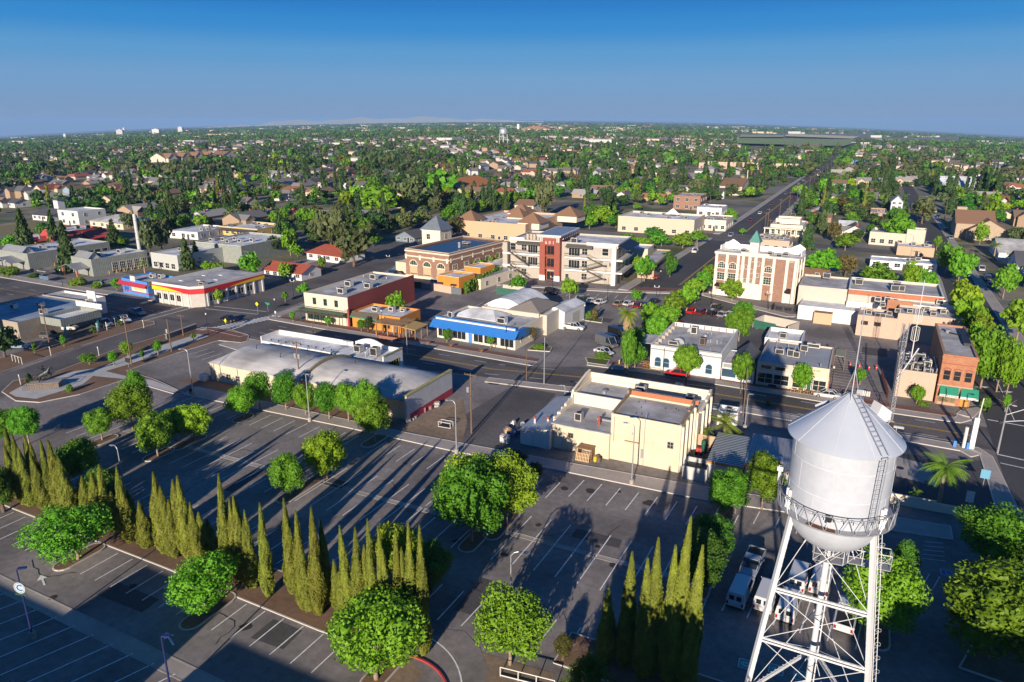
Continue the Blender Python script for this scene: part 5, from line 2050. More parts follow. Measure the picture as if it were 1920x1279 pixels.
white_rest()
def wood_shop():
 b = Bld('shop','narrow pale blue shop with a timber gable, between the white and the tan restaurants','shop',(1352,712),(1412,721))
 W = b.W
 PB = mat('pale_blue_wall',(.50,.56,.60),.85,n=.06)
 b.block(0,W,0,9,3.6,PB,RF_GREY,.2)
 b.gable(W*.3,W*.95,1,8.5,4.0,1.7,PB,RF_DARK,'y',.3,z0=3.62)
 m = MB()
 m.side([(W*.25,3.65),(W*1.0,3.65),(W*.95,4.4),(W*.62,5.6),(W*.3,4.4)],.62,.7,'y')
 b.part('timber_gable',m,seams('cedar_boards',(.50,.24,.10),(.22,.10,.04),.35,'X',.8,0,.2))
 off = (0,W,0,9)
 b.win(off,'f',W*.25,.8,3.0,1.6,1,1,FRAMEW,mat('blue_glass',(.03,.07,.11)))
 b.win(off,'f',W*.8,.8,1.8,1.6,1,1,FRAMEW,mat('blue_glass',(.03,.07,.11)))
 b.door(off,'f',W*.55,1.1,2.2,FRAMEW)
 b.panel(off,'f',.2,W*.45,2.7,3.4,.06,mat('stone_sign_band',(.3,.29,.27),.9,n=.2,scale=3),'sign_band')
wood_shop()
def tan_rest():
 b = Bld('cafe','low tan cafe with dark shopfront, pavement tables and a grey membrane roof','cafe',(1416,721),(1549,734))
 W = b.W
 D = 15.5
 h = 4.8
 b.block(0,W,0,D,h,mat('pale_tan',(.52,.46,.38),.9,n=.06),mat('blue_grey_membrane',(.34,.355,.38),.8,n=.12,n2=.12,scale2=.2),.35)
 off = (0,W,0,D)
 b.part('front_right',MB().box(W*.52,W + .02,-.08,-.002,0,h + .3),CREAM)
 b.part('cornice',MB().box(-.05,W + .1,-.14,-.09,2.95,3.15),FRAMEW)
 for (u0,u1) in ((.06,.2),(.26,.4)):
  b.panel(off,'f',W*u0,W*u1,3.5,4.1,.03,GLASS,'clerestory')
 for (f,w) in ((.13,2.6),(.36,2.6),(.62,2.4),(.88,2.4)):
  b.win((0,W,-.08,D),'f',W*f,.7,w,1.9,2,2,CREAM_L if f > .5 else FRAMEW)
 b.door(off,'f',W*.245,1.5,2.4,DSTEEL)
 b.door((0,W,-.08,D),'f',W*.75,1.2,2.4,mat('dark_green_door',(.02,.08,.06)))
 text_mb('HOUSE OF',.5,'sign_lettering',mat('bronze_letters',(.10,.06,.03),.6),b.root,(W*.78,-.13,4.4),(R(90),0,0),.02)
 text_mb('JUJU',.5,'sign_lettering',mat('bronze_letters',(.10,.06,.03)),b.root,(W*.78,-.13,3.75),(R(90),0,0),.02)
 b.unit(W*.25,D*.45,h - .3,1.6,1.0,1.2)
 b.unit(W*.42,D*.42,h - .3,1.4,1.2,1.5)
 b.unit(W*.5,D*.4,h - .3,1.2,1.2,1.4)
 b.unit(W*.58,D*.72,h - .3,1.4,1.2,1.4)
 b.unit(W*.7,D*.92,h - .3,2.4,1.0,1.0,FRAMEW)
 random.seed(12)
 for k in range(10):
  b.vent(random.uniform(W*.1,W*.95),random.uniform(1,D - 1),h - .3,.08,random.uniform(.3,.8))
 m = MB()
 m.box(W + .03,W + .25,0,D + 6,0,3.6)
 b.part('brick_side_wall',m,BRICK)
 b.block(-1.0,W*.50,D + 2.0,D + 11,4.6,WHITEW,RF_WHITE,.9,.25,wname='rear_room',rname='rear_roof')
 b.block(0,W*.52,D + .02,D + 1.98,3.4,BRICKD,RF_GREY,.2,wname='rear_room',rname='rear_roof')
 b.unit(W*.18,D + 6,3.7,1.4,1.2,1.3)
 m = MB()
 for k in range(4):
  m.box(W*.55 + k*2.0,W*.55 + 1.7 + k*2.0,D + .5,D + 5.5,2.9,3.0)
 b.part('pergola_panel',m,mat('greenish_shade_panel',(.27,.29,.20),.8,n=.1))
 m = MB()
 for k in range(5):
  for y in (D + .3,D + 5.7):
   m.box(W*.54 + k*1.98,W*.54 + .15 + k*1.98,y,y + .15,0,3.05)
 b.part('pergola_post',m,WOOD)
 for k in range(6):
  u = W*.57 + k*1.1
  m = MB()
  m.tube((0,0,0),(0,0,.7),.05)
  m.box(-.4,.4,-.3,.3,.7,.75)
  for s_ in (-1,1):
   m.box(s_*.65 - .18,s_*.65 + .18,-.18,.18,.4,.45)
   m.tube((s_*.65,0,0),(s_*.65,0,.4),.04)
  Y = -1.5
  o = m.build('pavement_table',mat('ochre_metal',(.35,.2,.1),.6),None,loc=(b.a[0] + u*math.cos(b.rz) - Y*math.sin(b.rz),b.a[1] + u*math.sin(b.rz) + Y*math.cos(b.rz),.12),rz=b.rz)
  tag(o,'small table with two stools on the pavement in front of the tan cafe','table','pavement tables of the tan cafe')
tan_rest()
def brick_store():
 b = Bld('corner_store','two storey orange brick corner store with green and white awnings','store',(1752,756),(1816,768))
 W = b.W
 D = 22
 h = 9.2
 b.block(0,W,0,D,h,BRICK3,RF_GREY,.25,.3,cap=BRICK3)
 off = (0,W,0,D)
 for f in (.2,.5,.82):
  b.win(off,'f',W*f,4.7,1.0,1.7,1,2,BRICK3,GLASS,arch=False,ft=.12)
  m = MB()
  N = 8
  for k in range(N):
   a,c = math.pi*(.25 + .5*k/N),math.pi*(.25 + .5*(k + 1)/N)
   q = [(W*f + .85*math.cos(t_),5.9 + .85*math.sin(t_)) for t_ in (a,c)]
   m.add([(q[0][0],-.06,q[0][1]),(q[1][0],-.06,q[1][1]),(q[1][0],-.06,q[1][1] + .18),(q[0][0],-.06,q[0][1] + .18)],[(3,2,1,0)])
  b.part('arch_course',m,BRICKD)
 b.part('string_course',MB().box(-.08,W + .08,-.1,-.002,3.5,3.75),mat('stone_course',(.42,.28,.2),.9))
 b.part('string_course',MB().box(-.06,W + .06,-.07,-.002,7.6,7.7),BRICKD)
 b.part('string_course',MB().box(-.1,W + .1,-.14,-.002,8.6,9.0),BRICK3)
 a1 = b.awning(off,'f',.4,W*.62,2.3,3.5,1.2,GREENA,FRAMEW,vh=.42)
 text_mb('2ND TIME STORE',.34,'lettering',BLACK,a1,(W*.62/2 + .2,-1.245,2.1),(R(90),0,0),.01)
 b.awning(off,'f',W*.68,W + 1.0,2.3,3.5,1.2,GREENA,FRAMEW,vh=.42)
 b.awning(off,'r',.9,4.6,2.3,3.5,1.2,GREENA,FRAMEW,vh=.42)
 w1 = b.win(off,'f',W*.31,.6,W*.5,1.6,3,1,BRICK3,mat('shop_display',(.30,.22,.10),.3,n=.6,scale=1.6,col2=(.03,.06,.04)))
 b.panel(off,'f',.3,W*.6,0,.5,.12,mat('stone_course',(.42,.28,.2)),'stall_riser')
 b.panel(off,'f',W*.72,W*.8,0.05,2.1,.03,mat('amber_door',(.45,.24,.03),.5),'door')
 b.panel(off,'f',W*.86,W*.94,0.05,2.1,.03,mat('amber_door',(.45,.24,.03),.5),'door')
 for k in range(5):
  b.win(off,'r',3 + k*4.2,4.7,1.0,1.9,1,2,BRICK3)
 b.vent(1.8,16.5,h - .2,.4,.6)
 b.vent(6.2,12.5,h - .2,.25,.5)
 b.vent(7,17,h - .2,.2,.6)
 m = MB()
 m.path([(2,16,h),(4.5,14,h + .1),(6,12.6,h + .1)],.12)
 m.tube((7.6,9,h - .2),(7.6,9,h + 4.5),.03)
 m.box(W - 1.5,W - .35,8,19,h - .2,h + .35)
 b.part('roof_duct',m,DSTEEL)
 b2 = Bld('equipment_building','flat tan building crowded with roof machinery, left of the orange brick corner store','building',(1677,742),(1748,757))
 W2 = b2.W
 b2.block(0,W2,0,11,5.2,PINKT,RF_GREY,.9,.25)
 random.seed(21)
 for k in range(16):
  b2.unit(random.uniform(1.2,W2 - 1.2),random.uniform(1.2,9.8),4.35,random.uniform(.8,1.8),random.uniform(.8,1.4),random.uniform(.8,1.8),random.choice((FRAMEW,STEEL,ACM)))
 m = MB()
 for k in range(8):
  m.path([(1 + k,1,4.4),(1 + k,1,5.8),(1 + k,9,5.8)],.09)
 b2.part('pipework',m,STEEL)
 b2.block(4,W2,11.02,18,3.4,mat('teal_shade',(.10,.2,.24),.8),mat('teal_shade',(.10,.2,.24)),.1,wname='rear_room',rname='rear_roof')
brick_store()
def back_row():
 b = Bld('long_building','long tan rear building with grey flat roofs beyond the small striped car park','building',(1603,628),(1676,637))
 W = b.W
 b.block(0,W,0,8,5.0,PINKT,RF_GREY,.6)
 off = (0,W,0,8)
 b.win(off,'f',W*.2,2.8,1.3,.8,2,1,WOOD)
 b.win(off,'f',W*.53,2.8,1.3,.8,2,1,WOOD)
 XE = (P(1795,652)[0] - b.a[0])
 b.block(W + .02,XE,0,9,6.4,PINKT,RF_GREY,.5)
 b.block(-14,W*.7,8.02 + 1,18,3.6,WHITEW,RF_WHITE,.5,wname='rear_wing',rname='wing_roof')
 b.block(W*.7 + .02,XE,9.5,18,6.6,mat('white_parapet',(.66,.65,.63)),RF_WHITE,.7,wname='rear_wing',rname='wing_roof')
 b.part('brick_band',MB().box(W*.7,W + 3,9.2,9.48,4.6,7.2),BRICK3)
 random.seed(4)
 for k in range(12):
  b.unit(random.uniform(1,XE - 2),random.uniform(1.5,7),5.9 if k % 2 else 4.4,1.2,1,1.1)
 for k in range(6):
  b.unit(random.uniform(-10,XE - 2),random.uniform(11,16),6.0 if k > 2 else 5.1,1.4,1.1,1.2,FRAMEW)
 b2 = Bld('long_building','very long grey roofed building with a red brick parapet, behind the tan rear building','building',(1584,596),(1760,620))
 W2 = b2.W
 b2.block(0,W2,0,16,7.6,mat('pale_greige',(.5,.45,.38)),RF_GREY,.6,cap=WHITEW)
 b2.part('brick_band',MB().box(-.02,W2,-.08,-.002,6.3,7.5),mat('red_orange_brick',(.40,.15,.08),.9,n=.12))
 b2.part('white_skirt',MB().box(-.1,W2,-.6,-.02,0,4.6),WHITEW)
 b2.block(-12,-.03,2,18,7.0,mat('pale_greige',(.5,.45,.38)),RF_GREY,.5,wname='side_wing',rname='wing_roof')
 for (x,y) in ((W2*.5,5),(W2*.52,9),(W2*.56,5.5),(-6,14),(W2*.1,9)):
  b2.unit(x,y,7.1,1.9,1.5,1.6)
 m = MB()
 m.box(1,9,-5,-.8,0,3.2)
 b2.part('store_room',m,WHITEW)
 b3 = Bld('pay_kiosk','small peach coloured block kiosk in the alley behind the cafe','kiosk',(1524,606),(1540,609))
 b3.block(0,4.2,0,3.2,2.8,mat('peach',(.55,.36,.22)),RF_BROWN,.1)
 t = thing('dumpster_enclosure','cream walled dumpster enclosure with a dark green gate, right of the back car park','enclosure',(*P(1410,614),0),rz_of((1410,614),(1448,622)))
 m = MB()
 m.box(0,9,5.8,6,0,2.1)
 m.box(0,.2,.2,5.79,0,2.1)
 m.box(8.8,9,.2,5.79,0,2.1)
 m.build('wall',mat('pale_greige',(.5,.45,.38)),t)
 MB().box(.2,5.8,0,.15,.1,2.0).build('gate',mat('dark_green_sheet',(.02,.11,.075),.7,n=.1),t)
 t = thing('dumpster_enclosure','grey block dumpster enclosure with a dark green front in the court by the office block','enclosure',(*P(931,552),0),rz_of((931,552),(972,557)))
 m = MB()
 m.box(0,7.5,3.6,3.8,0,2.2)
 m.box(0,.2,.2,3.59,0,2.2)
 m.box(7.3,7.5,.0,3.59,0,2.2)
 m.build('wall',mat('pale_greige',(.5,.45,.38)),t)
 MB().box(.0,7.28,0,.15,.1,2.1).build('gate',mat('dark_green_sheet',(.02,.11,.075)),t)
back_row()
# ---------------------------------------------------------------- left side
def left_shops():
 b = Bld('corner_shop','white corner shop with a red and yellow swoosh fascia and white pillars','shop',(292,566),(372,579))
 W = b.W
 D = 24
 h = 5.6
 m = MB()
 poly = [(0,0),(W - 2.5,0),(W,2.5),(W,D),(0,D)]
 m.prism(poly,0,h - .5)
 b.part('wall',m,mat('whitewashed_wall',(.50,.46,.41),.9,n=.12,scale=1))
 m = MB()
 m.prism([(.3,.3),(W - 2.6,.3),(W - .3,2.6),(W - .3,D - .3),(.3,D - .3)],h - .498,h - .45)
 b.part('roof',m,RF_GREY)
 def ring(z0,z1,off,mm,nm):
  m = MB()
  q = [(-off,-off),(W - 2.5 + off*.4,-off),(W + off,2.5 - off*.4),(W + off,D + off),(W - .3,D + off),(W - .3,2.7),(W - 2.7,.3),(-off,.3)]
  m.prism(q,z0,z1)
  m.box(-off,.25,.3,D,z0,z1)
  return b.part(nm,m,mm)
 ring(h - .5,h + .2,.18,FRAMEW,'parapet')
 RD = mat('fascia_red',(.50,.02,.03),.6)
 YL = mat('fascia_yellow',(.75,.52,.01),.6)
 ring(h - 1.9,h - .502,.25,RD,'fascia')
 m = MB()
 pr = [(0,h - 1.8),(0,h - .75)] + [(W*.72*k/8,h - .75 - 1.0*(k/8) ** 2) for k in range(1,9)]
 m.side([(p[0] - .2,p[1]) for p in pr],-.32,-.26,'y')
 b.part('yellow_swoosh',m,YL)
 m = MB()
 pr = [(D,h - 1.8),(D,h - .9)] + [(D - D*.55*k/8,h - .9 - .85*(k/8) ** 2) for k in range(1,9)]
 m.side(pr,W + .27,W + .33,'x')
 b.part('yellow_swoosh',m,YL)
 off = (0,W,0,D)
 m = MB()
 for k in range(6):
  u = .4 + k*(W - 3.4)/5.2
  b.part('pillar',MB().box(u,u + .5,-.24,-.002,0,h - 1.92),FRAMEW)
 for k in range(7):
  y = 3.2 + k*3.3
  b.part('pillar',MB().box(W + .002,W + .24,y,y + .5,0,h - 1.92),FRAMEW)
 for k in range(4):
  b.win(off,'f',2.0 + k*(W - 3.4)/5.2,1.2,1.6,1.7,2,1,FRAMEW)
 for k in range(5):
  b.win(off,'r',5.1 + k*3.3,1.2,2.0,1.6,2,1,FRAMEW)
 m = MB()
 for k in range(5):
  m.box(3 + (k % 3)*4,4.4 + (k % 3)*4,6 + k*2.6,6.6 + k*2.6,h - .45,h - .3)
 b.part('skylight',m,FRAMEW)
 b.unit(W - 3,5,h - .45,1.8,1.5,1.0)
 b = Bld('blue_shop','small bright blue shop with a red awning and a yellow lettered sign','shop',(232,549),(280,559))
 W = b.W
 D = 9
 h = 4.6
 b.block(0,W,0,D,h,BLUEW,RF_GREY,.5)
 off = (0,W,0,D)
 b.awning(off,'f',-1.2,W - .1,2.9,3.8,1.2,mat('crimson_awning',(.42,.03,.05),.7))
 s_ = b.panel(off,'f',W*.38,W*.93,1.35,2.7,.12,mat('sign_white',(.65,.62,.45),.7),'sign_board')
 text_mb('MINI MART',1.0,'lettering',mat('lettering_yellow',(.65,.42,.01),.6),s_,(W*.655,-.135,2.0),(R(90),0,0),.02)
 b.panel(off,'f',W*.38,W*.56,4.2,5.7,.18,FRAMEW,'sign_board')
 m = MB()
 m.box(0.01,W + .06,-.05,-.002,.9,1.15)
 m.box(W + .002,W + .06,-.05,D,.9,1.15)
 b.part('red_stripe',m,mat('crimson_awning',(.42,.03,.05)))
 b.panel(off,'r',.4,6,3.3,4.5,.08,mat('mustard_sign',(.28,.26,.08),.8,n=.5,scale=1),'side_sign')
 m = MB()
 for k in range(4):
  m.box(1.0 + k*.55,1.3 + k*.55,-.04,-.002,.6 + (k % 2)*.5,2.6 - (k % 3)*.3)
 b.part('painted_mark',m,mat('navy_paint',(.02,.03,.15),.7))
 for (x,y) in ((W*.55,5.5),(W*.75,6.5)):
  b.unit(x,y,h - .4,1.4,1.2,1.3,FRAMEW)
 b.unit(W*.35,7,h - .4,1.2,1,.8)
 for (A,B,Dp,lab,dpx) in (((138,511),(178,519),22,'grey ribbed metal service garage with glazed bay doors, nearer of the two',4),((0,497),(60,507),12,'long grey ribbed metal garage with dark open bays at the far left',6)):
  b = Bld('service_garage',lab,'garage',A,B)
  W = b.W
  L = 19 if dpx == 4 else 29
  b.block(0,W*.95,0,L,5.6,GREYW if True else GREYP,RF_WHITE,.5)
  off = (0,W*.95,0,L)
  for k in range(dpx + 1):
   u = L*.30 + k*(L*.66/(dpx + 1)) + 1.8
   b.win(off,'r',u,.1,L*.5/(dpx + 1),3.4,3 if dpx == 4 else 1,4 if dpx == 4 else 1,FRAMEW if dpx == 4 else GREYP,GLASS,name='bay_door')
   m = MB()
   m.tube((W*.95 + .5,u - 2.6,0),(W*.95 + .5,u - 2.6,1.1),.12)
   b.part('bollard',m,PAINT_Y)
  b.gable(W*.1,W*.8,-4,-.02,2.8,1.2,GREYP,RF_SEAM,'y',.7,walls=False)
  m = MB()
  for x in (W*.12,W*.78):
   m.box(x,x + .5,-4.2,-3.7,0,2.8)
  b.part('porch_post',m,BRICK3)
  b.gable(W*.15,W*.75,.5,4,5.6,1.6,GREYP,RF_SEAM,'x',.4,z0=5.1)
  b.unit(W*.5,L*.35,5.1,2,1.6,1.4,FRAMEW)
  b.unit(W*.5,L*.7,5.1,2,1.6,1.4,FRAMEW)
  for k in range(3):
   b.part('skylight',MB().box(W*.3,W*.6,L*(.2 + .25*k),L*(.2 + .25*k) + .6,5.13,5.25),DSTEEL)
 b = Bld('workshop','low grey workshop with rooftop units right of the tall smokestack','workshop',(286,502),(336,509))
 W = b.W
 b.block(0,W,0,20,5.4,mat('pale_ribbed',(.42,.43,.41),.8,n=.06),RF_WHITE,.6)
 for k in range(4):
  b.win((0,W,0,20),'f',W*(.15 + .22*k),.6,1.8,1.7,2,2)
 for k in range(4):
  b.unit(W*(.3 + .13*k),9,4.8,1.4,1.2,1.2,ACM)
 b = Bld('workshop','long pale grey workshop with a white parapet, behind the small trees','workshop',(370,486),(440,494))
 W = b.W
 b.block(0,W + 4,0,26,6.4,GREYW,RF_WHITE,.6,cap=FRAMEW)
 for k in range(6):
  b.unit(W*(.1 + .15*k),6 + 3*(k % 3),5.8,1.6,1.3,1.3,FRAMEW)
 t = thing('smokestack','tall pale grey steel smokestack on the left','smokestack',(*P(264,482),0))
 hh = H(None,264,482,401)
 MB().lathe([(.75,0),(.62,hh),(.5,hh),(.5,hh - .5)],20).build('stack',mat('pale_stack_paint',(.50,.50,.49),.6,n=.08,scale=1,stretch=(1,1,.3)),t,smooth=True)
 m = MB()
 for k in range(4):
  m.lathe([(.70 - .03*k,3 + hh*.22*k),(.78 - .03*k,3 + hh*.22*k),(.78 - .03*k,3.2 + hh*.22*k),(.70 - .03*k,3.2 + hh*.22*k)],20)
 m.build('band',STEEL,t)
 b = Bld('fuel_station','fuel station building with a patchy blue grey roof and parapet billboard at the left edge','building',(-40,625),(40,641))
 X0 = b
 b.block(-6,b.W,0,20,4.6,mat('stained_tan',(.33,.28,.22),.9,n=.12),mat('blue_white_roof',(.38,.43,.48),.7,n=.35,scale=.25,col2=(.16,.22,.28)),.3)
 W = b.W
 b.block(W + .25,W + 7.6,5,15,4.9,GREYW,RF_WHITE,.8,z0=3.1,wname='canopy',rname='canopy_roof')
 m = MB()
 for y in (6,14):
  m.box(W + 6.9,W + 7.3,y - .2,y + .2,0,3.1)
 b.part('canopy_post',m,mat('teal_post',(.05,.25,.3),.6))
 m = MB()
 for k in range(10):
  m.tube((W - 1 + k*.9,15.2,4.9),(W - 1 + k*.9,15.2,6.4),.04)
 m.box(W - 1.5,W + 8,15.1,15.2,4.9,6.2)
 b.part('parapet_screen',m,FRAMEW)
 m = MB()
 m.box(W - 3.5,W - .4,19.6,19.8,4.6,7.6)
 b.part('billboard',m,FRAMEW)
 for (x,y) in ((2,8),(6,12),(W - 2,19),(W - 3,8)):
  b.unit(x,y,4.3,1.4,1.2,1.3,FRAMEW)
 b.block(-6,W - 6,20.02,26,4.4,WHITEW,RF_GREY,.6,wname='rear_room',rname='rear_roof')
 m = MB()
 for k in range(8):
  m.box(W - .3,W - .2 + .02,0.1 - 3 + k*.32,.2 - 3 + k*.32,.2,2.0)
 b.part('side_gate',m,FRAMEW)
left_shops()
def simple(name,label,cat,A,B,D,ty,wm,rm,kind='flat',nw=3,floors=1,group=None,rise=None,par=.5,hip=0,units=0,axis='x',cap=None,doorm=None):
 """a further building from its front base corners; ty = roof row above the first corner"""
 b = Bld(name,label,cat,A,B,group=group)
 W = b.W
 h = hgt(A[0],A[1],ty)
 fh = h/floors
 if kind == 'flat':
  b.block(0,W,0,D,h,wm,rm,par,.3,cap=cap)
 else:
  b.gable(0,W,0,D,h,rise or 2.0,wm,rm,axis,.5,hip=hip)
 off = (0,W,0,D)
 for f in range(floors):
  for k in range(nw):
   b.win(off,'f',W*(k + .5)/nw,f*fh + .9,min(1.8,W/nw*.5),min(1.6,fh*.45),2,2)
  for k in range(max(1,int(D/5))):
   b.win(off,'r',D*(k + .5)/max(1,int(D/5)),f*fh + .9,1.3,min(1.5,fh*.42),2,2)
 b.door(off,'f',W*.5 + (.5 if nw % 2 == 0 else W/nw*.5),1.1,2.1,doorm or DSTEEL)
 random.seed(int(A[0]*7 + A[1]))
 for k in range(units):
  b.unit(random.uniform(1.5,W - 1.5),random.uniform(1.5,D - 1.5),h - par + .05,1.6,1.3,1.2,random.choice((FRAMEW,ACM,STEEL)))
 return b
def mid_buildings():
 b = simple('market_hall','large peach market hall with five brown pyramid roofs behind the fire station','market',(866,447),(985,470),40,413,mat('peach',(.55,.38,.23),.9,n=.06),RF_WHITE,nw=5,par=.8,units=0)
 W = b.W
 random.seed(3)
 for (x,y,s) in ((1,2,9),(W*.52,20,8),(W*.95,6,10),(W*.33,34,10),(W*1.12,34,11)):
  h0 = 7.0
  b.part('corner_pavilion',MB().box(x - s/2,x + s/2,y,y + s,5.0,h0 + .6),CREAM_L)
  m = MB()
  m.add([(x - s/2 - .6,y - .6,h0 + .6),(x + s/2 + .6,y - .6,h0 + .6),(x + s/2 + .6,y + s + .6,h0 + .6),(x - s/2 - .6,y + s + .6,h0 + .6),(x,y + s/2,h0 + 4.6)],
   [(0,1,4),(1,2,4),(2,3,4),(3,0,4),(3,2,1,0)])
  b.part('pyramid_roof',m,RF_BROWN)
 for k in range(14):
  b.unit(random.uniform(4,W - 4),random.uniform(6,36),6.3,1.8,1.5,1.3,random.choice((FRAMEW,ACM,STEEL)))
 b = simple('long_building','long cream flat roofed building with a small pediment along the avenue','building',(1158,434),(1300,448),22,405,mat('creamy_stucco',(.56,.46,.35),.9,n=.05),RF_WHITE,nw=6,par=.7,cap=FRAMEW,units=6)
 m = MB()
 W = b.W
 m.side([(W*.52,7.4),(W*.62,10.2),(W*.72,7.4)],14,14.5,'y')
 b.part('pediment',m,FRAMEW)
 simple('shop','cream shop with dark awnings at the avenue corner','shop',(1313,431),(1360,437),20,411,CREAM_L,RF_GREY,nw=4,units=4)
 simple('shop','white two storey shop behind the cream corner shop','shop',(1306,405),(1352,410),16,388,WHITEW,RF_WHITE,nw=3,units=2)
 simple('brick_building','brick and cream two storey building left of the white shops on the avenue','building',(1262,392),(1312,398),18,366,BRICK2,RF_GREY,nw=3,floors=2,units=2)
 b = simple('bank','white colonnaded bank with a flat roof right of the avenue','bank',(1443,441),(1503,447),18,420,CREAM_L,RF_WHITE,nw=5,units=1)
 W = b.W
 b.block(W*.12,W*.88,3,13,7.2,CREAM_L,RF_WHITE,.8,z0=5.0,wname='upper_floor',rname='upper_roof')
 b.part('portico_roof',MB().box(-2.5,W + 2.5,-2.8,-.02,3.2,3.6),CREAM_L)
 m = MB()
 for k in range(9):
  m.box(-2.2 + k*(W + 4.2)/8,-1.8 + k*(W + 4.2)/8,-2.6,-2.2,0,3.2)
 b.part('column',m,CREAM_L)
 b = simple('diner','tan diner whose flat roof is crowded with ducts, behind the brick block','diner',(1412,470),(1478,482),15,448,PINKT,RF_GREY,nw=4,units=22,par=.4)
 simple('modern_house','white flat roofed building with a strip window, behind the round green trees','building',(1630,502),(1755,515),9,487,mat('bright_white',(.78,.77,.75)),RF_WHITE,nw=6,par=.3,units=4)
 simple('block_building','tan windowless flat block by the curve of the right avenue','building',(1680,478),(1750,486),9,461,TAN,RF_WHITE,nw=0,par=.4,units=2)
 b = simple('mission_church','cream old church hall with stepped parapets behind the big tree by the right avenue','church',(1628,458),(1728,466),15,434,mat('creamy_grey',(.54,.50,.40),.9,n=.05),RF_GREY,nw=6,floors=1,units=0,par=1.0)
 b.block(b.W - 6,b.W + .5,-.5,6,hgt(1628,458,430) + 1.2,mat('creamy_grey',(.54,.50,.40)),RF_GREY,.6,wname='tower')
 simple('mint_shop','small mint green shop with a red door beyond the long grey roofed building','shop',(1636,546),(1690,552),8,534,mat('mint_wall',(.42,.60,.44),.85,n=.05),RF_GREY,nw=3,doorm=mat('fascia_red',(.5,.02,.03)))
 simple('cottage_shop','low cream and brown cottage shop behind the brick block','shop',(1506,522),(1550,529),8,515,CREAM_L,RF_BROWN,kind='gable',nw=4,rise=1.6)
 simple('tiled_house','long low white house with a red tiled roof beside the side road','house',(496,518),(566,527),9,505,WHITEW,RF_RED,kind='gable',nw=5,rise=2.0)
 simple('tiled_house','white house with a hipped red tile roof behind the long tiled one','house',(576,486),(640,495),12,473,WHITEW,RF_RED,kind='gable',nw=4,rise=2.4,hip=4)
 b = simple('red_restaurant','large brick red restaurant with scarlet sloping awnings','restaurant',(134,462),(196,458),16,434,REDB,RF_WHITE,nw=0,par=.5,units=3)
 W = b.W
 off = (0,W,0,16)
 b.awning(off,'f',-8,W*.3,2.6,5.2,3.5,RF_REDM)
 b.awning(off,'f',W*.35,W + 1,2.6,5.4,5,RF_REDM)
 b.awning(off,'r',1,15,2.6,5.2,4,RF_REDM)
 b2 = simple('red_restaurant','lower orange and scarlet gabled restaurant wing left of the large red one','restaurant',(75,461),(112,458),12,446,ORANGE,RF_WHITE,nw=2,par=.2)
 b2.gable(b2.W*.3,b2.W*.8,-2,3,3.0,2.4,REDB,RF_REDM,'y',.6)
 b2.awning((0,b2.W,0,12),'f',-9,b2.W,2.2,3.8,3,RF_REDM)
 simple('low_building','tan low building with a wide grey hipped roof behind the red restaurant','building',(170,425),(232,425),18,414,CREAM,RF_GREY,kind='gable',nw=4,rise=2.4,hip=8)
 b = simple('modern_building','white cubic two storey modern building with dark windows on the left','building',(112,420),(150,424),14,393,mat('cool_white',(.56,.57,.54),.8,n=.04),RF_WHITE,nw=2,floors=2,par=.6)
 b = simple('church','white church with a square belfry and dark roof left of the modern building','church',(62,412),(98,413),14,402,WHITEW,mat('dark_slate_roof',(.07,.07,.08),.8),kind='gable',nw=4,rise=2.6)
 b.part('belfry',MB().box(b.W*.4,b.W*.4 + 3.6,8,11.6,0,9.5),WHITEW)
 m = MB()
 x = b.W*.4
 m.add([(x - .6,7.4,9.5),(x + 4.2,7.4,9.5),(x + 4.2,12.2,9.5),(x - .6,12.2,9.5),(x + 1.8,9.8,11.4)],[(0,1,4),(1,2,4),(2,3,4),(3,0,4),(3,2,1,0)])
 b.part('belfry_roof',m,mat('dark_slate_roof',(.07,.07,.08)))
 b = simple('shop_row','yellow arcaded shop row with a white roof in the middle distance on the left','shops',(412,440),(484,444),18,424,mat('golden_stucco',(.58,.40,.14),.9,n=.06),RF_WHITE,nw=7,par=.8,units=5,cap=FRAMEW)
 b.awning((0,b.W,0,18),'f',0,b.W,2.8,3.4,3,mat('brown_awning',(.10,.085,.06)))
 simple('warehouse','white low warehouse with blue grey roof right of the yellow shop row','warehouse',(318,446),(372,450),20,432,WHITEW,RF_WHITE,nw=3,units=3)
 simple('blue_cottage','grey blue cottage with white gabled porch behind the fire station','house',(742,452),(778,456),12,443,mat('slate_blue_siding',(.16,.21,.26),.8),RF_DARK,kind='gable',nw=3,rise=2.4,axis='y')
 b = simple('apartment_building','cream two storey house with a brown gabled roof in front of the tall conifer','house',(965,402),(1000,410),14,384,CREAM_L,RF_BROWN,kind='gable',nw=3,floors=2,rise=2.4)
 b = simple('school_building','low building with a bright orange roof in the middle distance','building',(872,366),(930,362),30,352,CREAM,mat('bright_orange_roof',(.48,.18,.045),.8,n=.15,scale=1),kind='gable',nw=6,rise=5,axis='x')
 b = simple('care_home','long cream three gabled care home with a brown roof in the far left middle','building',(311,311),(405,306),26,297,mat('creamy_grey',(.54,.50,.40)),RF_BROWN,kind='gable',nw=14,floors=2,rise=5.5)
 for k in range(4):
  b.gable(b.W*(.02 + .26*k),b.W*(.02 + .26*k) + 12,-4,10,9,5,mat('creamy_grey',(.54,.50,.40)),RF_BROWN,'y',.6)
 b = simple('care_home','second cream gabled wing right of the long care home','building',(418,304),(445,302),22,292,mat('creamy_grey',(.54,.50,.40)),RF_BROWN,kind='gable',nw=5,floors=2,rise=5,axis='y')
 simple('shopping_strip','very long cream and brick shopping strip across the right middle distance','shops',(1310,315),(1492,322),26,305,PINKT,RF_WHITE,nw=16,par=1.4,units=8)
 b = simple('parish_church','cream church with a brown gable and a white cross beside the avenue','church',(1390,367),(1437,364),15,350,CREAM,RF_BROWN,kind='gable',nw=3,rise=4,axis='y')
 m = MB()
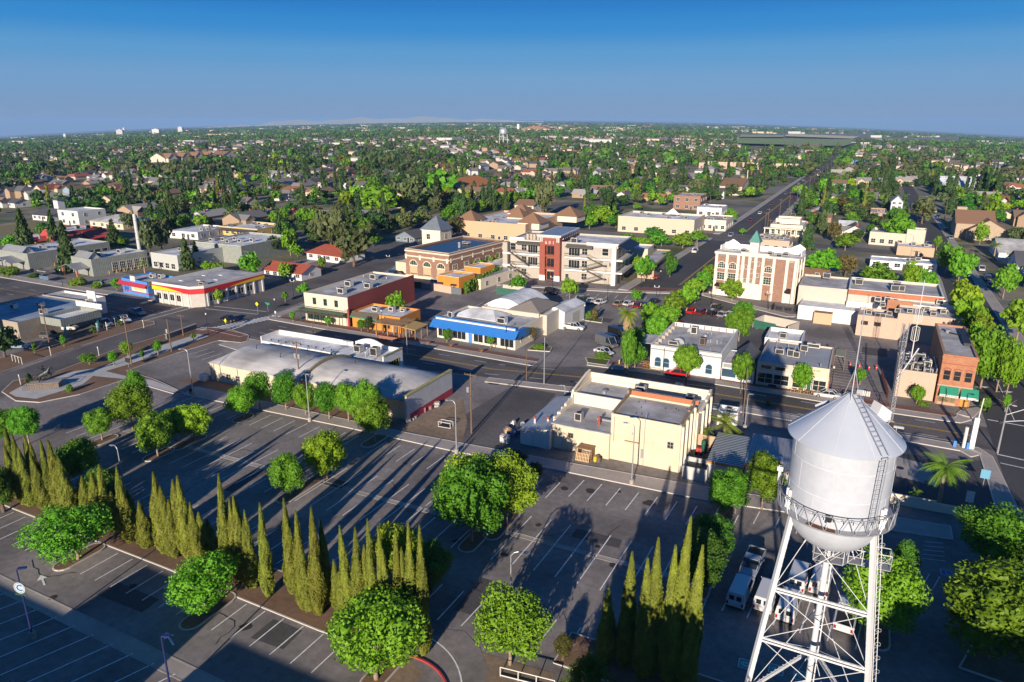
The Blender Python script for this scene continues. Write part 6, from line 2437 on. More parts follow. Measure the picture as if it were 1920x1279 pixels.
 m.box(b.W/2 - .25,b.W/2 + .25,0,.4,9,16)
 m.box(b.W/2 - 1.5,b.W/2 + 1.5,0.01,.39,13.4,13.9)
 b.part('cross',m,FRAMEW)
 b = simple('brick_church','brown church with steep gables and a pale square stone tower at the right','church',(1792,424),(1850,440),15,408,mat('sandstone',(.40,.31,.22),.9,n=.1),RF_BROWN,kind='gable',nw=3,rise=4.5)
 b.gable(b.W*.45,b.W*.9,-4,10,6.5,4.5,mat('sandstone',(.40,.31,.22)),RF_BROWN,'y',.5)
 b.part('bell_tower',MB().box(b.W*.2,b.W*.2 + 4,-2,2,0,10.5),mat('sandstone',(.40,.31,.22)))
 simple('gabled_house','white clapboard house with a grey gable beside the right avenue','house',(1854,470),(1890,482),12,455,WHITEW,RF_GREY,kind='gable',nw=3,floors=2,rise=3.4,axis='y')
 simple('gabled_house','white house with black gable roof at the right edge','house',(1888,500),(1935,512),12,482,WHITEW,RF_DARK,kind='gable',nw=3,floors=2,rise=3.6,axis='y')
 simple('tall_house','tall narrow pale blue grey house right of the brick apartment building','house',(1668,400),(1690,402),12,378,mat('pale_blue_wall',(.5,.56,.6)),RF_GREY,kind='gable',nw=2,floors=3,rise=3,axis='y')
 simple('gable_hall','large cream hall with a red lower wing on the far right','hall',(1750,356),(1780,360),22,343,CREAM,RF_WHITE,kind='gable',nw=2,rise=6,axis='y')
 simple('low_wing','red walled low wing right of the large cream gabled hall','building',(1784,360),(1810,362),18,352,REDB,RF_RED,kind='gable',nw=3,rise=2)
 simple('apartment_building','tan brick two storey building among the trees in the right middle','building',(1630,412),(1660,416),22,398,mat('tan_brick',(.42,.27,.16),.9,n=.1),RF_GREY,nw=3,floors=2,units=2)
 simple('blue_roof_shop','small shop with a bright blue band far along the avenue','shop',(1602,311),(1622,311),20,302,BLUEW,RF_WHITE,nw=3)
 simple('low_house','dark brown low house with a white fence in the right middle','house',(1572,430),(1604,434),10,422,WOOD,RF_WHITE,kind='gable',nw=3,rise=1.6)
 simple('low_warehouse','long low cream warehouse in the right middle distance behind the round trees','warehouse',(1570,345),(1632,348),22,338,CREAM,RF_GREY,nw=4,units=2)
 t = thing('far_water_tower','distant silver water tower rising above the trees near the horizon','water tower',(*PG(944,276),0))
 X,Y = PG(944,276)
 t.location.z = ground(X,Y)
 k = hgt(944,276,240)/38.0
 m = MB()
 m.lathe([(7.4*k,26*k),(8.2*k,28*k),(8.2*k,34*k),(6*k,36.8*k),(1*k,38*k),(0,38*k)],24)
 m.lathe([(0,23.5*k),(4*k,24*k),(7.4*k,26*k)],24)
 m.build('tank',mat('silver_paint',(.55,.56,.57),.35,metal=.5),t,smooth=True)
 for j in range(4):
  a = j*math.pi/2 + .4
  m = MB()
  m.tube((9.2*k*math.cos(a),9.2*k*math.sin(a),0),(7.4*k*math.cos(a),7.4*k*math.sin(a),28*k),.5*k)
  m.build('leg',WHITE,t)
  b_ = a + math.pi/2
  m = MB()
  m.tube((8.6*k*math.cos(a),8.6*k*math.sin(a),12*k),(7.6*k*math.cos(b_),7.6*k*math.sin(b_),24*k),.14*k)
  m.tube((8.6*k*math.cos(b_),8.6*k*math.sin(b_),12*k),(7.6*k*math.cos(a),7.6*k*math.sin(a),24*k),.14*k)
  m.build('tie_rod',WHITE,t)
 MB().tube((0,0,0),(0,0,24*k),.7*k).build('riser_pipe',WHITE,t)
 b = Bld('arena','distant white arena with a low red brown dome and a pale tower on the horizon','arena',(975,247),(1030,247))
 W = b.W
 b.block(0,W,0,W*.5,11,CREAM_L,RF_RED,1)
 m = MB()
 pr = [(x,11 + 12*math.sin(math.pi*(x/W))) for x in [W*k/12 for k in range(13)]]
 m.side([(0,10)] + pr + [(W,10)],W*.05,W*.45,'y')
 b.part('dome_roof',m,RF_BROWN,smooth=True)
 b.part('tower',MB().box(-14,-4,0,10,0,30),WHITEW)
 b.block(W + 1,W*1.8,0,W*.4,7,WHITEW,RF_RED,1,wname='side_wing',rname='wing_roof')
mid_buildings()
# ---------------------------------------------------------------- trees: leaf clusters on lobed crowns
RNG = np.random.default_rng(7)
def leaf_quads(pts,nrm,size,jitter=0.7,aspect=0.62):
 """diamond leaves of given size at points, facing roughly along nrm"""
 n = len(pts)
 N = nrm + RNG.normal(0,jitter,(n,3))
 N /= np.linalg.norm(N,axis=1)[:,None] + 1e-9
 T = np.cross(N,RNG.normal(0,1,(n,3)))
 T /= np.linalg.norm(T,axis=1)[:,None] + 1e-9
 B = np.cross(N,T)
 s = size*RNG.uniform(0.6,1.3,(n,1))
 v = np.empty((n,4,3))
 v[:,0] = pts + T*s
 v[:,1] = pts + B*s*aspect + N*s*0.18
 v[:,2] = pts - T*s
 v[:,3] = pts - B*s*aspect + N*s*0.18
 return v.reshape(-1,3)
def np_mesh(name,quads,core=None,mats=()):
 """quads (4n,3) leaves + core MB with the same material"""
 nq = len(quads) // 4
 cv = np.array(core.v) if core and core.v else np.zeros((0,3))
 allv = np.vstack([quads,cv])
 loops = list(range(nq*4))
 starts = list(range(0,nq*4,4))
 tot = [4]*nq
 pos = nq*4
 if core:
  for f in core.f:
   loops += [i + nq*4 for i in f]
   starts.append(pos)
   tot.append(len(f))
   pos += len(f)
 me = bpy.data.meshes.new(name)
 me.vertices.add(len(allv))
 me.vertices.foreach_set('co',allv.ravel())
 me.loops.add(len(loops))
 me.loops.foreach_set('vertex_index',loops)
 me.polygons.add(len(starts))
 me.polygons.foreach_set('loop_start',starts)
 me.polygons.foreach_set('loop_total',tot)
 for m in mats:
  me.materials.append(m)
 me.update(calc_edges=True)
 return me
def ico(c,r,mb,sub=1,j=0.12):
 t = (1 + 5 ** .5)/2
 V = [Vector(v).normalized() for v in ((-1,t,0),(1,t,0),(-1,-t,0),(1,-t,0),(0,-1,t),(0,1,t),(0,-1,-t),(0,1,-t),(t,0,-1),(t,0,1),(-t,0,-1),(-t,0,1))]
 F = [(0,11,5),(0,5,1),(0,1,7),(0,7,10),(0,10,11),(1,5,9),(5,11,4),(11,10,2),(10,7,6),(7,1,8),(3,9,4),(3,4,2),(3,2,6),(3,6,8),(3,8,9),(4,9,5),(2,4,11),(6,2,10),(8,6,7),(9,8,1)]
 for _ in range(sub):
  cache = {}
  G = []
  def mid(a,b):
   k = (min(a,b),max(a,b))
   if k not in cache:
    V.append(((V[a] + V[b])/2).normalized())
    cache[k] = len(V) - 1
   return cache[k]
  for f in F:
   a,b,c_ = mid(f[0],f[1]),mid(f[1],f[2]),mid(f[2],f[0])
   G += [(f[0],a,c_),(f[1],b,a),(f[2],c_,b),(a,b,c_)]
  F = G
 rx,ry,rz = (r,r,r) if not isinstance(r,tuple) else r
 vs = [(c[0] + v.x*rx*(1 + RNG.uniform(-j,j)),c[1] + v.y*ry*(1 + RNG.uniform(-j,j)),c[2] + v.z*rz*(1 + RNG.uniform(-j,j))) for v in V]
 mb.add(vs,F)
def crown_round(h,w,base,nl,nleaf,size,flat=0.8,core=.66,loose=0.0,coresub=1):
 """lobes spread through an ellipsoid from z=base to h; leaves on the lobe skins"""
 cz = (h + base)/2
 rz,rw = (h - base)/2,w/2
 C,Rr = [],[]
 for k in range(nl):
  g = (k + .5)/nl
  ph = math.acos(1 - 2*g)
  th = 2.399963*k + RNG.uniform(-.4,.4)
  rad = RNG.uniform(.46,.78)
  C.append((math.sin(ph)*math.cos(th)*rw*rad,math.sin(ph)*math.sin(th)*rw*rad,cz + math.cos(ph)*rz*rad))
  Rr.append(RNG.uniform(.22,.42)*(rw*.75 + rz*.25)*(1 + loose*RNG.uniform(-.4,.3)))
 C.append((0,0,cz))
 Rr.append(min(rw,rz)*.72)
 C,Rr = np.array(C),np.array(Rr)
 wts = Rr ** 2
 idx = RNG.choice(len(C),size=nleaf,p=wts/wts.sum())
 d = RNG.normal(0,1,(nleaf,3))
 d /= np.linalg.norm(d,axis=1)[:,None]
 rr = RNG.uniform(.80,1.10 + loose*.25,nleaf)
 sc = np.array([1,1,flat])
 pts = C[idx] + d*(Rr[idx]*rr)[:,None]*sc
 keep = np.ones(nleaf,bool)
 for k in range(len(C)):
  dist = np.linalg.norm((pts - C[k])/sc,axis=1)
  keep &= ~((dist < Rr[k]*.78) & (idx != k))
 keep &= pts[:,2] > base - .3
 pts,d = pts[keep],d[keep]
 q = leaf_quads(pts,d,size)
 mb = MB()
 if core:
  for k in range(len(C)):
   r = Rr[k]*core*1.08
   ico(C[k],(r,r,r*flat),mb,coresub,.10)
 return q,mb
def trunk_mb(h,r,w,base,limbs=5,seed=0):
 rnd = random.Random(seed)
 m = MB()
 p = Vector((0,0,-.1))
 pts = [p]
 for k in range(3):
  p = Vector((rnd.uniform(-.12,.12)*r*3,rnd.uniform(-.12,.12)*r*3,base*(k + 1)/3 + .2))
  pts.append(p)
 for k in range(3):
  m.tube(pts[k],pts[k + 1],r*(1.25 - .2*k),r*(1.05 - .2*k),8)
 top = pts[-1]
 for k in range(limbs):
  a = 2*math.pi*k/limbs + rnd.uniform(-.3,.3)
  q = top + Vector((math.cos(a)*w*.17,math.sin(a)*w*.17,(h - base)*rnd.uniform(.25,.38)))
  e = q + Vector((math.cos(a + .3)*w*.12,math.sin(a + .3)*w*.12,(h - base)*rnd.uniform(.15,.25)))
  m.tube(top - Vector((0,0,.15)),q,r*.55,r*.32,6)
  m.tube(q,e,r*.32,r*.12,5)
 return m
PROTO = {}
def proto(kind,i,lod):
 key = (kind,i,lod)
 if key in PROTO:
  return PROTO[key]
 n,s = {0: (13000,.145),1: (2600,.30),2: (650,.55),3: (150,1.0)}[lod]
 tm = BARK
 if kind in ('round','yellow'):
  q,mb = crown_round(8,8,1.7,30 if lod < 2 else 12,n,s,.85,core=.6,loose=.35)
  lm = L_ROUND if kind == 'round' else L_ROUND2
  tr = trunk_mb(8,.16,8,2.6,5,i)
  tm = BARKL
 elif kind == 'airy':
  q,mb = crown_round(8,8,1.4,24 if lod < 2 else 10,int(n*.8),s*1.1,.72,core=.45,loose=.9)
  lm = L_ROUND
  tr = trunk_mb(8,.17,8,2.2,6,i)
  tm = BARKL
 elif kind == 'oak':
  q,mb = crown_round(8,8,1.2,22 if lod < 2 else 10,n,s,.8,loose=.6)
  lm = L_OAK
  tr = trunk_mb(8,.3,8,2.2,5,i)
 elif kind == 'dark':
  q,mb = crown_round(8,8,1.0,22 if lod < 2 else 10,n,s,.85,loose=.7)
  lm = L_DARK
  tr = trunk_mb(8,.3,8,2.0,5,i)
 elif kind == 'olive':
  q,mb = crown_round(8,8,1.2,20 if lod < 2 else 9,int(n*.8),s*1.1,.8,core=.5,loose=1.0)
  lm = L_OLIVE
  tr = trunk_mb(8,.28,8,2.0,5,i)
 elif kind == 'rusty':
  q,mb = crown_round(8,8,1.2,20 if lod < 2 else 9,int(n*.8),s,.8,core=.5,loose=.8)
  lm = L_RUSTY
  tr = trunk_mb(8,.22,8,2.0,5,i)
 elif kind == 'shrub':
  q,mb = crown_round(8,8,-.5,14,int(n*.6),s*1.6,.9,loose=.4)
  lm = L_SHRUB
  tr = trunk_mb(8,.15,8,.8,4,i)
 elif kind == 'square':     # box clipped crown
  q,mb = crown_round(8,8,3.0,26,n,s,.9)
  lm = L_ROUND
  tr = trunk_mb(8,.15,8,3.2,5,i)
 elif kind == 'conifer':
  nn = int(n*.9)
  t = RNG.uniform(0,1,nn) ** 1.35
  nb = 26
  a = RNG.integers(0,nb,nn)*2.399963 + RNG.normal(0,.28,nn)
  lay = np.floor(t*11)/11
  R0 = (1 - t) ** .85*2.9*(0.72 + .5*(np.sin(a*2.7 + lay*23)*.5 + .5)) + .12
  f = RNG.uniform(.35,1.0,nn) ** .6
  z = .9 + t*7.1 - f*R0*.28
  pts = np.stack([np.cos(a)*R0*f,np.sin(a)*R0*f,z],1)
  nr = np.stack([np.cos(a)*.6,np.sin(a)*.6,np.full(nn,.7)],1)
  q = leaf_quads(pts,nr,s*1.15,.8,.5)
  mb = MB()
  prof = [(.0,7.6),(.45,6.3),(.95,4.6),(1.35,2.8),(1.5,1.6),(.2,1.2)]
  mb.lathe(prof,9)
  lm = L_CON
  tr = MB()
  tr.tube((0,0,-.1),(0,0,7.4),.22,.04,8)
 elif kind == 'cypress':
  nn = n
  t = RNG.uniform(0,1,nn)
  a = RNG.uniform(0,2*math.pi,nn)
  R0 = .82*np.minimum(1,((1 - t)*1.35) ** .8)*np.minimum(1,.55 + t*3.5)
  R0 = R0*(1 + .16*np.sin(a*3 + t*14 + i) + .08*np.sin(a*7 - t*31))
  R0 = R0*RNG.uniform(.86,1.1,nn)
  pts = np.stack([np.cos(a)*R0,np.sin(a)*R0,.15 + t*7.85],1)
  nr = np.stack([np.cos(a),np.sin(a),np.full(nn,.5)],1)
  q = leaf_quads(pts,nr,s*.62,.55,.5)
  mb = MB()
  prof = []
  for k in range(12):
   tt = k/11
   prof.append((.70*min(1,((1 - tt)*1.35) ** .8)*min(1,.55 + tt*3.5)*(1 + .06*math.sin(k*2.1)),.1 + tt*7.7))
  mb.lathe(prof,12)
  lm = L_CYP
  tr = MB()
  tr.tube((0,0,-.1),(0,0,5),.14,.04,7)
 me = np_mesh(kind + '_crown',q,mb,[lm])
 tme = bpy.data.meshes.new(kind + '_trunk')
 tme.from_pydata(tr.v,[],tr.f)
 tme.materials.append(tm)
 tme.polygons.foreach_set('use_smooth',[True]*len(tme.polygons))
 PROTO[key] = (me,tme)
 return PROTO[key]
NAMES = dict(round='round_tree',yellow='yellow_green_tree',airy='leafy_tree',oak='oak_tree',dark='dark_tree',olive='olive_tree',rusty='rusty_tree',shrub='shrub',
   square='clipped_tree',conifer='conifer',cypress='cypress')
def tree(kind,X,Y,h,w,label,group=None,i=None,lod=None,parts=True,rz=None,z=None,cat=None):
 d = math.hypot(X,Y)
 if lod is None:
  lod = 0 if d < 75 else 1 if d < 170 else 2 if d < 420 else 3
 i = random.randrange(3 if lod < 2 else 4) if i is None else i
 me,tme = proto(kind,i,lod)
 rz = random.uniform(0,6.28) if rz is None else rz
 sx = w/(1.64 if kind == 'cypress' else 6.0 if kind == 'conifer' else 8.0)
 sz = h/8.0
 z = ground(X,Y) if z is None else z
 cat = cat or ('shrub' if kind == 'shrub' else 'tree')
 if parts:
  t = thing(NAMES[kind],label,cat,(X,Y,z),rz,group)
  if kind == 'cypress' and lod == 0:
   t.rotation_euler = (R(random.gauss(0,1.3)),R(random.gauss(0,1.3)),rz)
  c = bpy.data.objects.new('crown',me)
  COL.objects.link(c)
  c.parent = t
  v = 1.0 if kind in ('cypress','conifer') else random.uniform(.9,1.12)
  c.scale = (sx*v,sx/v,sz)
  k = bpy.data.objects.new('trunk',tme)
  COL.objects.link(k)
  k.parent = t
  k.scale = (max(.7,sx),max(.7,sx),sz)
 else:
  t = bpy.data.objects.new(NAMES[kind],me)
  COL.objects.link(t)
  t.location = (X,Y,z)
  t.rotation_euler = (0,0,rz)
  t.scale = (sx,sx,sz)
  tag(t,label,cat,group)
 return t
def tpx(kind,bx,by,ty,wpx,label,group=None,**k):
 """tree standing at pixel (bx,by), top at row ty, wpx pixels wide"""
 X,Y = PG(bx,by)
 h = hgt(bx,by,ty)
 d = proj(X,Y,h*.6 + ground(X,Y))[2]
 return tree(kind,X,Y,h*.99,wpx*d/FPX*.96,label,group,**k)
def palm(bx,by,ty,wpx,label,skirt=False,group=None,n=26,XY=None):
 X,Y = XY or PG(bx,by)
 h = hgt(bx,by,ty)
 g = ground(X,Y)
 d = proj(X,Y,g + h*.8)[2]
 r = wpx*d/FPX/2
 t = thing('palm_tree',label,'palm',(X,Y,g),0,group)
 m = MB()
 hc = h - r*.55
 m.tube((0,0,-.1),(0,0,hc*.5),.3 if r > 1.2 else .14,.24 if r > 1.2 else .11,9)
 m.tube((0,0,hc*.5),(0,0,hc),.24 if r > 1.2 else .11,.2 if r > 1.2 else .1,9)
 m.build('trunk',BARKL,t,smooth=True)
 m = MB()
 rnd = random.Random(int(bx))
 for k in range(n):
  a = 2.4*k
  el = rnd.uniform(-.15,1.25)
  pts = []
  L = r*rnd.uniform(.9,1.15)
  for j in range(7):
   s = j/6
   rr = L*s*math.cos(el*(1 - s*.7))
   zz = hc + L*(math.sin(el)*s*1.1 - s*s*(.75 if el < .8 else .5))
   pts.append(Vector((math.cos(a)*rr,math.sin(a)*rr,zz)))
  sd = Vector((-math.sin(a),math.cos(a),0))
  for j in range(6):
   p,q = pts[j],pts[j + 1]
   for sgn in (-1,1):
    for u in (0,.33,.66):
     c0 = p.lerp(q,u)
     c1 = p.lerp(q,u + .22)
     wd = r*.26*math.sin(math.pi*min(.97,(j + u + .8)/7))
     tip = (c0 + c1)/2 + sd*sgn*wd + (q - p)*.6 - Vector((0,0,wd*.75))
     m.add([tuple(c0),tuple(c1),tuple(tip)],[(0,1,2)])
   m.tube(p,q,.025,.02,3)
 m.build('fronds',L_PALM,t)
 if skirt:
  m = MB()
  for k in range(60):
   a = rnd.uniform(0,6.28)
   z1 = hc - rnd.uniform(0,1.2)
   z0 = z1 - rnd.uniform(1.2,2.6)
   r0,r1 = rnd.uniform(.2,.4),rnd.uniform(.6,1.0)*r*.62
   sd = Vector((-math.sin(a),math.cos(a),0))*.3
   c0 = Vector((math.cos(a)*r0,math.sin(a)*r0,z1))
   c1 = Vector((math.cos(a)*r1,math.sin(a)*r1,z0))
   m.add([tuple(c0 - sd),tuple(c0 + sd),tuple(c1 + sd*.6),tuple(c1 - sd*.6)],[(0,1,2,3)])
  m.build('dead_fronds',mat('dry_fronds',(.28,.20,.10),.95,n=.3,scale=4),t)
 return t
random.seed(11)
CP = [
  ('round',262,776,694,50,'small round tree poking up behind the big tree nearest the memorial plaza'),
  ('round',250,806,721,98,'large round bright green tree in the car park just below the memorial plaza'),
  ('round',192,826,764,58,'small round tree left of the large round trees in the car park'),
  ('round',297,856,774,86,'round tree at the lower left of the cluster of four in the car park'),
  ('yellow',366,826,757,78,'yellow green round tree at the right of the cluster in the car park'),
  ('round',330,826,766,58,'dark shaded tree between the two kerb island trees in the left car park'),
  ('round',55,832,762,62,'round tree near the left edge behind the cypresses, right one of two'),
  ('round',14,832,768,62,'round tree near the left edge behind the cypresses, left one of two'),
  ('round',155,912,821,84,'dark green round tree just behind the left cypresses'),
  ('oak',196,958,872,78,'shaded tree behind the short cypresses on the left'),
  ('oak',8,960,876,70,'shaded tree among the cypresses at the left edge'),
  ('round',458,786,723,72,'round tree at the left end of the row by the barrel roofed warehouse'),
  ('airy',488,768,694,62,'taller loose tree, second from the left in front of the warehouse'),
  ('airy',537,768,696,54,'narrow tree right of the utility pole in front of the warehouse'),
  ('round',574,778,718,52,'small tree by the lamp post in front of the warehouse'),
  ('airy',618,786,715,64,'loose tree in the middle of the row hiding the warehouse wall'),
  ('round',654,790,716,60,'round tree in the row hiding the warehouse wall, next to its right end'),
  ('round',690,800,714,66,'round tree at the right end of the row by the warehouse wall'),
  ('round',702,830,742,76,'round tree on the kerb island in front of the warehouse corner'),
  ('round',545,932,850,78,'dark green round tree at the near end of the middle kerb island'),
  ('yellow',614,898,807,90,'bright round tree at the far end of the middle kerb island'),
  ('round',884,1018,862,160,'big round tree, near left of the big trees in the middle of the car park'),
  ('yellow',950,985,856,120,'big yellow green tree, right of the big trees in the car park middle'),
  ('yellow',886,978,852,140,'big yellow green tree, rearmost of the big trees in the car park middle'),
  ('yellow',748,1092,985,118,'yellow green tree right behind the middle cypresses'),
  ('oak',806,1106,1016,96,'shaded dark tree behind the right end of the middle cypresses'),
  ('airy',147,1050,947,142,'spreading tree on a kerbed island at the lower left, in front of the cypresses'),
  ('airy',386,1152,1048,134,'spreading tree on a kerbed island left of the bottom centre'),
  ('airy',706,1275,1110,208,'biggest spreading tree, at the bottom centre in front of the cypresses'),
  ('airy',956,1246,1102,158,'loose pale tree with a visible trunk on the sandy corner at the bottom'),
  ('rusty',1056,1238,1189,46,'small dark orange tinged tree on the sandy corner at the bottom'),
  ('round',1362,966,880,98,'round tree left of the pair below the striped shed'),
  ('round',1428,955,848,88,'round tree next to the tank, right of the pair below the striped shed'),
  ('oak',1335,1042,962,92,'dark round tree behind the right cypresses, upper one'),
  ('oak',1310,1112,1004,118,'large dark round tree behind the right cypresses, lower one'),
  ('round',1642,1190,1042,168,'large bright round tree behind the legs of the water tower'),
  ('oak',1688,1092,1020,66,'small dark tree peeping from behind the tower walkway'),
  ('round',1862,1078,958,160,'spreading bright tree on the big island at the right edge, upper one'),
  ('round',1858,1240,1068,250,'widest spreading tree at the lower right corner'),
  ('oak',1985,1150,1010,170,'shaded tree cut by the right edge beside the spreading ones'),
  ('dark',968,888,842,44,'small dark tree by the wall of the cream hall'),
  ('dark',1003,896,866,34,'very small dark tree on the kerb island near the cream hall'),
 ]
for (k,bx,by,ty,w,lab) in CP:
 tpx(k,bx,by,ty,w,lab,'trees of the car park' if by > 700 else None,lod=0)
X,Y = P(1100,1345)
t = thing('young_pine','young pine with open pale branches at the bottom edge, left of the dark cypresses','tree',(X,Y,0),0)
m = MB()
m.tube((0,0,0),(0,0,5.6),.12,.05,7)
rnd = random.Random(4)
pts = []
for k in range(30):
 z = 1.6 + k*.14
 a = 2.4*k
 L = 2.5*(1 - (z - 1.6)/5.2)
 e = Vector((math.cos(a)*L,math.sin(a)*L,z + L*.25))
 m.tube((0,0,z),e,.04,.02,4)
 for j in range(3):
  c = Vector((0,0,z)).lerp(e,.6 + .2*j)
  pts += [tuple(c + Vector((rnd.gauss(0,.25),rnd.gauss(0,.25),rnd.gauss(.1,.2)))) for _ in range(70)]
m.build('trunk',BARKL,t)
pts = np.array(pts)
me = np_mesh('needles',leaf_quads(pts,RNG.normal(0,1,pts.shape),.16,.5,.22),None,[L_SHRUB])
o = bpy.data.objects.new('needles',me)
COL.objects.link(o)
o.parent = t
CY = [(5,800),(20,815),(33,838),(47,815),(57,830),(70,828),(92,825),(103,860),(115,852),(148,893),(165,888),(178,870),(207,922),(214,877),(226,905),(237,920),(262,940),
  (281,920),(286,887),(305,910),(320,897),(332,893),(357,941),(374,961),(402,890),(427,935),(441,930),(446,931),(459,958),(483,941),(532,936),(552,954),
  (568,1019),(579,951),(602,973),(628,1048),(643,984),(662,989),(689,973),(710,984),(733,1016),(738,994),(765,979),(785,989),(130,900),(84,860),(345,960),(390,975),(252,960)]
CYR = [(1143,1105),(1183,1042),(1219,1047),(1236,1009),(1268,1023),(1281,966),(1308,1015)]
def on_plane(px,py,Yp):
 d = ray(px,py)
 t_ = Yp/d[1]
 return d[0]*t_,CAMH + d[2]*t_
order = ['leftmost','second','third','fourth']
random.seed(99)
extra = [((a[0] + b_[0])/2,max(a[1],b_[1]) + random.uniform(8,45)) for a,b_ in zip(sorted(CY)[:-1:2],sorted(CY)[1::2]) if b_[0] - a[0] > 9 and not 483 < (a[0] + b_[0])/2 < 525]
allc = sorted(CY + extra)
for n,(px,py) in enumerate(allc):
 Yp = 46.3 + random.uniform(-1.0,1.0) + (1.2 if py > 955 and px < 400 else 0)
 X,hh = on_plane(px,py,Yp)
 frac = px/800
 zone = ('at the left edge' if px < 60 else 'above the lower left spreading tree' if px < 240 else 'left of the middle of the long row' if px < 400 else
   'in the middle of the long row' if px < 500 else 'in the right group of the long row' if px < 640 else 'behind the biggest spreading tree')
 look = 'tall' if hh > 11.2 else 'medium' if hh > 9.5 else 'short'
 lab = '%s olive green columnar cypress %s' % (look,zone)
 tree('cypress',X,Yp,hh*1.0,(1.65 if px < 400 else 1.35)*random.uniform(.9,1.1),lab,'cypress row, %s' % zone,lod=0)
for n,(px,py) in enumerate(CYR):
 Yp = 52.3 + random.uniform(-.6,.6)
 X,hh = on_plane(px,py,Yp)
 lab = ['short ragged cypress, first of the dark group at the bottom right centre','tall thin cypress, second of the dark group at the bottom right centre',
   'cypress with a blunt tip, third of the dark group at the bottom right centre','thin cypress close behind the blunt one in the dark group',
   'cypress leaning against the tallest one of the dark group','tallest cypress of the dark group near the tower legs','rightmost cypress of the dark group near the tower legs'][n]
 tree('cypress',X,Yp,hh,1.7,lab,'dark cypress group',lod=0)
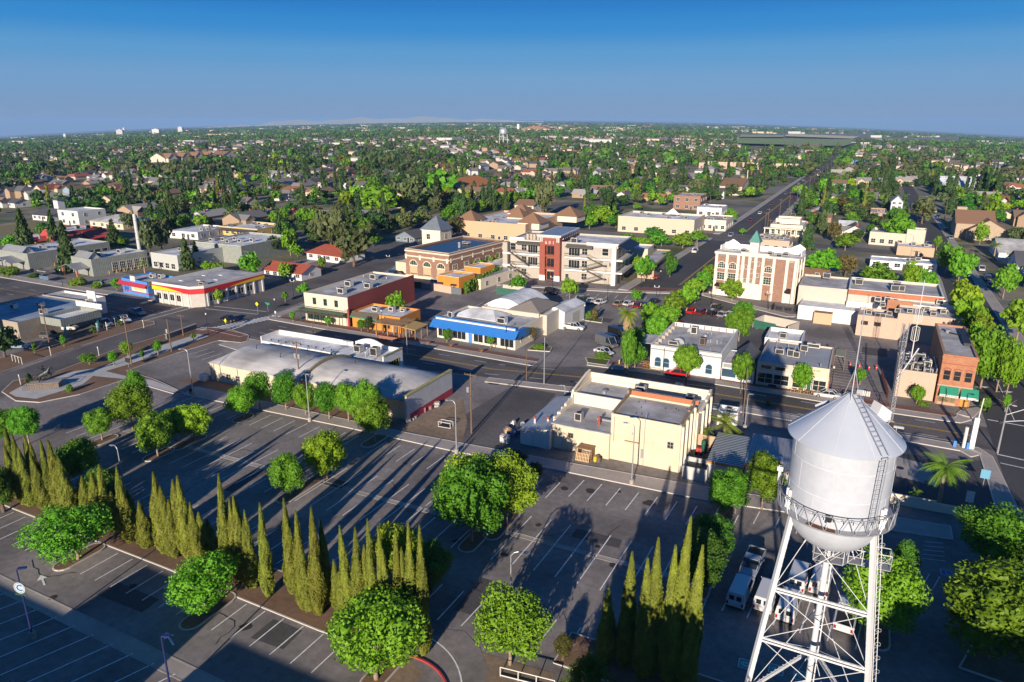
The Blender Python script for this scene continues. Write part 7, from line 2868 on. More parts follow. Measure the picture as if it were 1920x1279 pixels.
DT = [
  ('round',1176,705,614,30,'slim tree beside the tall palm on the main road'),
  ('round',1190,692,640,40,'bushy tree between the palm and the canopy of the white restaurant'),
  ('square',1286,720,648,60,'square clipped tree in front of the white restaurant',),
  ('square',1388,738,662,52,'clipped tree in front of the pale blue shop'),
  ('round',1500,738,680,42,'round street tree in front of the tan cafe'),
  ('round',1612,722,690,22,'little bush like tree beyond the cone roof of the tower'),
  ('round',1718,758,722,30,'small street tree left of the orange brick corner store'),
  ('rusty',1712,745,712,26,'purple brown small tree by the equipment building'),
  ('round',1884,772,738,14,'thin bush by the corner store'),
  ('round',1218,612,566,50,'round tree in the left part of the avenue hedge row, nearest the palm'),
  ('round',1190,660,612,38,'round tree under the avenue row beside the parked cars'),
  ('round',1228,640,590,56,'big round tree second in the diagonal tree row'),
  ('round',1250,618,572,52,'big round tree third in the diagonal tree row'),
  ('round',1264,592,548,50,'round tree fourth in the diagonal tree row'),
  ('round',1284,578,536,50,'round tree fifth in the diagonal tree row'),
  ('round',1300,562,520,46,'round tree sixth in the diagonal tree row'),
  ('round',1318,548,506,40,'round tree seventh in the diagonal tree row'),
  ('round',1330,530,494,30,'round tree at the far end of the diagonal tree row'),
  ('round',1372,566,520,48,'round tree in front of the left half of the brick block'),
  ('round',1385,640,575,62,'large oval tree in the back car park behind the shops'),
  ('round',1394,604,562,42,'round tree behind the large oval one in the back car park'),
  ('round',1208,528,480,40,'round tree at the right end of the office block'),
  ('round',1196,515,478,30,'tree tucked behind the right end of the office block'),
  ('round',971,548,516,36,'round tree in front of the left part of the office block'),
  ('round',1068,560,520,36,'round tree in front of the brick bay of the office block'),
  ('round',1192,566,542,26,'small round tree between the parked cars and the promenade'),
  ('rusty',1114,600,576,20,'small bronze tree on the planted island in the court'),
  ('round',743,598,545,42,'round tree against the dark red side wall'),
  ('airy',615,612,592,16,'small street tree in front of the green balcony'),
  ('airy',550,605,580,14,'small street tree at the corner left of the green balcony'),
  ('round',678,622,598,16,'small street tree by the orange restaurant'),
  ('dark',690,622,594,16,'dark small tree by the orange restaurant'),
  ('shrub',774,612,590,16,'shrub at the right side of the pergola terrace'),
  ('shrub',760,616,594,20,'dark shrub hedge beside the pergola terrace'),
  ('airy',838,642,616,20,'young street tree in front of the blue awning, left one'),
  ('airy',920,652,626,18,'young street tree in front of the blue awning, right one'),
  ('round',570,556,530,26,'round tree at the corner left of the red walled building'),
  ('round',535,566,546,16,'small tree on the side road left of the corner shop'),
  ('airy',536,526,488,30,'bare pinkish tree beside the long red tiled house'),
  ('round',605,507,480,16,'slim tree in front of the hipped red tile house'),
  ('rusty',312,566,530,16,'nearly bare small tree in front of the red and yellow shop'),
  ('rusty',322,567,536,14,'second nearly bare small tree in front of the red and yellow shop'),
  ('airy',411,570,540,18,'small street tree at the corner of the red and yellow shop'),
  ('airy',452,552,530,22,'small street tree right of the red and yellow shop'),
  ('round',220,545,520,18,'small tree left of the blue shop'),
  ('rusty',1000,640,612,14,'brown leaved small tree right of the blue awning store'),
  ('airy',168,684,662,34,'wide low scrubby tree on the dirt strip near the memorial'),
  ('airy',214,686,656,22,'small tree on the dirt strip by the walkway'),
  ('airy',241,668,638,24,'sprawling small tree by the utility pole on the dirt strip'),
  ('airy',297,666,636,18,'slim small tree beside the walkway to the corner'),
  ('airy',268,674,655,10,'tiny staked tree by the notice board'),
  ('airy',363,638,624,12,'tiny tree at the corner plaza end of the walkway'),
  ('dark',56,724,698,13,'small dark bush tree beside the horseman statue'),
  ('shrub',131,736,720,15,'little round bush on the memorial island'),
  ('airy',121,650,628,12,'tiny tree on the strip by the fuel station, right one'),
  ('airy',175,626,612,10,'tiny tree on the strip by the parked pickups'),
  ('airy',225,612,600,10,'tiny tree at the end of the strip by the parked pickups'),
  ('airy',66,662,640,10,'tiny tree on the strip by the fuel station, left one'),
  ('dark',10,670,610,62,'dark tree beside the fuel station at the left edge'),
  ('yellow',1868,735,626,66,'bright street tree at the corner beside the brick corner store'),
  ('yellow',1886,745,640,50,'bright street tree at the very corner of the right avenue'),
  ('yellow',1822,708,606,54,'bright street tree squeezed between two bigger ones behind the corner store'),
  ('yellow',1812,664,574,48,'bright street tree beside the end of the tan rear building'),
  ('yellow',1838,728,612,78,'big bright street tree right behind the brick corner store'),
  ('yellow',1826,690,588,60,'bright street tree, third from the corner of the right avenue'),
  ('yellow',1808,645,552,58,'bright street tree, fourth from the corner of the right avenue'),
  ('yellow',1800,615,522,74,'tall bright street tree at the end of the long grey roof'),
  ('round',1905,640,552,74,'bright tree at the right edge across the right avenue'),
  ('round',1880,560,494,44,'round tree across the right avenue, farther up'),
  ('round',1772,515,455,42,'round tree on the left side of the right avenue above the tan block'),
  ('round',1795,535,464,50,'round tree left of the right avenue, nearer one'),
  ('oak',1925,730,620,40,'tree cut by the right edge near the avenue'),
  ('round',1540,520,466,64,'broad round tree behind the right end of the brick block'),
  ('rusty',1584,520,472,44,'pale bronze leaved tree between two green ones behind the brick block'),
  ('round',1646,542,494,70,'broad bright tree beyond the long grey roofed building, left'),
  ('round',1706,548,490,50,'tree beyond the long grey roofed building, middle'),
  ('round',1735,552,505,40,'tree beyond the long grey roofed building, right'),
  ('round',1584,470,436,46,'round green tree right of the tall conifer behind the brick block'),
  ('rusty',1562,455,414,30,'reddish brown tree in the right middle distance'),
  ('conifer',1512,468,412,28,'tall pointed conifer directly behind the brick block'),
  ('round',1684,458,402,64,'large bright tree in front of the cream old church hall'),
  ('olive',1728,420,366,52,'spreading grey green cedar by the bend of the right avenue'),
  ('conifer',1692,398,362,20,'dark narrow conifer beside the tall pale blue house'),
  ('round',1836,462,416,30,'bright round tree across the bend of the right avenue'),
  ('round',1755,470,440,16,'small round tree at the bend of the right avenue'),
  ('round',1370,420,390,24,'round street tree beside the avenue shops'),
  ('round',1205,470,444,40,'round tree at the near end of the tree group left of the avenue'),
  ('oak',1250,500,470,34,'dark leaved tree left of the avenue above the promenade'),
  ('oak',1256,520,480,28,'loose green tree left of the avenue near the crossing'),
  ('round',1280,466,436,46,'round tree in the hedge like group left of the avenue'),
  ('round',1305,458,432,40,'round tree at the far end of the group left of the avenue'),
  ('round',1240,462,438,50,'round tree in the middle of the group left of the avenue'),
  ('round',914,464,444,36,'round green tree against the peach market hall, right one'),
  ('round',880,460,442,30,'round green tree against the peach market hall, left one'),
  ('olive',664,500,420,78,'big spreading old oak above the side road'),
  ('olive',622,478,384,70,'tall grey green tree left behind the big old oak'),
  ('conifer',52,480,392,44,'tall dark conifer at the left, left of the other two'),
  ('conifer',105,466,394,30,'dark conifer behind the grey garage, middle one'),
  ('conifer',131,508,415,42,'nearest tall conifer in front of the grey garage'),
  ('conifer',215,460,412,34,'broad conifer right of the red restaurant'),
  ('olive',282,480,402,44,'loose tall conifer like tree right of the smokestack'),
  ('olive',305,476,400,40,'loose tall tree second right of the smokestack'),
  ('conifer',352,506,446,34,'dark blue green conifer in front of the long grey workshop'),
  ('conifer',370,500,452,24,'dark conifer touching the blue green one'),
  ('round',470,520,472,48,'bright round tree left of the long red tiled house'),
  ('round',392,514,488,26,'small round tree in front of the grey workshop, left'),
  ('round',412,514,490,24,'small round tree in front of the grey workshop, right'),
  ('conifer',527,470,390,20,'dark pointed conifer between the yellow shops and the tiled houses'),
  ('dark',515,480,440,34,'dark tree at the left of the tiled houses'),
  ('airy',545,480,424,40,'weeping yellow green tree behind the red tiled houses'),
  ('round',558,482,458,28,'bright round small tree in front of the weeping tree'),
  ('round',582,448,424,24,'round bright tree behind the hipped tile house'),
  ('round',709,408,340,84,'very large bright green tree in the middle distance'),
  ('olive',775,400,322,60,'large grey green tree right of the very large bright one'),
  ('round',826,372,316,66,'large green tree on the horizon side of the orange roof'),
  ('olive',1018,410,335,44,'tall layered cedar in the centre of the neighbourhood'),
  ('cypress',868,392,350,6,'thin dark cypress left of the pair near the orange roof'),
  ('cypress',878,396,352,8,'thin dark cypress right of the pair near the orange roof'),
  ('cypress',405,392,350,7,'thin dark pair cypress in the left neighbourhood, left one'),
  ('cypress',411,392,350,7,'thin dark pair cypress in the left neighbourhood, right one'),
  ('cypress',756,405,358,7,'thin cypress by the very large bright tree'),
  ('round',1128,422,386,44,'round tree left of the long cream building'),
  ('round',1155,428,402,40,'round tree touching the long cream building'),
  ('olive',1077,416,392,40,'grey green tree behind the market hall roofs'),
  ('rusty',856,448,402,28,'yellowing tree left of the peach market hall'),
  ('round',842,420,384,34,'round bright tree above the turret roof'),
  ('round',1392,440,428,14,'small round tree at the cross road'),
  ('round',1545,372,334,30,'round tree along the right side of the avenue'),
  ('oak',1520,388,352,34,'darker round tree right of the avenue, near the long warehouse'),
  ('round',1500,370,345,32,'round tree right of the avenue, farther'),
  ('round',22,470,440,34,'round tree left of the leftmost tall conifer'),
  ('oak',84,450,416,40,'broad dark tree left of the white church'),
  ('oak',178,402,372,60,'wide dark tree behind the white modern building'),
  ('olive',245,430,396,34,'loose grey green tree between the red restaurant and the smokestack'),
  ('oak',160,480,458,26,'small broad tree right of the nearest conifer'),
  ('round',232,468,444,26,'green tree left of the foot of the smokestack'),
  ('oak',700,462,436,36,'dark tree behind the big spreading oak, right side'),
  ('olive',598,448,408,40,'loose tree left of the tall grey green tree above the tiled houses'),
  ('round',1105,430,400,34,'round tree between the market hall and the long cream building'),
  ('oak',1225,448,424,44,'dark green tree just in front of the long cream building'),
  ('round',1176,462,436,40,'round tree left of the tree group by the avenue'),
  ('round',1602,386,352,36,'round tree in the right middle distance among houses'),
 ]
LABSEEN = set()
for (k,bx,by,ty,w,lab) in DT:
 tpx(k,bx,by,ty,w,lab,None)
palm(1172,700,578,38,'tall fan palm with a shaggy skirt of dead fronds beside the main road',skirt=True,n=40)
palm(1760,945,858,78,'feather palm in the shaded yard right of the tank')
palm(1356,838,781,56,'yellow green feather palm behind the striped shed')
palm(1322,838,800,30,'small feather palm left of the yellow green one',n=16)
palm(1712,946,918,24,'small golden palm by the pale wall in the shaded yard',n=14)
palm(272,512,488,20,'small fan palm between the grey garages',n=18)
palm(503,358,325,16,'slim tall palm in the left neighbourhood',n=16)
palm(978,376,342,18,'fan palm by the tall cedar in the neighbourhood',n=16)
palm(1862,490,452,22,'pale spiky palm beside the white gabled house',n=18)
HG = 0
for k in range(13):
 f = k/12
 px,py = 875 + f*60,548 - f*28
 tpx('shrub',px,py + 3,py - 22,13,'upright clipped shrub in the hedge between the fire station annex and the court','upright shrubs beside the orange annex',lod=2)
for k in range(7):
 tpx('shrub',880 + k*9,520 - k*3,492 - k*4,15,'tall hedge shrub against the long annex of the fire station','tall hedge shrubs behind the annex',lod=2)
for (px,py,ty,w,lab) in ((1108,596,584,28,'low flowering shrub on the planted island in the court'),(1012,655,645,26,'low yellow shrub bed right of the blue awning store'),(1128,672,660,34,'low yellow green shrub bed by the white parked car'),
   (146,536,520,34,'shrubs in front of the nearer grey garage'),(185,540,526,26,'shrubs by the brick pillars of the nearer grey garage'),(20,516,498,40,'shrubs in front of the far left garage'),
   (64,520,512,24,'low clump by the sign of the far left garage'),(700,614,602,18,'clipped ball shrub by the orange restaurant'),(1845,770,742,26,'dark shrubs at the corner of the brick store'),(1380,822,806,30,'shrubs at the foot of the slim lamp by the main road'),
   (1440,760,750,10,'potted plant by the cafe'),(1730,762,752,24,'low shrubs in the raised bed left of the corner store')):
 tpx('shrub',px,py,ty,w,lab,None,cat='shrub',lod=1)
# ---------------------------------------------------------------- vehicles
PAINTS = dict(white=(.62,.62,.62),silver=(.38,.40,.42),grey=(.14,.145,.15),black=(.012,.012,.014),red=(.50,.012,.015),dkred=(.20,.015,.02),blue=(.06,.12,.22),green=(.03,.07,.06),
   tan=(.32,.25,.18),navy=(.015,.03,.07),sky=(.25,.38,.50))
TYRE = mat('tyre_rubber',(.02,.02,.02),.85)
RIM = mat('wheel_rim',(.35,.35,.36),.35,metal=.7)
CARG = mat('car_glass',(.015,.02,.025),.06,spec=.9)
TAILL = mat('tail_light',(.40,.01,.01),.3)
HEADL = mat('head_light',(.70,.70,.68),.15)
TRIMB = mat('black_trim',(.02,.02,.022),.6)
def paint(c):
 return mat('paint_' + c,PAINTS[c],.28,metal=.25 if c not in ('white','red') else .05,coat=.6)
def loft(mb,secs,mi=0,M=None,cap=True):
 """secs: list of closed rings (same count)"""
 n = len(secs[0])
 vs = [p for s in secs for p in s]
 fs = []
 for k in range(len(secs) - 1):
  for i in range(n):
   j = (i + 1) % n
   fs.append((k*n + i,k*n + j,(k + 1)*n + j,(k + 1)*n + i))
 if cap:
  fs.append(tuple(range(n - 1,-1,-1)))
  fs.append(tuple(range((len(secs) - 1)*n,len(secs)*n)))
 mb.add(vs,fs,mi,M)
CARP = {}
def car_meshes(kind):
 """x = length (front +x), y = width. returns list of (name, mesh, painted?)"""
 if kind in CARP:
  return CARP[kind]
 L,Wd,hb,hr = dict(sedan=(4.6,1.8,.88,1.42),suv=(4.7,1.88,1.02,1.72),pickup=(5.7,1.95,1.08,1.82),camper=(5.6,1.95,1.08,1.95),van=(5.9,2.0,1.15,2.35),box=(7.2,2.1,1.1,2.2))[kind]
 hl = L/2
 m = MB()
 def ring(x,w,z0,z1,c=.12):
  return [(x,-w + c,z0),(x,w - c,z0),(x,w,z0 + c),(x,w,z1 - c),(x,w - c*1.3,z1),(x,-w + c*1.3,z1),(x,-w,z1 - c),(x,-w,z0 + c)]
 w = Wd/2
 hood = hb - (.08 if kind in ('sedan','suv') else 0)
 loft(m,[ring(-hl,w*.86,.38,hb*.9),ring(-hl + .18,w*.97,.28,hb),ring(-hl*.5,w,.24,hb),ring(hl*.3,w,.24,hb),ring(hl*.55,w*.99,.24,hood),ring(hl - .25,w*.93,.28,hood*.9),ring(hl,w*.80,.36,hood*.72)])
 if kind == 'sedan':
  g = [(-1.55,hb),(-.95,hr),(.35,hr),(1.15,hb)]
 elif kind == 'suv':
  g = [(-2.15,hb),(-1.85,hr),(.35,hr),(1.15,hb)]
 elif kind == 'pickup':
  g = [(-.35,hb),(-.2,hr),(.95,hr),(1.65,hb)]
 elif kind == 'camper':
  g = [(-2.7,hb),(-2.6,hr),(.95,hr),(1.65,hb)]
 elif kind == 'van':
  g = [(-2.85,hb),(-2.75,hr),(1.45,hr),(2.3,hb)]
 else:
  g = [(1.2,hb),(1.25,hr),(2.5,hr),(3.1,hb)]
 top = MB()
 wt = w*.80 if kind not in ('van','box') else w*.9
 top.box(g[1][0] + .03,g[2][0] - .03,-wt,wt,hr - .05,hr + .02)
 m.add(top.v,top.f)
 for (a,b_) in ((0,1),(2,3)):    # pillars
  for s in (-1,1):
   m.tube((g[a][0],s*w*.92,g[a][1]),(g[b_][0],s*wt,g[b_][1] - .02),.05,None,4)
 xm = (g[1][0] + g[2][0])/2
 for s in (-1,1):
  m.tube((xm,s*w*.94,hb - .05),(xm,s*wt,hr - .03),.04,None,4)
 if kind in ('van','camper'):
  x1 = .9 if kind == 'van' else -.5
  for s in (-1,1):
   m.add([(g[0][0],s*w*.95,hb),(x1 - .2,s*w*.95,hb),(x1 - .2,s*(wt + .02),hr),(g[1][0],s*(wt + .02),hr)],[(0,1,2,3)] if s < 0 else [(3,2,1,0)])
  m.add([(g[0][0] - .02,-w*.95,hb),(g[1][0] - .02,-wt,hr),(g[1][0] - .02,wt,hr),(g[0][0] - .02,w*.95,hb)],[(0,1,2,3)][::1])
 bed = None
 if kind == 'pickup':
  bed = MB()
  bed.box(-hl + .15,-.5,-w*.82,w*.82,hb + .001,hb + .02)
  for s in (-1,1):
   m.box(-hl + .05,-.4,s*w*.9 - .07,s*w*.9 + .07,hb - .02,hb + .16)
  m.box(-hl + .02,-hl + .12,-w*.8,w*.8,hb - .02,hb + .16)
 if kind == 'box':
  m.box(-3.6,1.1,-1.15,1.15,.85,3.2)
 gl = MB()
 a0,a1,a2,a3 = g
 w2 = w*.92
 q = [(a0[0],-w2,a0[1]),(a3[0],-w2,a3[1]),(a3[0],w2,a3[1]),(a0[0],w2,a0[1]),(a1[0],-wt,a1[1] - .04),(a2[0],-wt,a2[1] - .04),(a2[0],wt,a2[1] - .04),(a1[0],wt,a1[1] - .04)]
 gl.add(q,[(0,1,5,4),(1,2,6,5),(2,3,7,6),(3,0,4,7)])
 if kind in ('camper','van'):
  gx = g[0][0] - .05
  for s in (-1,1):
   gl.box(gx,gx + .03,s*.36 - .24,s*.36 + .24,hb + .15,hr - .22)
 wh = MB()
 wr = .33 if kind in ('sedan',) else .38
 xs = (-hl*.60,hl*.62)
 ws = []
 for x in xs:
  for s in (-1,1):
   k = MB()
   k.tube((x,s*(w - .2),wr),(x,s*(w + .015),wr),wr,None,14)
   r = MB()
   r.tube((x,s*(w + .01),wr),(x,s*(w + .03),wr),wr*.6,None,10)
   k.add(r.v,r.f,1)
   ws.append(k)
 hd = MB()
 tl = MB()
 for s in (-1,1):
  hd.box(hl - .14,hl + .01 - .02,s*w*.62 - .17,s*w*.62 + .17,hood*.58,hood*.74)
  tl.box(-hl - .01,-hl + .12,s*w*.76 - .10,s*w*.76 + .10,hb*.62,hb*.92)
 bp = MB()
 bp.box(hl - .1,hl + .06,-w*.78,w*.78,.32,.48)
 bp.box(-hl - .08,-hl + .1,-w*.84,w*.84,.36,.52)
 def mk(name,mb_,mats):
  me = bpy.data.meshes.new(name)
  me.from_pydata(mb_.v,[],mb_.f)
  for mm in mats:
   me.materials.append(mm)
  if len(mats) > 1:
   me.polygons.foreach_set('material_index',mb_.m)
  me.update()
  return me
 out = [('body',mk('car_body',m,[paint('white')]),True),('window',mk('car_window',gl,[CARG]),False)]
 out += [('wheel',mk('wheel',k,[TYRE,RIM]),False) for k in ws]
 out += [('headlights',mk('headlights',hd,[HEADL]),False),('tail_lights',mk('tail_lights',tl,[TAILL]),False),('bumper',mk('bumper',bp,[TRIMB]),False)]
 if bed:
  out.append(('bed',mk('bed',bed,[TRIMB]),False))
 CARP[kind] = out
 return out
CN = dict(sedan='parked_car',suv='parked_car',pickup='pickup_truck',camper='pickup_truck',van='van',box='box_truck')
CC = dict(sedan='car',suv='car',pickup='pickup truck',camper='pickup truck',van='van',box='truck')
def car(kind,px,py,color,heading,label,group=None,name=None,XY=None):
 """heading in degrees, 0 = +X along the main road to the right, 90 = away along the side streets"""
 X,Y = XY or PG(px,py)
 t = thing(name or CN[kind],label,CC[kind],(X,Y,.045 + ground(X,Y)),R(heading),group)
 for (n,me,pt) in car_meshes(kind):
  o = bpy.data.objects.new(n,me)
  COL.objects.link(o)
  o.parent = t
  if pt:
   o.material_slots[0].link = 'OBJECT'
   o.material_slots[0].material = paint(color)
 return t
CARS = [
  ('suv',1269,706,'red',183,'bright red car at the kerb in front of the white restaurant'),
  ('pickup',1266,737,'white',-2,'pale blue white pickup driving behind the parapet of the cream hall'),
  ('sedan',1550,745,'white',181,'white sedan parked in front of the tan cafe end'),
  ('sedan',1592,752,'silver',181,'silver car half hidden by the cone roof of the tank'),
  ('pickup',1074,618,'white',3,'white pickup truck parked sideways in the court by the planted island'),
  ('van',1137,649,'grey',-28,'dark windowed silver van in the slanted row beside the palm'),
  ('suv',1149,641,'navy',-28,'dark blue car behind the silver van by the palm'),
  ('van',1160,633,'black',-28,'black van, farthest of the slanted row by the palm'),
  ('sedan',1132,664,'white',-18,'white car nearest the main road beside the yellow shrub bed'),
  ('suv',1034,551,'black',-20,'black and white police style car in front of the office block'),
  ('suv',1092,565,'green',75,'dark green car, left end of the row of parked cars in the court'),
  ('sedan',1110,568,'white',75,'white car next to the dark green one in the court'),
  ('sedan',1126,570,'white',75,'white car left of the lamp post in the court row'),
  ('sedan',1161,573,'tan',75,'tan and blue car right of the lamp post in the court row'),
  ('sedan',1179,573,'white',75,'white car under the small round tree in the court'),
  ('suv',1199,577,'dkred',75,'dark red car near the right end of the court row'),
  ('suv',1213,579,'black',75,'black car, right end of the court row'),
  ('sedan',1227,569,'black',75,'black car beside the tree row in the court'),
  ('sedan',1221,522,'red',-10,'red car half hidden on the promenade beside the office block'),
  ('pickup',1303,474,'white',92,'white pickup truck parked at the left kerb of the avenue'),
  ('suv',1299,588,'red',75,'red car, left end of the row behind the white restaurant'),
  ('suv',1315,590,'dkred',75,'dark red car, second in the row behind the white restaurant'),
  ('suv',1336,591,'black',75,'black car with red lights, third in the row behind the white restaurant'),
  ('suv',1344,581,'black',75,'black car behind the third car of the back row'),
  ('sedan',1355,594,'silver',75,'silver blue car, fourth in the row behind the white restaurant'),
  ('sedan',1370,594,'white',75,'white car with red lights, fifth in the row behind the white restaurant'),
  ('sedan',1272,612,'dkred',-10,'dark red car right behind the parapet of the white restaurant'),
  ('sedan',1266,617,'silver',-10,'silver car next to the dark red one behind the white restaurant'),
  ('sedan',1246,624,'white',-30,'white car under the diagonal tree row near the white restaurant'),
  ('pickup',257,590,'silver',-4,'silver pickup driving through the crossing on the left'),
  ('pickup',229,604,'white',-4,'white pickup with a laden bed, right one in the row by the fuel station'),
  ('pickup',195,611,'silver',-4,'silver pickup, second from the right in the row by the fuel station'),
  ('pickup',124,619,'white',25,'white pickup at the pillar of the fuel station canopy'),
  ('suv',97,634,'grey',25,'grey car beside the fuel station wall'),
  ('sedan',36,653,'sky',30,'pale blue car at the left beyond the dark tree'),
  ('sedan',121,562,'black',0,'black car driving in the shaded part of the main road'),
  ('sedan',147,588,'black',15,'dark car, leftmost of the shaded three behind the fuel station'),
  ('sedan',162,592,'navy',15,'dark blue car, middle of the shaded three behind the fuel station'),
  ('sedan',177,588,'navy',15,'dark blue car, right of the shaded three behind the fuel station'),
  ('sedan',430,602,'black',3,'dark low car just entering the zebra crossing'),
  ('suv',716,523,'white',10,'white car at the fire station yard, left one'),
  ('suv',732,522,'silver',10,'silver car at the fire station yard beside the white one'),
  ('suv',741,517,'black',10,'black car at the wall of the fire station yard'),
  ('suv',820,534,'white',-8,'white pickup like car behind the pinkish yard wall'),
  ('box',1532,562,'white',-96,'white box truck in the alley right of the brick block'),
  ('sedan',1510,534,'black',5,'dark car on the street right of the brick block'),
  ('suv',1840,508,'white',-92,'white car parked across the right avenue, farthest'),
  ('suv',1851,526,'grey',-92,'grey car parked across the right avenue, middle'),
  ('sedan',1857,538,'grey',-92,'dark grey car parked across the right avenue, nearest of three'),
  ('sedan',1894,607,'grey',-92,'dark car in the shade near the round red sign'),
  ('pickup',1409,1067,'silver',266,'silver pickup nose to nose with the campers below the tank'),
  ('camper',1388,1118,'white',86,'white camper shell pickup, leftmost of the lower row under the tower'),
  ('camper',1437,1126,'white',86,'white camper shell pickup, second of the lower row under the tower'),
  ('camper',1497,1090,'white',86,'white camper shell pickup, left of the upper row behind the tower leg'),
  ('camper',1538,1096,'white',86,'white camper shell pickup, right of the upper row behind the riser'),
  ('camper',1478,1144,'white',86,'white camper shell pickup with a wide rear window, third of the lower row'),
  ('pickup',1585,1162,'white',86,'white pickup partly under the big round tree behind the tower legs'),
  ('sedan',1460,300,'white',90,'white car far along the avenue'),
 ]
for c in CARS:
 car(*c)
random.seed(31)
for k in range(16):
 Y = 330 + k*42 + random.uniform(-10,10)
 s = random.choice((-1,1))
 car(random.choice(('sedan','suv','pickup')),0,0,random.choice(('white','silver','grey','black','dkred')),90*s,'small car on the far stretch of the avenue','cars far along the avenue',
   XY=(-48.4 + (3.4 if s > 0 else -3.4),Y))
for k in range(10):
 Y = 210 + k*26
 car(random.choice(('sedan','suv')),0,0,random.choice(('white','silver','grey','black')),-90,'car parked at the far kerb of the right avenue beyond the bend','cars parked along the right avenue',XY=(22.6 + .002*Y + (11 if k % 3 else 1.2),Y + 120))
# ---------------------------------------------------------------- lamps, poles, signals
def lamp(bx,by,ty,label,arm=-1.0,adir=None,col=None,base=True,banner=None,head='cobra',r=.09,group=None):
 X,Y = P(bx,by)
 h = hgt(bx,by,ty)
 t = thing('street_lamp',label,'street lamp',(X,Y,0.1 if h < 7 else 0),0 if adir is None else R(adir),group)
 m = MB()
 m.tube((0,0,0),(0,0,h - .4),r*1.25,r*.7,8)
 if head == 'cobra':
  m.path([(0,0,h - .5),(arm*.25,0,h - .12),(arm*.6,0,h),(arm,0,h - .05)],.05)
 m.build('pole',col or STEEL,t)
 if base:
  MB().lathe([(.32,-.1),(.32,.75),(.0,.8)],12).build('concrete_base',CONC,t)
 m = MB()
 if head == 'cobra':
  s = 1 if arm > 0 else -1
  m.side([(arm,h - .12),(arm + s*.55,h - .16),(arm + s*.6,h - .06),(arm + s*.1,h + .03)],-.14,.14,'y')
 elif head == 'box':
  m.box(.1,.85,-.16,.16,h - .35,h - .2)
 elif head == 'globe':
  m.lathe([(.0,h - .45),(.12,h - .4),(.2,h - .15),(.12,h + .02),(0,h + .06)],10)
 elif head == 'twin':
  m.box(-.62,.62,-.04,.04,h - .75,h - .68)
  for s in (-.6,.6):
   m.lathe([(.0,h - .65),(.12,h - .6),(.19,h - .35),(.1,h - .18),(0,h - .14)],10,(s,0))
 m.build('lamp_head',mat('lamp_glass_white',(.6,.6,.57),.4) if head in ('globe','twin') else (col or STEEL),t)
 if banner:
  bm = MB()
  bm.box(-.35,.35,.12,.15,banner - .5,banner + .5)
  bm.build('banner',FRAMEW,t)
 return t
lamp(1184,908,795,'grey curved arm lamp standing before the tall blank wall of the hall',-1.0,0)
lamp(856,850,752,'grey lamp by the walk left of the big pair of trees',-1.1,0)
lamp(581,790,698,'grey lamp with a small white sign by the walk in front of the warehouse',-.01,0,head='box')
lamp(363,742,655,'grey lamp left of the warehouse with its arm to the left',-1.2,10)
lamp(958,1112,1036,'grey lamp with a round head above the loose pale tree',1.3,25)
lamp(235,925,838,'slim lamp behind the short cypresses',-.8,0,base=False)
lamp(1890,1046,998,'silver lamp with a curved arm inside the spreading trees at the right',-1.9,0)
lamp(1396,806,736,'slim white lamp by the driveway below the striped cafe street',.4,0,head='box')
lamp(1059,748,724,'small curved lamp on the roof edge side of the cream hall',-.5,0,base=False)
lamp(1870,850,758,'tall silver signal mast with long arms at the right crossing',.5,0,base=False,r=.12)
t = lamp(62,1197,1062,'navy lamp post carrying the round sign with a letter C at the lower left',.5,40,BLUEP,head='box',r=.085)
hC = 8.1
s = MB()
s.lathe([(0,0),(.62,0),(.62,.05),(0,.05)],28)
o = s.build('sign_disc',mat('sign_navy',(.012,.05,.13),.5),t)
o.location = (0.0,-.16,5.9)
o.rotation_euler = (R(90),0,R(-12 - 40 + 30))
for (r0,r1,mm) in ((.60,.54,FRAMEW),(.50,.0,mat('sign_pale_blue',(.38,.48,.58),.5))):
 s = MB()
 s.lathe([(r1,.055),(r0,.055),(r0,.06),(r1,.06)],28)
 s.build('sign_ring',mm,o)
text_mb('C',.95,'letter',mat('sign_navy',(.012,.05,.13)),o,(0,0,.075),(0,0,0),.01)
s = MB()
s.box(-.62,.62,-.80,-.66,.0,.05)
s.box(-.62,.62,.66,.72,.0,.05)
s.build('sign_bar',mat('sign_green',(.02,.08,.04)),o)
lamp(322,1305,1188,'navy lamp post cut by the bottom edge, right of the one with the letter C',.3,20,BLUEP,head='box',r=.085)
for (bx,by,ty,lab,hd) in ((949,632 + 24,606,'black lamp post in front of the blue awning store','globe'),(1243,697,650,'black banner lamp at the left of the white restaurant','globe'),(1558,730,688,'black lamp post at the striped small car park','globe'),
   (518,597,561,'black lamp post left of the green balcony','globe'),(391,628,588,'black lamp post at the corner plaza','globe'),(717,625,582,'black lamp post with a yellow crossing sign by the pergola','globe'),
   (118,538,506,'black lamp post in front of the grey garages','globe'),(17,522,488,'black lamp post at the far left road edge','globe'),(169,588,551,'lamp post in the shaded forecourt of the fuel station','globe'),
   (1139,564,518,'twin black lamp in the middle of the court car row','twin'),(1036,554,517,'twin black lamp in front of the brick bay','twin'),(958,530,503,'twin black lamp at the left end of the office block','twin'),
   (1332,580,546,'twin black lamp at the left foot of the brick block','twin'),(1440,582,546,'twin black lamp by the patio of the brick block','twin'),(1230,565,535,'twin black lamp by the promenade, right','twin'),
   (1202,540,512,'black lamp post at the corner of the office block','globe'),(1095,618,572,'black lamp post on the island in the court','globe'),(551,562,524,'black twin lamp by the side road','twin'),(728,490,478,'black lamp by the fire station corner','twin'),
   (1238,527,508,'black lamp on the brick plaza','globe'),(1219,540,518,'black lamp beside the promenade benches','globe')):
 lamp(bx,by,ty,lab,.1,10,BLACK,base=False,head=hd,r=.07)
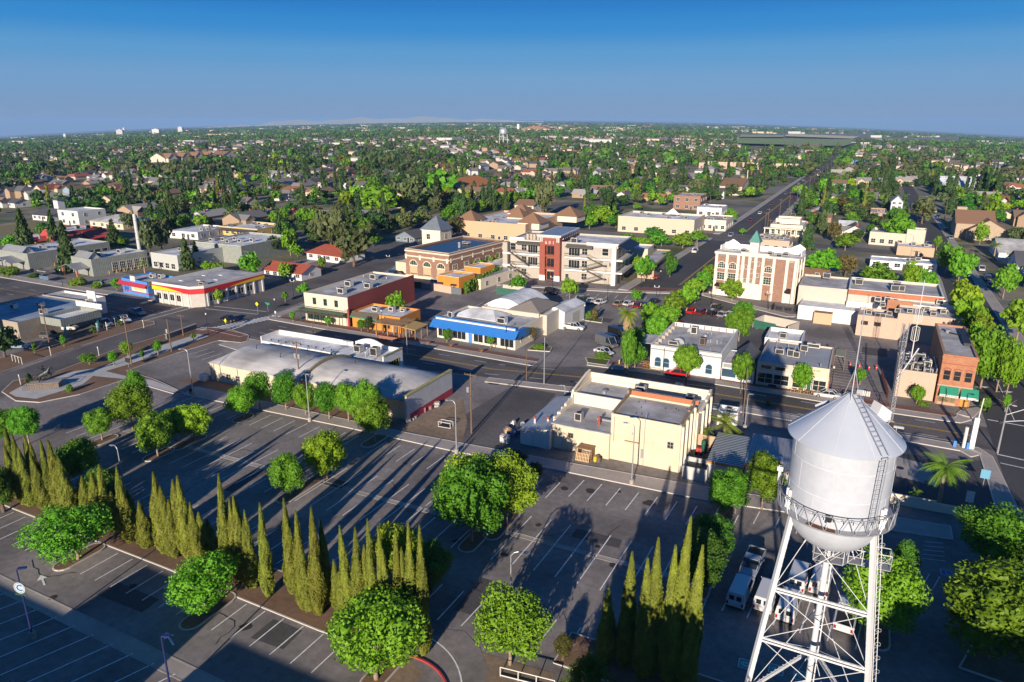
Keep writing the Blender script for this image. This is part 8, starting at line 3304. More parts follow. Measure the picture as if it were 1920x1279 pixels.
for (bx,by,ty,lab) in ((1488,437,400,'tall grey lamp by the avenue corner'),(1306,472,446,'grey lamp arm over the left of the avenue'),(1498,385,352,'grey lamp along the avenue, middle'),(1480,428,392,'grey lamp mast at the cross road'),(1704,500,440,'tall grey lamp by the bend of the right avenue')):
 lamp(bx,by,ty,lab,-1.5,0,base=False)
def upole(bx,by,ty,label,arms=2,boxes=0,r=.15,name='utility_pole',m_=None,rz=0.0,XY=None):
 X,Y = XY or PG(bx,by)
 h = hgt(bx,by,ty)
 t = thing(name,label,'utility pole',(X,Y,ground(X,Y)),rz)
 MB().tube((0,0,-.1),(0,0,h),r,r*.7,8).build('pole',m_ or WOOD,t)
 for k in range(arms):
  m = MB()
  z = h - .3 - k*1.1
  m.box(-1.1,1.1,-.06,.06,z - .06,z + .06)
  for x in (-1,-.5,.5,1):
   m.tube((x,0,z + .06),(x,0,z + .25),.05,None,5)
  m.build('crossarm',m_ or WOOD,t)
 for k in range(boxes):
  m = MB()
  m.tube((-.45 + .9*k,-.1,h - 3.2),(-.45 + .9*k,-.1,h - 2.3),.26,None,10)
  m.build('transformer',STEEL,t)
 return t
upole(564,735,640,'wooden utility pole with two transformers beside the warehouse',2,2)
upole(884,812,700,'weathered utility pole on the dirt yard right of the warehouse',1,1)
upole(322,660,598,'short thick wooden pole with a box by the memorial walkway',0,1,name='wooden_post')
upole(344,630,590,'short wooden signal pole at the corner of the memorial island',1,0,name='wooden_post')
upole(247,684,592,'utility pole on the dirt strip by the notice board',1,0)
upole(94,652,570,'dark utility pole by the fuel station',2,0)
upole(764,668,610,'slim pale pole on the road edge behind the shop row',0,0,.08,m_=STEEL)
upole(588,633,597,'slim brown pole at the road edge above the left barrel roof',0,0,.08)
upole(987,712,658,'slim brown pole on the pavement left of the cream hall',0,0,.1)
upole(1020,720,632,'slim white pole with a small round sign left of the cream hall',0,0,.1,m_=STEEL)
upole(968,728,710,'short black post left of the cream hall',0,0,.1,m_=BLACK,name='post')
upole(1393,780,694,'reddish wooden pole rising in front of the pale blue shop',0,0,.12)
upole(414,490,452,'utility pole above the grey workshop',2,1)
upole(81,472,432,'utility pole left of the red restaurant',1,1)
upole(464,510,470,'utility pole left of the bright round tree',1,0)
for (bx,by,ty,lab) in ((1442,440,412,'wooden utility pole at the avenue cross road'),(1433,438,398,'tall wooden pole by the avenue cross road'),(1330,400,365,'utility pole on the left of the avenue'),(1770,415,372,'utility pole right of the bend'),(1562,372,330,'utility pole along the right of the avenue'),
   (1710,520,470,'utility pole above the modern flat building'),(1040,380,352,'utility pole among the central houses'),(700,300,270,'tall pole on the left skyline'),(1200,365,335,'utility pole in the central right neighbourhood'),(357,470,440,'utility pole by the workshops'),(870,480,458,'white flagpole like post behind the station annex')):
 upole(bx,by,ty,lab,1,0)
random.seed(77)
for k in range(14):
 Y = 340 + k*45
 upole(0,0,0,'utility pole in the row along the far avenue',1,0,XY=(-39.5,Y)) if 0 else None
 h = 11
 t = thing('utility_pole','wooden utility pole in the row along the right side of the far avenue','utility pole',(-39.2,Y,ground(-39.2,Y)),0,'poles along the avenue')
 MB().tube((0,0,0),(0,0,h),.16,.11,6).build('pole',WOOD,t)
 m = MB()
 m.box(-1.1,1.1,-.07,.07,h - .6,h - .45)
 m.build('crossarm',WOOD,t)
m = MB()
def wire(mb,a,b,sag=.8,n=10,r=.016):
 a,b = Vector(a),Vector(b)
 pts = []
 for k in range(n + 1):
  s = k/n
  p = a.lerp(b,s)
  p.z -= sag*4*s*(1 - s)
  pts.append(p)
 mb.path(pts,r,3)
A1 = (*P(564,735),11)
A2 = (*P(884,812),10.2)
for dx in (-.8,.8):
 m2 = MB()
 wire(m2,(A1[0] + dx,A1[1],hgt(564,735,640) - .2),(A2[0] + dx,A2[1],hgt(884,812,700) - .3),1.0)
 o = m2.build('overhead_wire',BLACK)
 tag(o,'thin black wire strung between the warehouse pole and the dirt yard pole','wire','wires over the warehouse')
def mast():
 X,Y = P(1668,790)
 h = 17.0
 t = thing('lattice_mast','galvanised triangular lattice mast rising behind the cone roof, right of it','mast',(X,Y,0),.2)
 m = MB()
 L = [Vector((.42*math.cos(a),.42*math.sin(a),0)) for a in (0,2.094,4.188)]
 for p in L:
  m.tube(p,p + Vector((0,0,h)),.06,None,5)
 k = 0
 while k*.7 < h - .7:
  for i in range(3):
   a,b = L[i],L[(i + 1) % 3]
   z = k*.7
   m.tube(a + Vector((0,0,z)),b + Vector((0,0,z + .7)),.025,None,4)
   m.tube(a + Vector((0,0,z)),b + Vector((0,0,z)),.025,None,4)
  k += 1
 m.build('lattice',STEEL,t)
 m = MB()
 m.tube((0,0,7.5),(3.0,2.0,12.5),.14,None,7)
 for z in (14.0,16):
  m.box(-.5,.5,-.08,.08,z,z + .06)
  for s in (-.5,.5):
   m.tube((s,0,z - .9),(s,0,z + 1.2),.05,None,5)
 m.build('antenna',STEEL,t)
 X,Y = P(1698,730)
 hh = hgt(1698,730,525)
 t = thing('radio_mast','very tall thin white radio mast beside the equipment building','mast',(X,Y,0),.1)
 m = MB()
 m.tube((0,0,0),(0,0,hh),.13,.05,7)
 m.build('mast',FRAMEW,t)
 m = MB()
 for z0 in (hh*.45,hh*.62):
  for s in (-1,1):
   m.path([(s*.12,0,z0),(s*.6,0,z0 + .3),(s*.6,0,z0 + 2.6),(s*.12,0,z0 + 2.9)],.05,5)
   m.path([(s*.35,0,z0 + .3),(s*.35,0,z0 + 2.5)],.04,5)
 m.build('dipole',FRAMEW,t)
 X,Y = P(1870,850)
 t = thing('signal_mast','silver traffic signal arm reaching right over the crossing at the right edge','traffic signal',(X,Y,0),R(10))
 m = MB()
 m.tube((0,0,0),(0,0,6.4),.13,.1,8)
 m.path([(0,0,5.2),(2,0,5.6),(7,0,6.2)],.08)
 m.path([(0,0,6.3),(2.5,0,7.6),(6,0,7.8)],.06)
 m.build('mast',STEEL,t)
 m = MB()
 m.box(3.2,3.55,-.3,-.1,5.0,5.9)
 m.box(-.7,-.25,-.2,.2,4.9,5.3)
 m.build('signal_head',DSTEEL,t)
 X,Y = P(1820,842)
 t = thing('telecom_cabinet','tall white and blue equipment pylon at the corner by the crossing','cabinet',(X,Y,0),R(10))
 m = MB()
 m.box(-.35,.35,-.25,.25,0,5.2)
 m.tube((.2,0,5.2),(.35,0,8.4),.08)
 m.build('pylon',WHITEW,t)
 m = MB()
 m.tube((-1.1,-.2,.2),(-1.1,-.2,3.6),.24,None,12)
 m.build('cylinder',FRAMEW,t)
 m = MB()
 m.box(-2.5,-2.1,-.2,.1,0,1.1)
 m.box(-.8,-.4,-.6,-.3,0,1.2)
 m.build('box',BLUEW,t)
mast()
def sign(name,bx,by,ty,mm,label,shape='box',w=.7,hh=.7,rz=0.0,post=STEEL,txt=None):
 X,Y = P(bx,by)
 h = hgt(bx,by,ty)
 t = thing(name,label,'sign',(X,Y,0.1),rz)
 MB().tube((0,0,0),(0,0,h),.045,None,6).build('post',post,t)
 m = MB()
 z = h - hh/2
 if shape == 'box':
  m.box(-w/2,w/2,-.09,-.05,z - hh/2,z + hh/2)
 elif shape == 'diamond':
  m.add([(0,-.07,z - hh*.7),(w*.7,-.07,z),(0,-.07,z + hh*.7),(-w*.7,-.07,z),(0,-.05,z - hh*.7),(w*.7,-.05,z),(0,-.05,z + hh*.7),(-w*.7,-.05,z)],[(0,1,2,3),(7,6,5,4),(0,4,5,1),(1,5,6,2),(2,6,7,3),(3,7,4,0)])
 else:
  N = 8 if shape == 'oct' else 16
  v = [(w/2*math.cos(2*math.pi*(k + .5)/N),w/2*math.sin(2*math.pi*(k + .5)/N)) for k in range(N)]
  m.add([(p[0],-.07,z + p[1]) for p in v] + [(p[0],-.05,z + p[1]) for p in v],[tuple(range(N)),tuple(range(2*N - 1,N - 1,-1))] + [(k,N + k,N + (k + 1) % N,(k + 1) % N) for k in range(N)])
 sg = m.build('sign_panel',mm,t)
 if txt:
  text_mb(txt,hh*.4,'lettering',FRAMEW,sg,(0,-.1,z),(R(90),0,0),.005)
 return t
YS = mat('sign_yellow',(.72,.70,.02),.5)
sign('crossing_sign',425,618,599,YS,'yellow diamond crossing sign at the zebra crossing, corner plaza side','diamond',.8,.8)
sign('crossing_sign',484,590,568,YS,'yellow diamond crossing sign on the far side of the zebra crossing','diamond',.8,.8)
sign('crossing_sign',720,622,596,mat('sign_amber',(.75,.5,.02),.5),'amber diamond sign in front of the pergola terrace','diamond',.8,.8)
sign('crossing_sign',277,556,540,mat('sign_amber',(.75,.5,.02),.5),'amber diamond sign at the right end of the red awning','diamond',.8,.8)
sign('stop_sign',1889,602,580,RED_K,'round red sign in the shade across the right avenue','oct',1.0,1.0,txt='STOP')
sign('direction_sign',503,585,568,GREENA,'green street sign by the crossing left of the green balcony','box',1.6,.6)
sign('notice_board',242,690,672,DSTEEL,'dark two post notice board on the dirt strip by the walkway','box',1.4,1.0)
sign('price_sign',1842,915,882,mat('sky_sign',(.12,.32,.46),.5),'light blue price sign by the corner walk at the right','box',1.1,1.3)
sign('service_sign',1814,955,922,FRAMEW,'white framed free standing sign in the shaded yard','box',.9,1.6)
sign('white_sign',1620,742,733,FRAMEW,'white sign board by the gate of the striped car park','box',1.9,1.1)
sign('parking_sign',518,600,584,FRAMEW,'small white sign on the post left of the green balcony','box',.5,.6)
sign('garage_sign',80,520,505,mat('sign_dark',(.03,.03,.035)),'dark lettered sign band by the far left garage','box',8,1.4,txt='Auto Service Center')
sign('garage_sign',84,528,518,mat('sign_blue',(.08,.14,.22)),'low blue grey banner sign by the far left garage','box',4.5,1.2)
sign('garage_sign',187,540,528,mat('sign_blue',(.08,.14,.22)),'blue sign panel between the brick pillars of the nearer garage','box',3.2,1.0)
for (bx,by,lab) in ((362,740,'black bin at the foot of the lamp left of the warehouse'),(195,500,'bin by the grey garage')):
 X,Y = P(bx - 4,by - 2)
 o = MB().lathe([(0,0),(.25,0),(.28,.9),(0,.95)],10).build('litter_bin',BLACK,loc=(X,Y,.1))
 tag(o,lab,'bin')
for k,(bx,by) in enumerate(((1594,687),(1611,690),(1629,693),(1643,693))):
 X,Y = P(bx,by)
 t = thing('traffic_cone',['red traffic cone nearest the painted bays','red traffic cone beside the apex mast','red traffic cone, third from the left in the small car park','red traffic cone, rightmost in the small car park'][k],'traffic cone',(X,Y,.02))
 MB().lathe([(.24,.04),(.05,1.0),(0,1.0)],12).build('cone',mat('cone_red',(.55,.03,.02),.6),t)
 MB().box(-.3,.3,-.3,.3,0,.05).build('base',BLACK,t)
 MB().lathe([(.165,.42),(.125,.62)],12).build('white_band',FRAMEW,t)
for k in range(7):
 for j in range(2):
  px,py = 55 + k*62,885 + 300 + k*34
 X,Y = -66.5 + k*2.9,25.2
 for j in (0,1):
  o = MB().side([(-.08,0),(.08,0),(.05,.13),(-.05,.13)],-.9,.9,'x').build('wheel_stop',CONC,loc=(X + 1.2 - j*.35,Y + 1.0 - j*1.9,.03),rz=R(-4))
  tag(o,'concrete wheel stop bar in the shaded slanted bays at the lower left','wheel stop','wheel stops of the slanted bays')
t = thing('white_rail','white pipe rail fence on the sandy corner at the bottom edge','fence',(*P(938,1268),0),rz_of((938,1268),(1025,1290)))
m = MB()
for k in range(4):
 m.tube((k*1.7,0,0),(k*1.7,0,1.0),.05,None,6)
m.tube((0,0,1.0),(5.1,0,1.0),.05,None,6)
m.tube((0,0,.12),(5.1,0,.12),.06,None,6)
m.build('rail',FRAMEW,t)
m = MB()
pts = []
for k in range(11):
 a = R(-10 + 75*k/10)
 pts.append((-31.9 - 0 + 5.5*math.sin(a),39.6 + 5.2*math.cos(a)))
for a,b_ in zip(pts[:-1],pts[1:]):
 a,b_ = Vector((*a,0)),Vector((*b_,0))
 d = (b_ - a).normalized()
 n = Vector((-d.y,d.x,0))*.09
 m.prism([tuple((a - n)[:2]),tuple((b_ - n)[:2]),tuple((b_ + n)[:2]),tuple((a + n)[:2])],-.01,.16)
struct(m.build('kerb',RED_K))
m = MB()
for k in range(4):
 X,Y = P(24 + k*6,678 + k*2)
 m.tube((X,Y,0),(X,Y,1.6),.06,None,6)
 if k:
  m.tube((X0_,Y0_,1.5),(X,Y,1.5),.04,None,4)
 X0_,Y0_ = X,Y
o = m.build('barrier',FRAMEW)
tag(o,'white post barrier on the dirt strip at the left edge','barrier')
for k,(bx,by) in enumerate(((39,722),(96,668),(186,668),(183,622),(201,620),(217,612),(270,616),(540 - 492,600 + 0))):
 X,Y = P(bx,by)
 t = thing('marker_post','slim white marker post on the dirt strips at the left','post',(X,Y,.1),0,'white marker posts')
 MB().tube((0,0,0),(0,0,2.0),.06,None,6).build('post',FRAMEW,t)
 MB().box(-.12,.12,-.05,-.02,1.7,2.05).build('plate',FRAMEW,t)
X,Y = P(314,637)
t = thing('stone_wall','low grey stone sign wall on the memorial island near the crossing','wall',(X,Y,.1),rz_of((314,637),(355,622)))
MB().box(0,9.5,0,.5,0,1.1).build('wall',mat('rubble_stone',(.16,.16,.155),.9,n=.35,scale=3,bump=.3),t)
MB().box(-.1,9.6,-.06,.56,1.101,1.2).build('coping',CONC,t)
def railing(A,B,label,h=1.5,mm=None,n=None):
 a,c = P(*A),P(*B)
 w = math.hypot(c[0] - a[0],c[1] - a[1])
 t = thing('fence',label,'fence',(*a,0),rz_of(A,B))
 m = MB()
 n = n or max(2,int(w/.35))
 for k in range(n + 1):
  m.tube((w*k/n,0,0),(w*k/n,0,h),.022 if k % 6 else .05,None,4)
 for z in (.2,h*.97):
  m.tube((0,0,z),(w,0,z),.03,None,4)
 m.build('railing',mm or mat('rust_red_iron',(.13,.045,.035),.7),t)
railing((1558,737),(1596,745),'rust red iron fence left of the apex, closing the small car park')
railing((1622,748),(1666,756),'rust red iron fence right of the apex, along the pavement')
railing((1652,705),(1664,748),'rust red iron fence running back beside the equipment building')
railing((1238,700),(1205,693),'ochre rail by the picnic tables left of the white restaurant',.9,mat('ochre_rail',(.3,.18,.05),.7))
def statue():
 X,Y = P(86,727)
 t = thing('horseman_statue','dark bronze statue of a rider on a rearing horse on a long plinth','statue',(X,Y,.14),R(38))
 MB().box(-2.6,2.6,-.8,.8,0,.9).build('plinth',mat('brown_stone',(.20,.15,.12),.8,n=.3,scale=3),t)
 MB().box(-2.7,2.7,-.9,.9,.901,1.0).build('plinth_cap',CONC,t)
 m = MB()
 for (x0,y0,x1,y1) in ((-3.3,-1.5,3.3,-1.5),(-3.3,1.5,3.3,1.5),(-3.3,-1.5,-3.3,1.5),(3.3,-1.5,3.3,1.5)):
  a,b_ = Vector((x0,y0,0)),Vector((x1,y1,0))
  n = int((b_ - a).length/.4)
  for k in range(n + 1):
   p = a.lerp(b_,k/n)
   m.tube(p,p + Vector((0,0,1.1)),.02,None,4)
  m.tube(a + Vector((0,0,1.1)),b_ + Vector((0,0,1.1)),.03,None,4)
 m.build('railing',BLACK,t)
 def skin(name,J,E,mm,par,root=0):
  me = bpy.data.meshes.new(name)
  me.from_pydata([j[0] for j in J],E,[])
  o = bpy.data.objects.new(name,me)
  COL.objects.link(o)
  sk = o.modifiers.new('skin','SKIN')
  for k,j in enumerate(J):
   r = j[1]
   me.skin_vertices[0].data[k].radius = (r,r) if not isinstance(r,tuple) else r
   me.skin_vertices[0].data[k].use_root = (k == root)
  sb = o.modifiers.new('sub','SUBSURF')
  sb.levels = sb.render_levels = 2
  dg = bpy.context.evaluated_depsgraph_get()
  m2 = bpy.data.meshes.new_from_object(o.evaluated_get(dg))
  bpy.data.objects.remove(o)
  m2.materials.clear()
  m2.materials.append(mm)
  m2.polygons.foreach_set('use_smooth',[True]*len(m2.polygons))
  o = bpy.data.objects.new(name,m2)
  COL.objects.link(o)
  o.parent = par
  return o
 BZ = mat('dark_bronze',(.035,.045,.045),.45,metal=.6,n=.3,scale=5)
 z = 1.0
 J = [((-.75,0,z + 1.35),.42),((0,0,z + 1.6),.45),((.7,0,z + 1.95),.42),((1.05,0,z + 2.4),.28),((1.3,0,z + 2.85),.2),((1.55,0,z + 2.75),.16),((1.85,0,z + 2.5),.10),
   ((-.85,.25,z + .95),.22),((-.6,.27,z + .62),.14),((-.95,.28,z + .35),.09),((-.9,.28,z + .03),.09),
   ((-.85,-.25,z + .95),.22),((-.5,-.27,z + .62),.14),((-.8,-.28,z + .35),.09),((-.75,-.28,z + .03),.09),
   ((.95,.22,z + 1.6),.18),((1.35,.24,z + 1.75),.11),((1.4,.24,z + 1.35),.08),((1.3,.24,z + 1.15),.08),
   ((.95,-.22,z + 1.55),.18),((1.4,-.24,z + 1.45),.11),((1.3,-.24,z + 1.1),.08),((1.2,-.24,z + .95),.08),
   ((-1.15,0,z + 1.45),.12),((-1.5,0,z + 1.2),.1),((-1.65,0,z + .8),.05)]
 E = [(0,1),(1,2),(2,3),(3,4),(4,5),(5,6),(0,7),(7,8),(8,9),(9,10),(0,11),(11,12),(12,13),(13,14),(2,15),(15,16),(16,17),(17,18),(2,19),(19,20),(20,21),(21,22),(0,23),(23,24),(24,25)]
 skin('horse',J,E,BZ,t)
 J = [((0.05,0,z + 2.1),.2),((0.05,0,z + 2.5),.2),((.1,0,z + 2.78),.09),((.14,0,z + 3.0),.13),((.14,0,z + 3.12),.11),
   ((.05,.24,z + 2.68),.09),((.4,.3,z + 2.5),.06),((.7,.2,z + 2.55),.05),((.05,-.24,z + 2.68),.09),((-.3,-.4,z + 2.85),.06),((-.5,-.45,z + 3.15),.05),
   ((.2,.36,z + 1.85),.12),((.45,.46,z + 1.45),.08),((.3,.46,z + 1.05),.07),((.5,.46,z + .98),.05),((.2,-.36,z + 1.85),.12),((.45,-.46,z + 1.45),.08),((.3,-.46,z + 1.05),.07),((.5,-.46,z + .98),.05)]
 E = [(0,1),(1,2),(2,3),(3,4),(1,5),(5,6),(6,7),(1,8),(8,9),(9,10),(0,11),(11,12),(12,13),(13,14),(0,15),(15,16),(16,17),(17,18)]
 r = skin('rider',J,E,BZ,t)
 MB().lathe([(.30,z + 3.14),(.12,z + 3.17),(.11,z + 3.3),(0,z + 3.32)],12,(.14,0)).build('hat',BZ,r)
statue()
random.seed(9)
for k in range(14):
 f = k/13
 px,py = 762 + f*60,788 - f*30
 X,Y = P(px + random.uniform(-3,3),py + random.uniform(-2,4))
 s = random.uniform(.35,.8)
 m = MB()
 m.prism([(s*math.cos(a)*random.uniform(.7,1.2),s*.7*math.sin(a)) for a in [k2*1.05 for k2 in range(6)]],0,s*random.uniform(.6,1.3))
 c = random.choice(((.45,.42,.38),(.10,.09,.12),(.3,.12,.12),(.42,.33,.2),(.16,.18,.2)))
 o = m.build('junk_pile',mat('junk_%d' % int(c[0]*100),c,.8,n=.4,scale=5),loc=(X,Y,0.02),rz=random.uniform(0,3))
 tag(o,'bundle of scrap heaped along the crimson wall base of the warehouse','scrap','scrap by the warehouse end wall')
t = thing('metal_cage','white metal frame cage lying on the dirt yard by the warehouse end','cage',(*P(822,800),0),R(4))
m = MB()
for (a,b_) in (((0,0,0),(2.2,0,0)),((2.2,0,0),(2.2,1,0)),((2.2,1,0),(0,1,0)),((0,1,0),(0,0,0))):
 for z in (0.05,.9):
  m.tube((a[0],a[1],z),(b_[0],b_[1],z),.05,None,5)
for p in ((0,0),(2.2,0),(2.2,1),(0,1)):
 m.tube((*p,0),(*p,.9),.05,None,5)
m.build('frame',FRAMEW,t)
MB().box(.06,2.14,.06,.94,.1,.16).build('floor',DSTEEL,t)
t = thing('white_bin','white refrigerator like bin with red lettering by the lean-to of the hall','bin',(*P(947,829),0),R(6))
MB().box(-.7,.7,-.45,.45,0,1.2).build('bin',FRAMEW,t)
MB().box(-.6,.6,-.47,-.451,.95,1.1).build('red_band',RED_K,t)
random.seed(19)
for k in range(9):
 X,Y = P(958 + random.uniform(-8,24),806 + random.uniform(-12,12))
 s = random.uniform(.3,.6)
 o = MB().box(-s,s,-s*.6,s*.6,0,s*1.2).box(-s*.6,s*.5,-s*.4,s*.3,s*1.2,s*1.7).build('crate',random.choice((FRAMEW,mat('junk_10',(.1,.09,.12)),mat('box_blue',(.08,.12,.25),.7),WOODL)),loc=(X,Y,0.02),rz=random.uniform(0,3))
 tag(o,'crate or box in the heap beside the lean-to of the cream hall','crate','heap beside the lean-to')
for k in range(12):
 X,Y = -17.5 + random.uniform(0,3.2),95 + random.uniform(0,14)
 s = random.uniform(.25,.55)
 m = MB()
 m.tube((0,0,0),(random.uniform(-.6,.6),random.uniform(-.6,.6),random.uniform(.8,2.2)),.06,.04,5)
 m.box(-s,s,-s*.5,s*.5,0,s)
 o = m.build('scrap_metal',random.choice((STEEL,RUST,DSTEEL)),loc=(X,Y,0.02),rz=random.uniform(0,3))
 tag(o,'scrap metal piece in the narrow yard right of the tall hall wall','scrap','scrap in the narrow yard')
t = thing('pickup_cart','red and black small machine standing by the pinkish block wall','machine',(*P(1310,852),0),R(5))
MB().box(-.4,.4,-.3,.3,.3,1.1).build('body',RED_K,t)
for s in (-.35,.35):
 MB().tube((s,-.3,.22),(s,.3,.22),.22,None,10).build('wheel',TYRE,t)
o = MB().lathe([(0,0),(.5,0),(.5,1.7),(.3,1.95),(0,2)],14).build('green_tank',mat('dark_green_sheet',(.02,.11,.075)),loc=(*P(1320,848),0))
tag(o,'upright dark green tank beside the red machine at the block wall','tank')
t = thing('yard_wall','low cream block wall across the shaded yard right of the tank','wall',(*P(1668,944),0),rz_of((1668,944),(1790,966)))
MB().box(0,5.2,0,.2,0,1.5).box(5.21,9.8,0,.2,0,1.2).box(9.81,14,0,.2,0,.9).build('wall',CREAM_L,t)
flat('pump_slab',[(8.8,105),(13.6,104.2),(13.4,111),(8.6,112)],CONC,6,px=False)
for (px,py) in ((1688,878),(1688,898),(1740,905)):
 X,Y = P(px,py)
 o = MB().lathe([(0,.04),(.5,.04),(.5,.05),(0,.05)],18).build('manhole_cover',BLACK,loc=(X,Y,.0))
 struct(o)
for k in range(3):
 X,Y = P(1208 + k*6,684 + k*3)
 t = thing('picnic_table','timber picnic table under the trees left of the white restaurant','table',(X,Y,.1),.3,'picnic tables')
 MB().box(-.9,.9,-.4,.4,.7,.76).build('tabletop',WOODO,t)
 for s in (-.7,.7):
  MB().box(-.9,.9,s - .13,s + .13,.42,.47).build('bench',WOODO,t)
 m = MB()
 for x in (-.7,.7):
  m.box(x - .04,x + .04,-.75,.75,.36,.42)
  m.box(x - .04,x + .04,-.3,-.2,0,.7)
  m.box(x - .04,x + .04,.2,.3,0,.7)
 m.build('frame',WOOD,t)
for (px,py) in ((1146,690),):
 o = MB().lathe([(0,0),(.16,0),(.14,.6),(.2,.65),(.1,.85),(0,.9)],10).build('fire_hydrant',mat('hydrant_yellow',(.5,.4,.1),.6),loc=(*P(1161,683),.12))
 tag(o,'pale yellow fire hydrant near the foot of the tall palm','hydrant')
for pts,nm in (([(1000,648),(1035,652),(1031,660),(990,657)],'bed'),([(1098,671),(1143,676),(1137,686),(1102,681)],'bed'),([(1088,598),(1130,597),(1128,606),(1100,602)],'bed')):
 slab('planted_island',pts,mat('ground_cover',(.12,.13,.015),.95,n=.5,scale=5,col2=(.05,.07,.015)),.16)
# ---------------------------------------------------------------- unseen buildings and trees added outside the view to cast shade into it
def off_frame():
 b = Bld('shade_block','unseen stepped concrete block added behind the camera position to shade the lower corners','building',(-62.5,5.0),None,0,px=False)  # unseen blocks, heights and edges set by the shadows they should throw
 b.block(-40,0,-24,0,8.2,CONC,RF_GREY,.6)
 b.block(0.02,13.5,-24,3.5,9.8,CONC,RF_GREY,.6)
 b.block(18.5,34,-24,-3,10.4,CONC,RF_GREY,.6)
 b.block(54.5,78,-50,5,15.0,CONC,RF_GREY,.6)
 b.block(78.02,120,-50,5,21.5,CONC,RF_GREY,.6)
 b2 = Bld('warehouse','unseen plain block added beyond the left edge to shade the fuel station and road','warehouse',(-205,42),None,0,px=False)  # added shadow caster for the left road and forecourt, no known warehouse
 b2.block(0,33,0,28,14.5,CONC,RF_GREY,.6)
 for k,(x,y,h) in enumerate(((-10.8,27,15.5),(-6,28,16),(-1.5,27,15.5))):
  tree('dark',x,y,h,7.5,'unseen tall dark tree added below the bottom edge to shade the right cypresses','added shade trees below the view',lod=1)  # unseen trees added to darken the lower part of the right cypresses
 b.block(-12,0.01,-60,-24.02,11,CONC,RF_GREY,.6)
off_frame()
# ---------------------------------------------------------------- the neighbourhoods
HOUSE_W = [mat('house_white',(.55,.53,.50),.85,n=.06,rand=.12),mat('house_cream',(.52,.43,.30),.85,n=.06,rand=.12),mat('house_tan',(.34,.24,.16),.85,n=.06,rand=.15),mat('house_grey',(.30,.31,.31),.85,n=.06,rand=.15),
   mat('house_blue',(.20,.27,.33),.85,n=.06,rand=.2)]
HOUSE_R = [mat('shingle_grey',(.17,.165,.16),.9,n=.2,scale=3,rand=.3),mat('shingle_brown',(.18,.115,.075),.9,n=.2,scale=3,rand=.3),mat('shingle_pale',(.32,.30,.28),.9,n=.2,scale=3,rand=.25),mat('shingle_red',(.28,.10,.06),.9,n=.2,scale=3,rand=.25),
   mat('shingle_dark',(.07,.07,.075),.9,n=.2,scale=3,rand=.3)]
HP = {}
def house_proto(i):
 """parts of a single storey house: list of (part name, mesh, kind)"""
 if i in HP:
  return HP[i]
 rnd = random.Random(100 + i)
 L,D = rnd.uniform(12,17),rnd.uniform(8,11)
 ze = 2.8 if i % 4 else 4.8
 rise = rnd.uniform(1.6,2.6)
 b = Bld('proto','x','x',(0,0),None,0,px=False,g=0)
 hip = 3.2 if i % 3 == 0 else 0
 b.gable(-L/2,L/2,-D/2,D/2,ze,rise,HOUSE_W[0],HOUSE_R[0],'x',.5,hip=hip)
 if i % 2 == 0:
  b.gable(-L/2 + 1,-L/2 + 6,-D/2 - 3,0,ze,rise*.75,HOUSE_W[0],HOUSE_R[0],'y',.4)
 else:
  b.gable(L/2 - 6,L/2 - .6,-D/2 - 3.5,0,ze,rise*.7,HOUSE_W[0],HOUSE_R[0],'y',.4)
 off = (-L/2,L/2,-D/2,D/2)
 for u in (-.12,.12):
  b.win(off,'f',u*L,1.0,1.5,1.3,2,2)
 b.win(off,'r',0,1.0,1.3,1.2,2,2)
 b.door(off,'f',0,1.0,2.1)
 m = MB()
 m.box(L*.22,L*.22 + .8,.5,1.3,ze + .5,ze + rise + .9)
 b.part('chimney',m,BRICKD)
 out = []
 bpy.context.view_layer.update()
 for ch in list(b.root.children):
  sub = [(c.name.split('.')[0],c.data) for c in ch.children]
  out.append((ch.name.split('.')[0],ch.data,sub))
 for o in [c2 for c in b.root.children for c2 in c.children] + list(b.root.children) + [b.root]:
  bpy.data.objects.remove(o)
 HP[i] = (out,L,D)
 return HP[i]
def put_house(i,X,Y,rz,label,group,wi,ri,parts=True,s=1.0):
 out,L,D = house_proto(i)
 t = thing('house',label,'house',(X,Y,ground(X,Y)),rz,group)
 t.scale = (s,s,s)
 for (n,me,sub) in out:
  if not parts and n in ('window','door'):
   continue
  o = bpy.data.objects.new(n,me)
  COL.objects.link(o)
  o.parent = t
  if n in ('wall','roof'):
   o.material_slots[0].link = 'OBJECT'
   o.material_slots[0].material = HOUSE_W[wi] if n == 'wall' else HOUSE_R[ri]
  for (n2,me2) in sub:
   c = bpy.data.objects.new(n2,me2)
   COL.objects.link(c)
   c.parent = o
 return t
TAKEN = []
for o in list(COL.objects):
 if o.parent is None and o.type in ('EMPTY','MESH') and o.get('kind') != 'structure':
  x,y = o.location.x,o.location.y
  if abs(x) + abs(y) < 1:
   continue
  r = 3.0
  if o.type == 'EMPTY' and o.get('category') in ('building','house','shop','shops','store','restaurant','warehouse','market','church','hall','bank','workshop','garage','office block','fire station','arena','diner'):
   for ch in o.children:
    if ch.name.split('.')[0] in ('wall','annex','rear_wing','side_wing'):
     xs = [v.co for v in ch.data.vertices]
     x0,x1 = min(v.x for v in xs),max(v.x for v in xs)
     y0,y1 = min(v.y for v in xs),max(v.y for v in xs)
     c,s = math.cos(o.rotation_euler.z),math.sin(o.rotation_euler.z)
     n = max(1,int((x1 - x0)/12))
     k2 = max(1,int((y1 - y0)/12))
     for a in range(n):
      for b_ in range(k2):
       u,w_ = x0 + (x1 - x0)*(a + .5)/n,y0 + (y1 - y0)*(b_ + .5)/k2
       TAKEN.append((x + u*c - w_*s,y + u*s + w_*c,11))
  TAKEN.append((x,y,r))
GRID = {}
def gadd(x,y,r):
 GRID.setdefault((int(x // 40),int(y // 40)),[]).append((x,y,r))
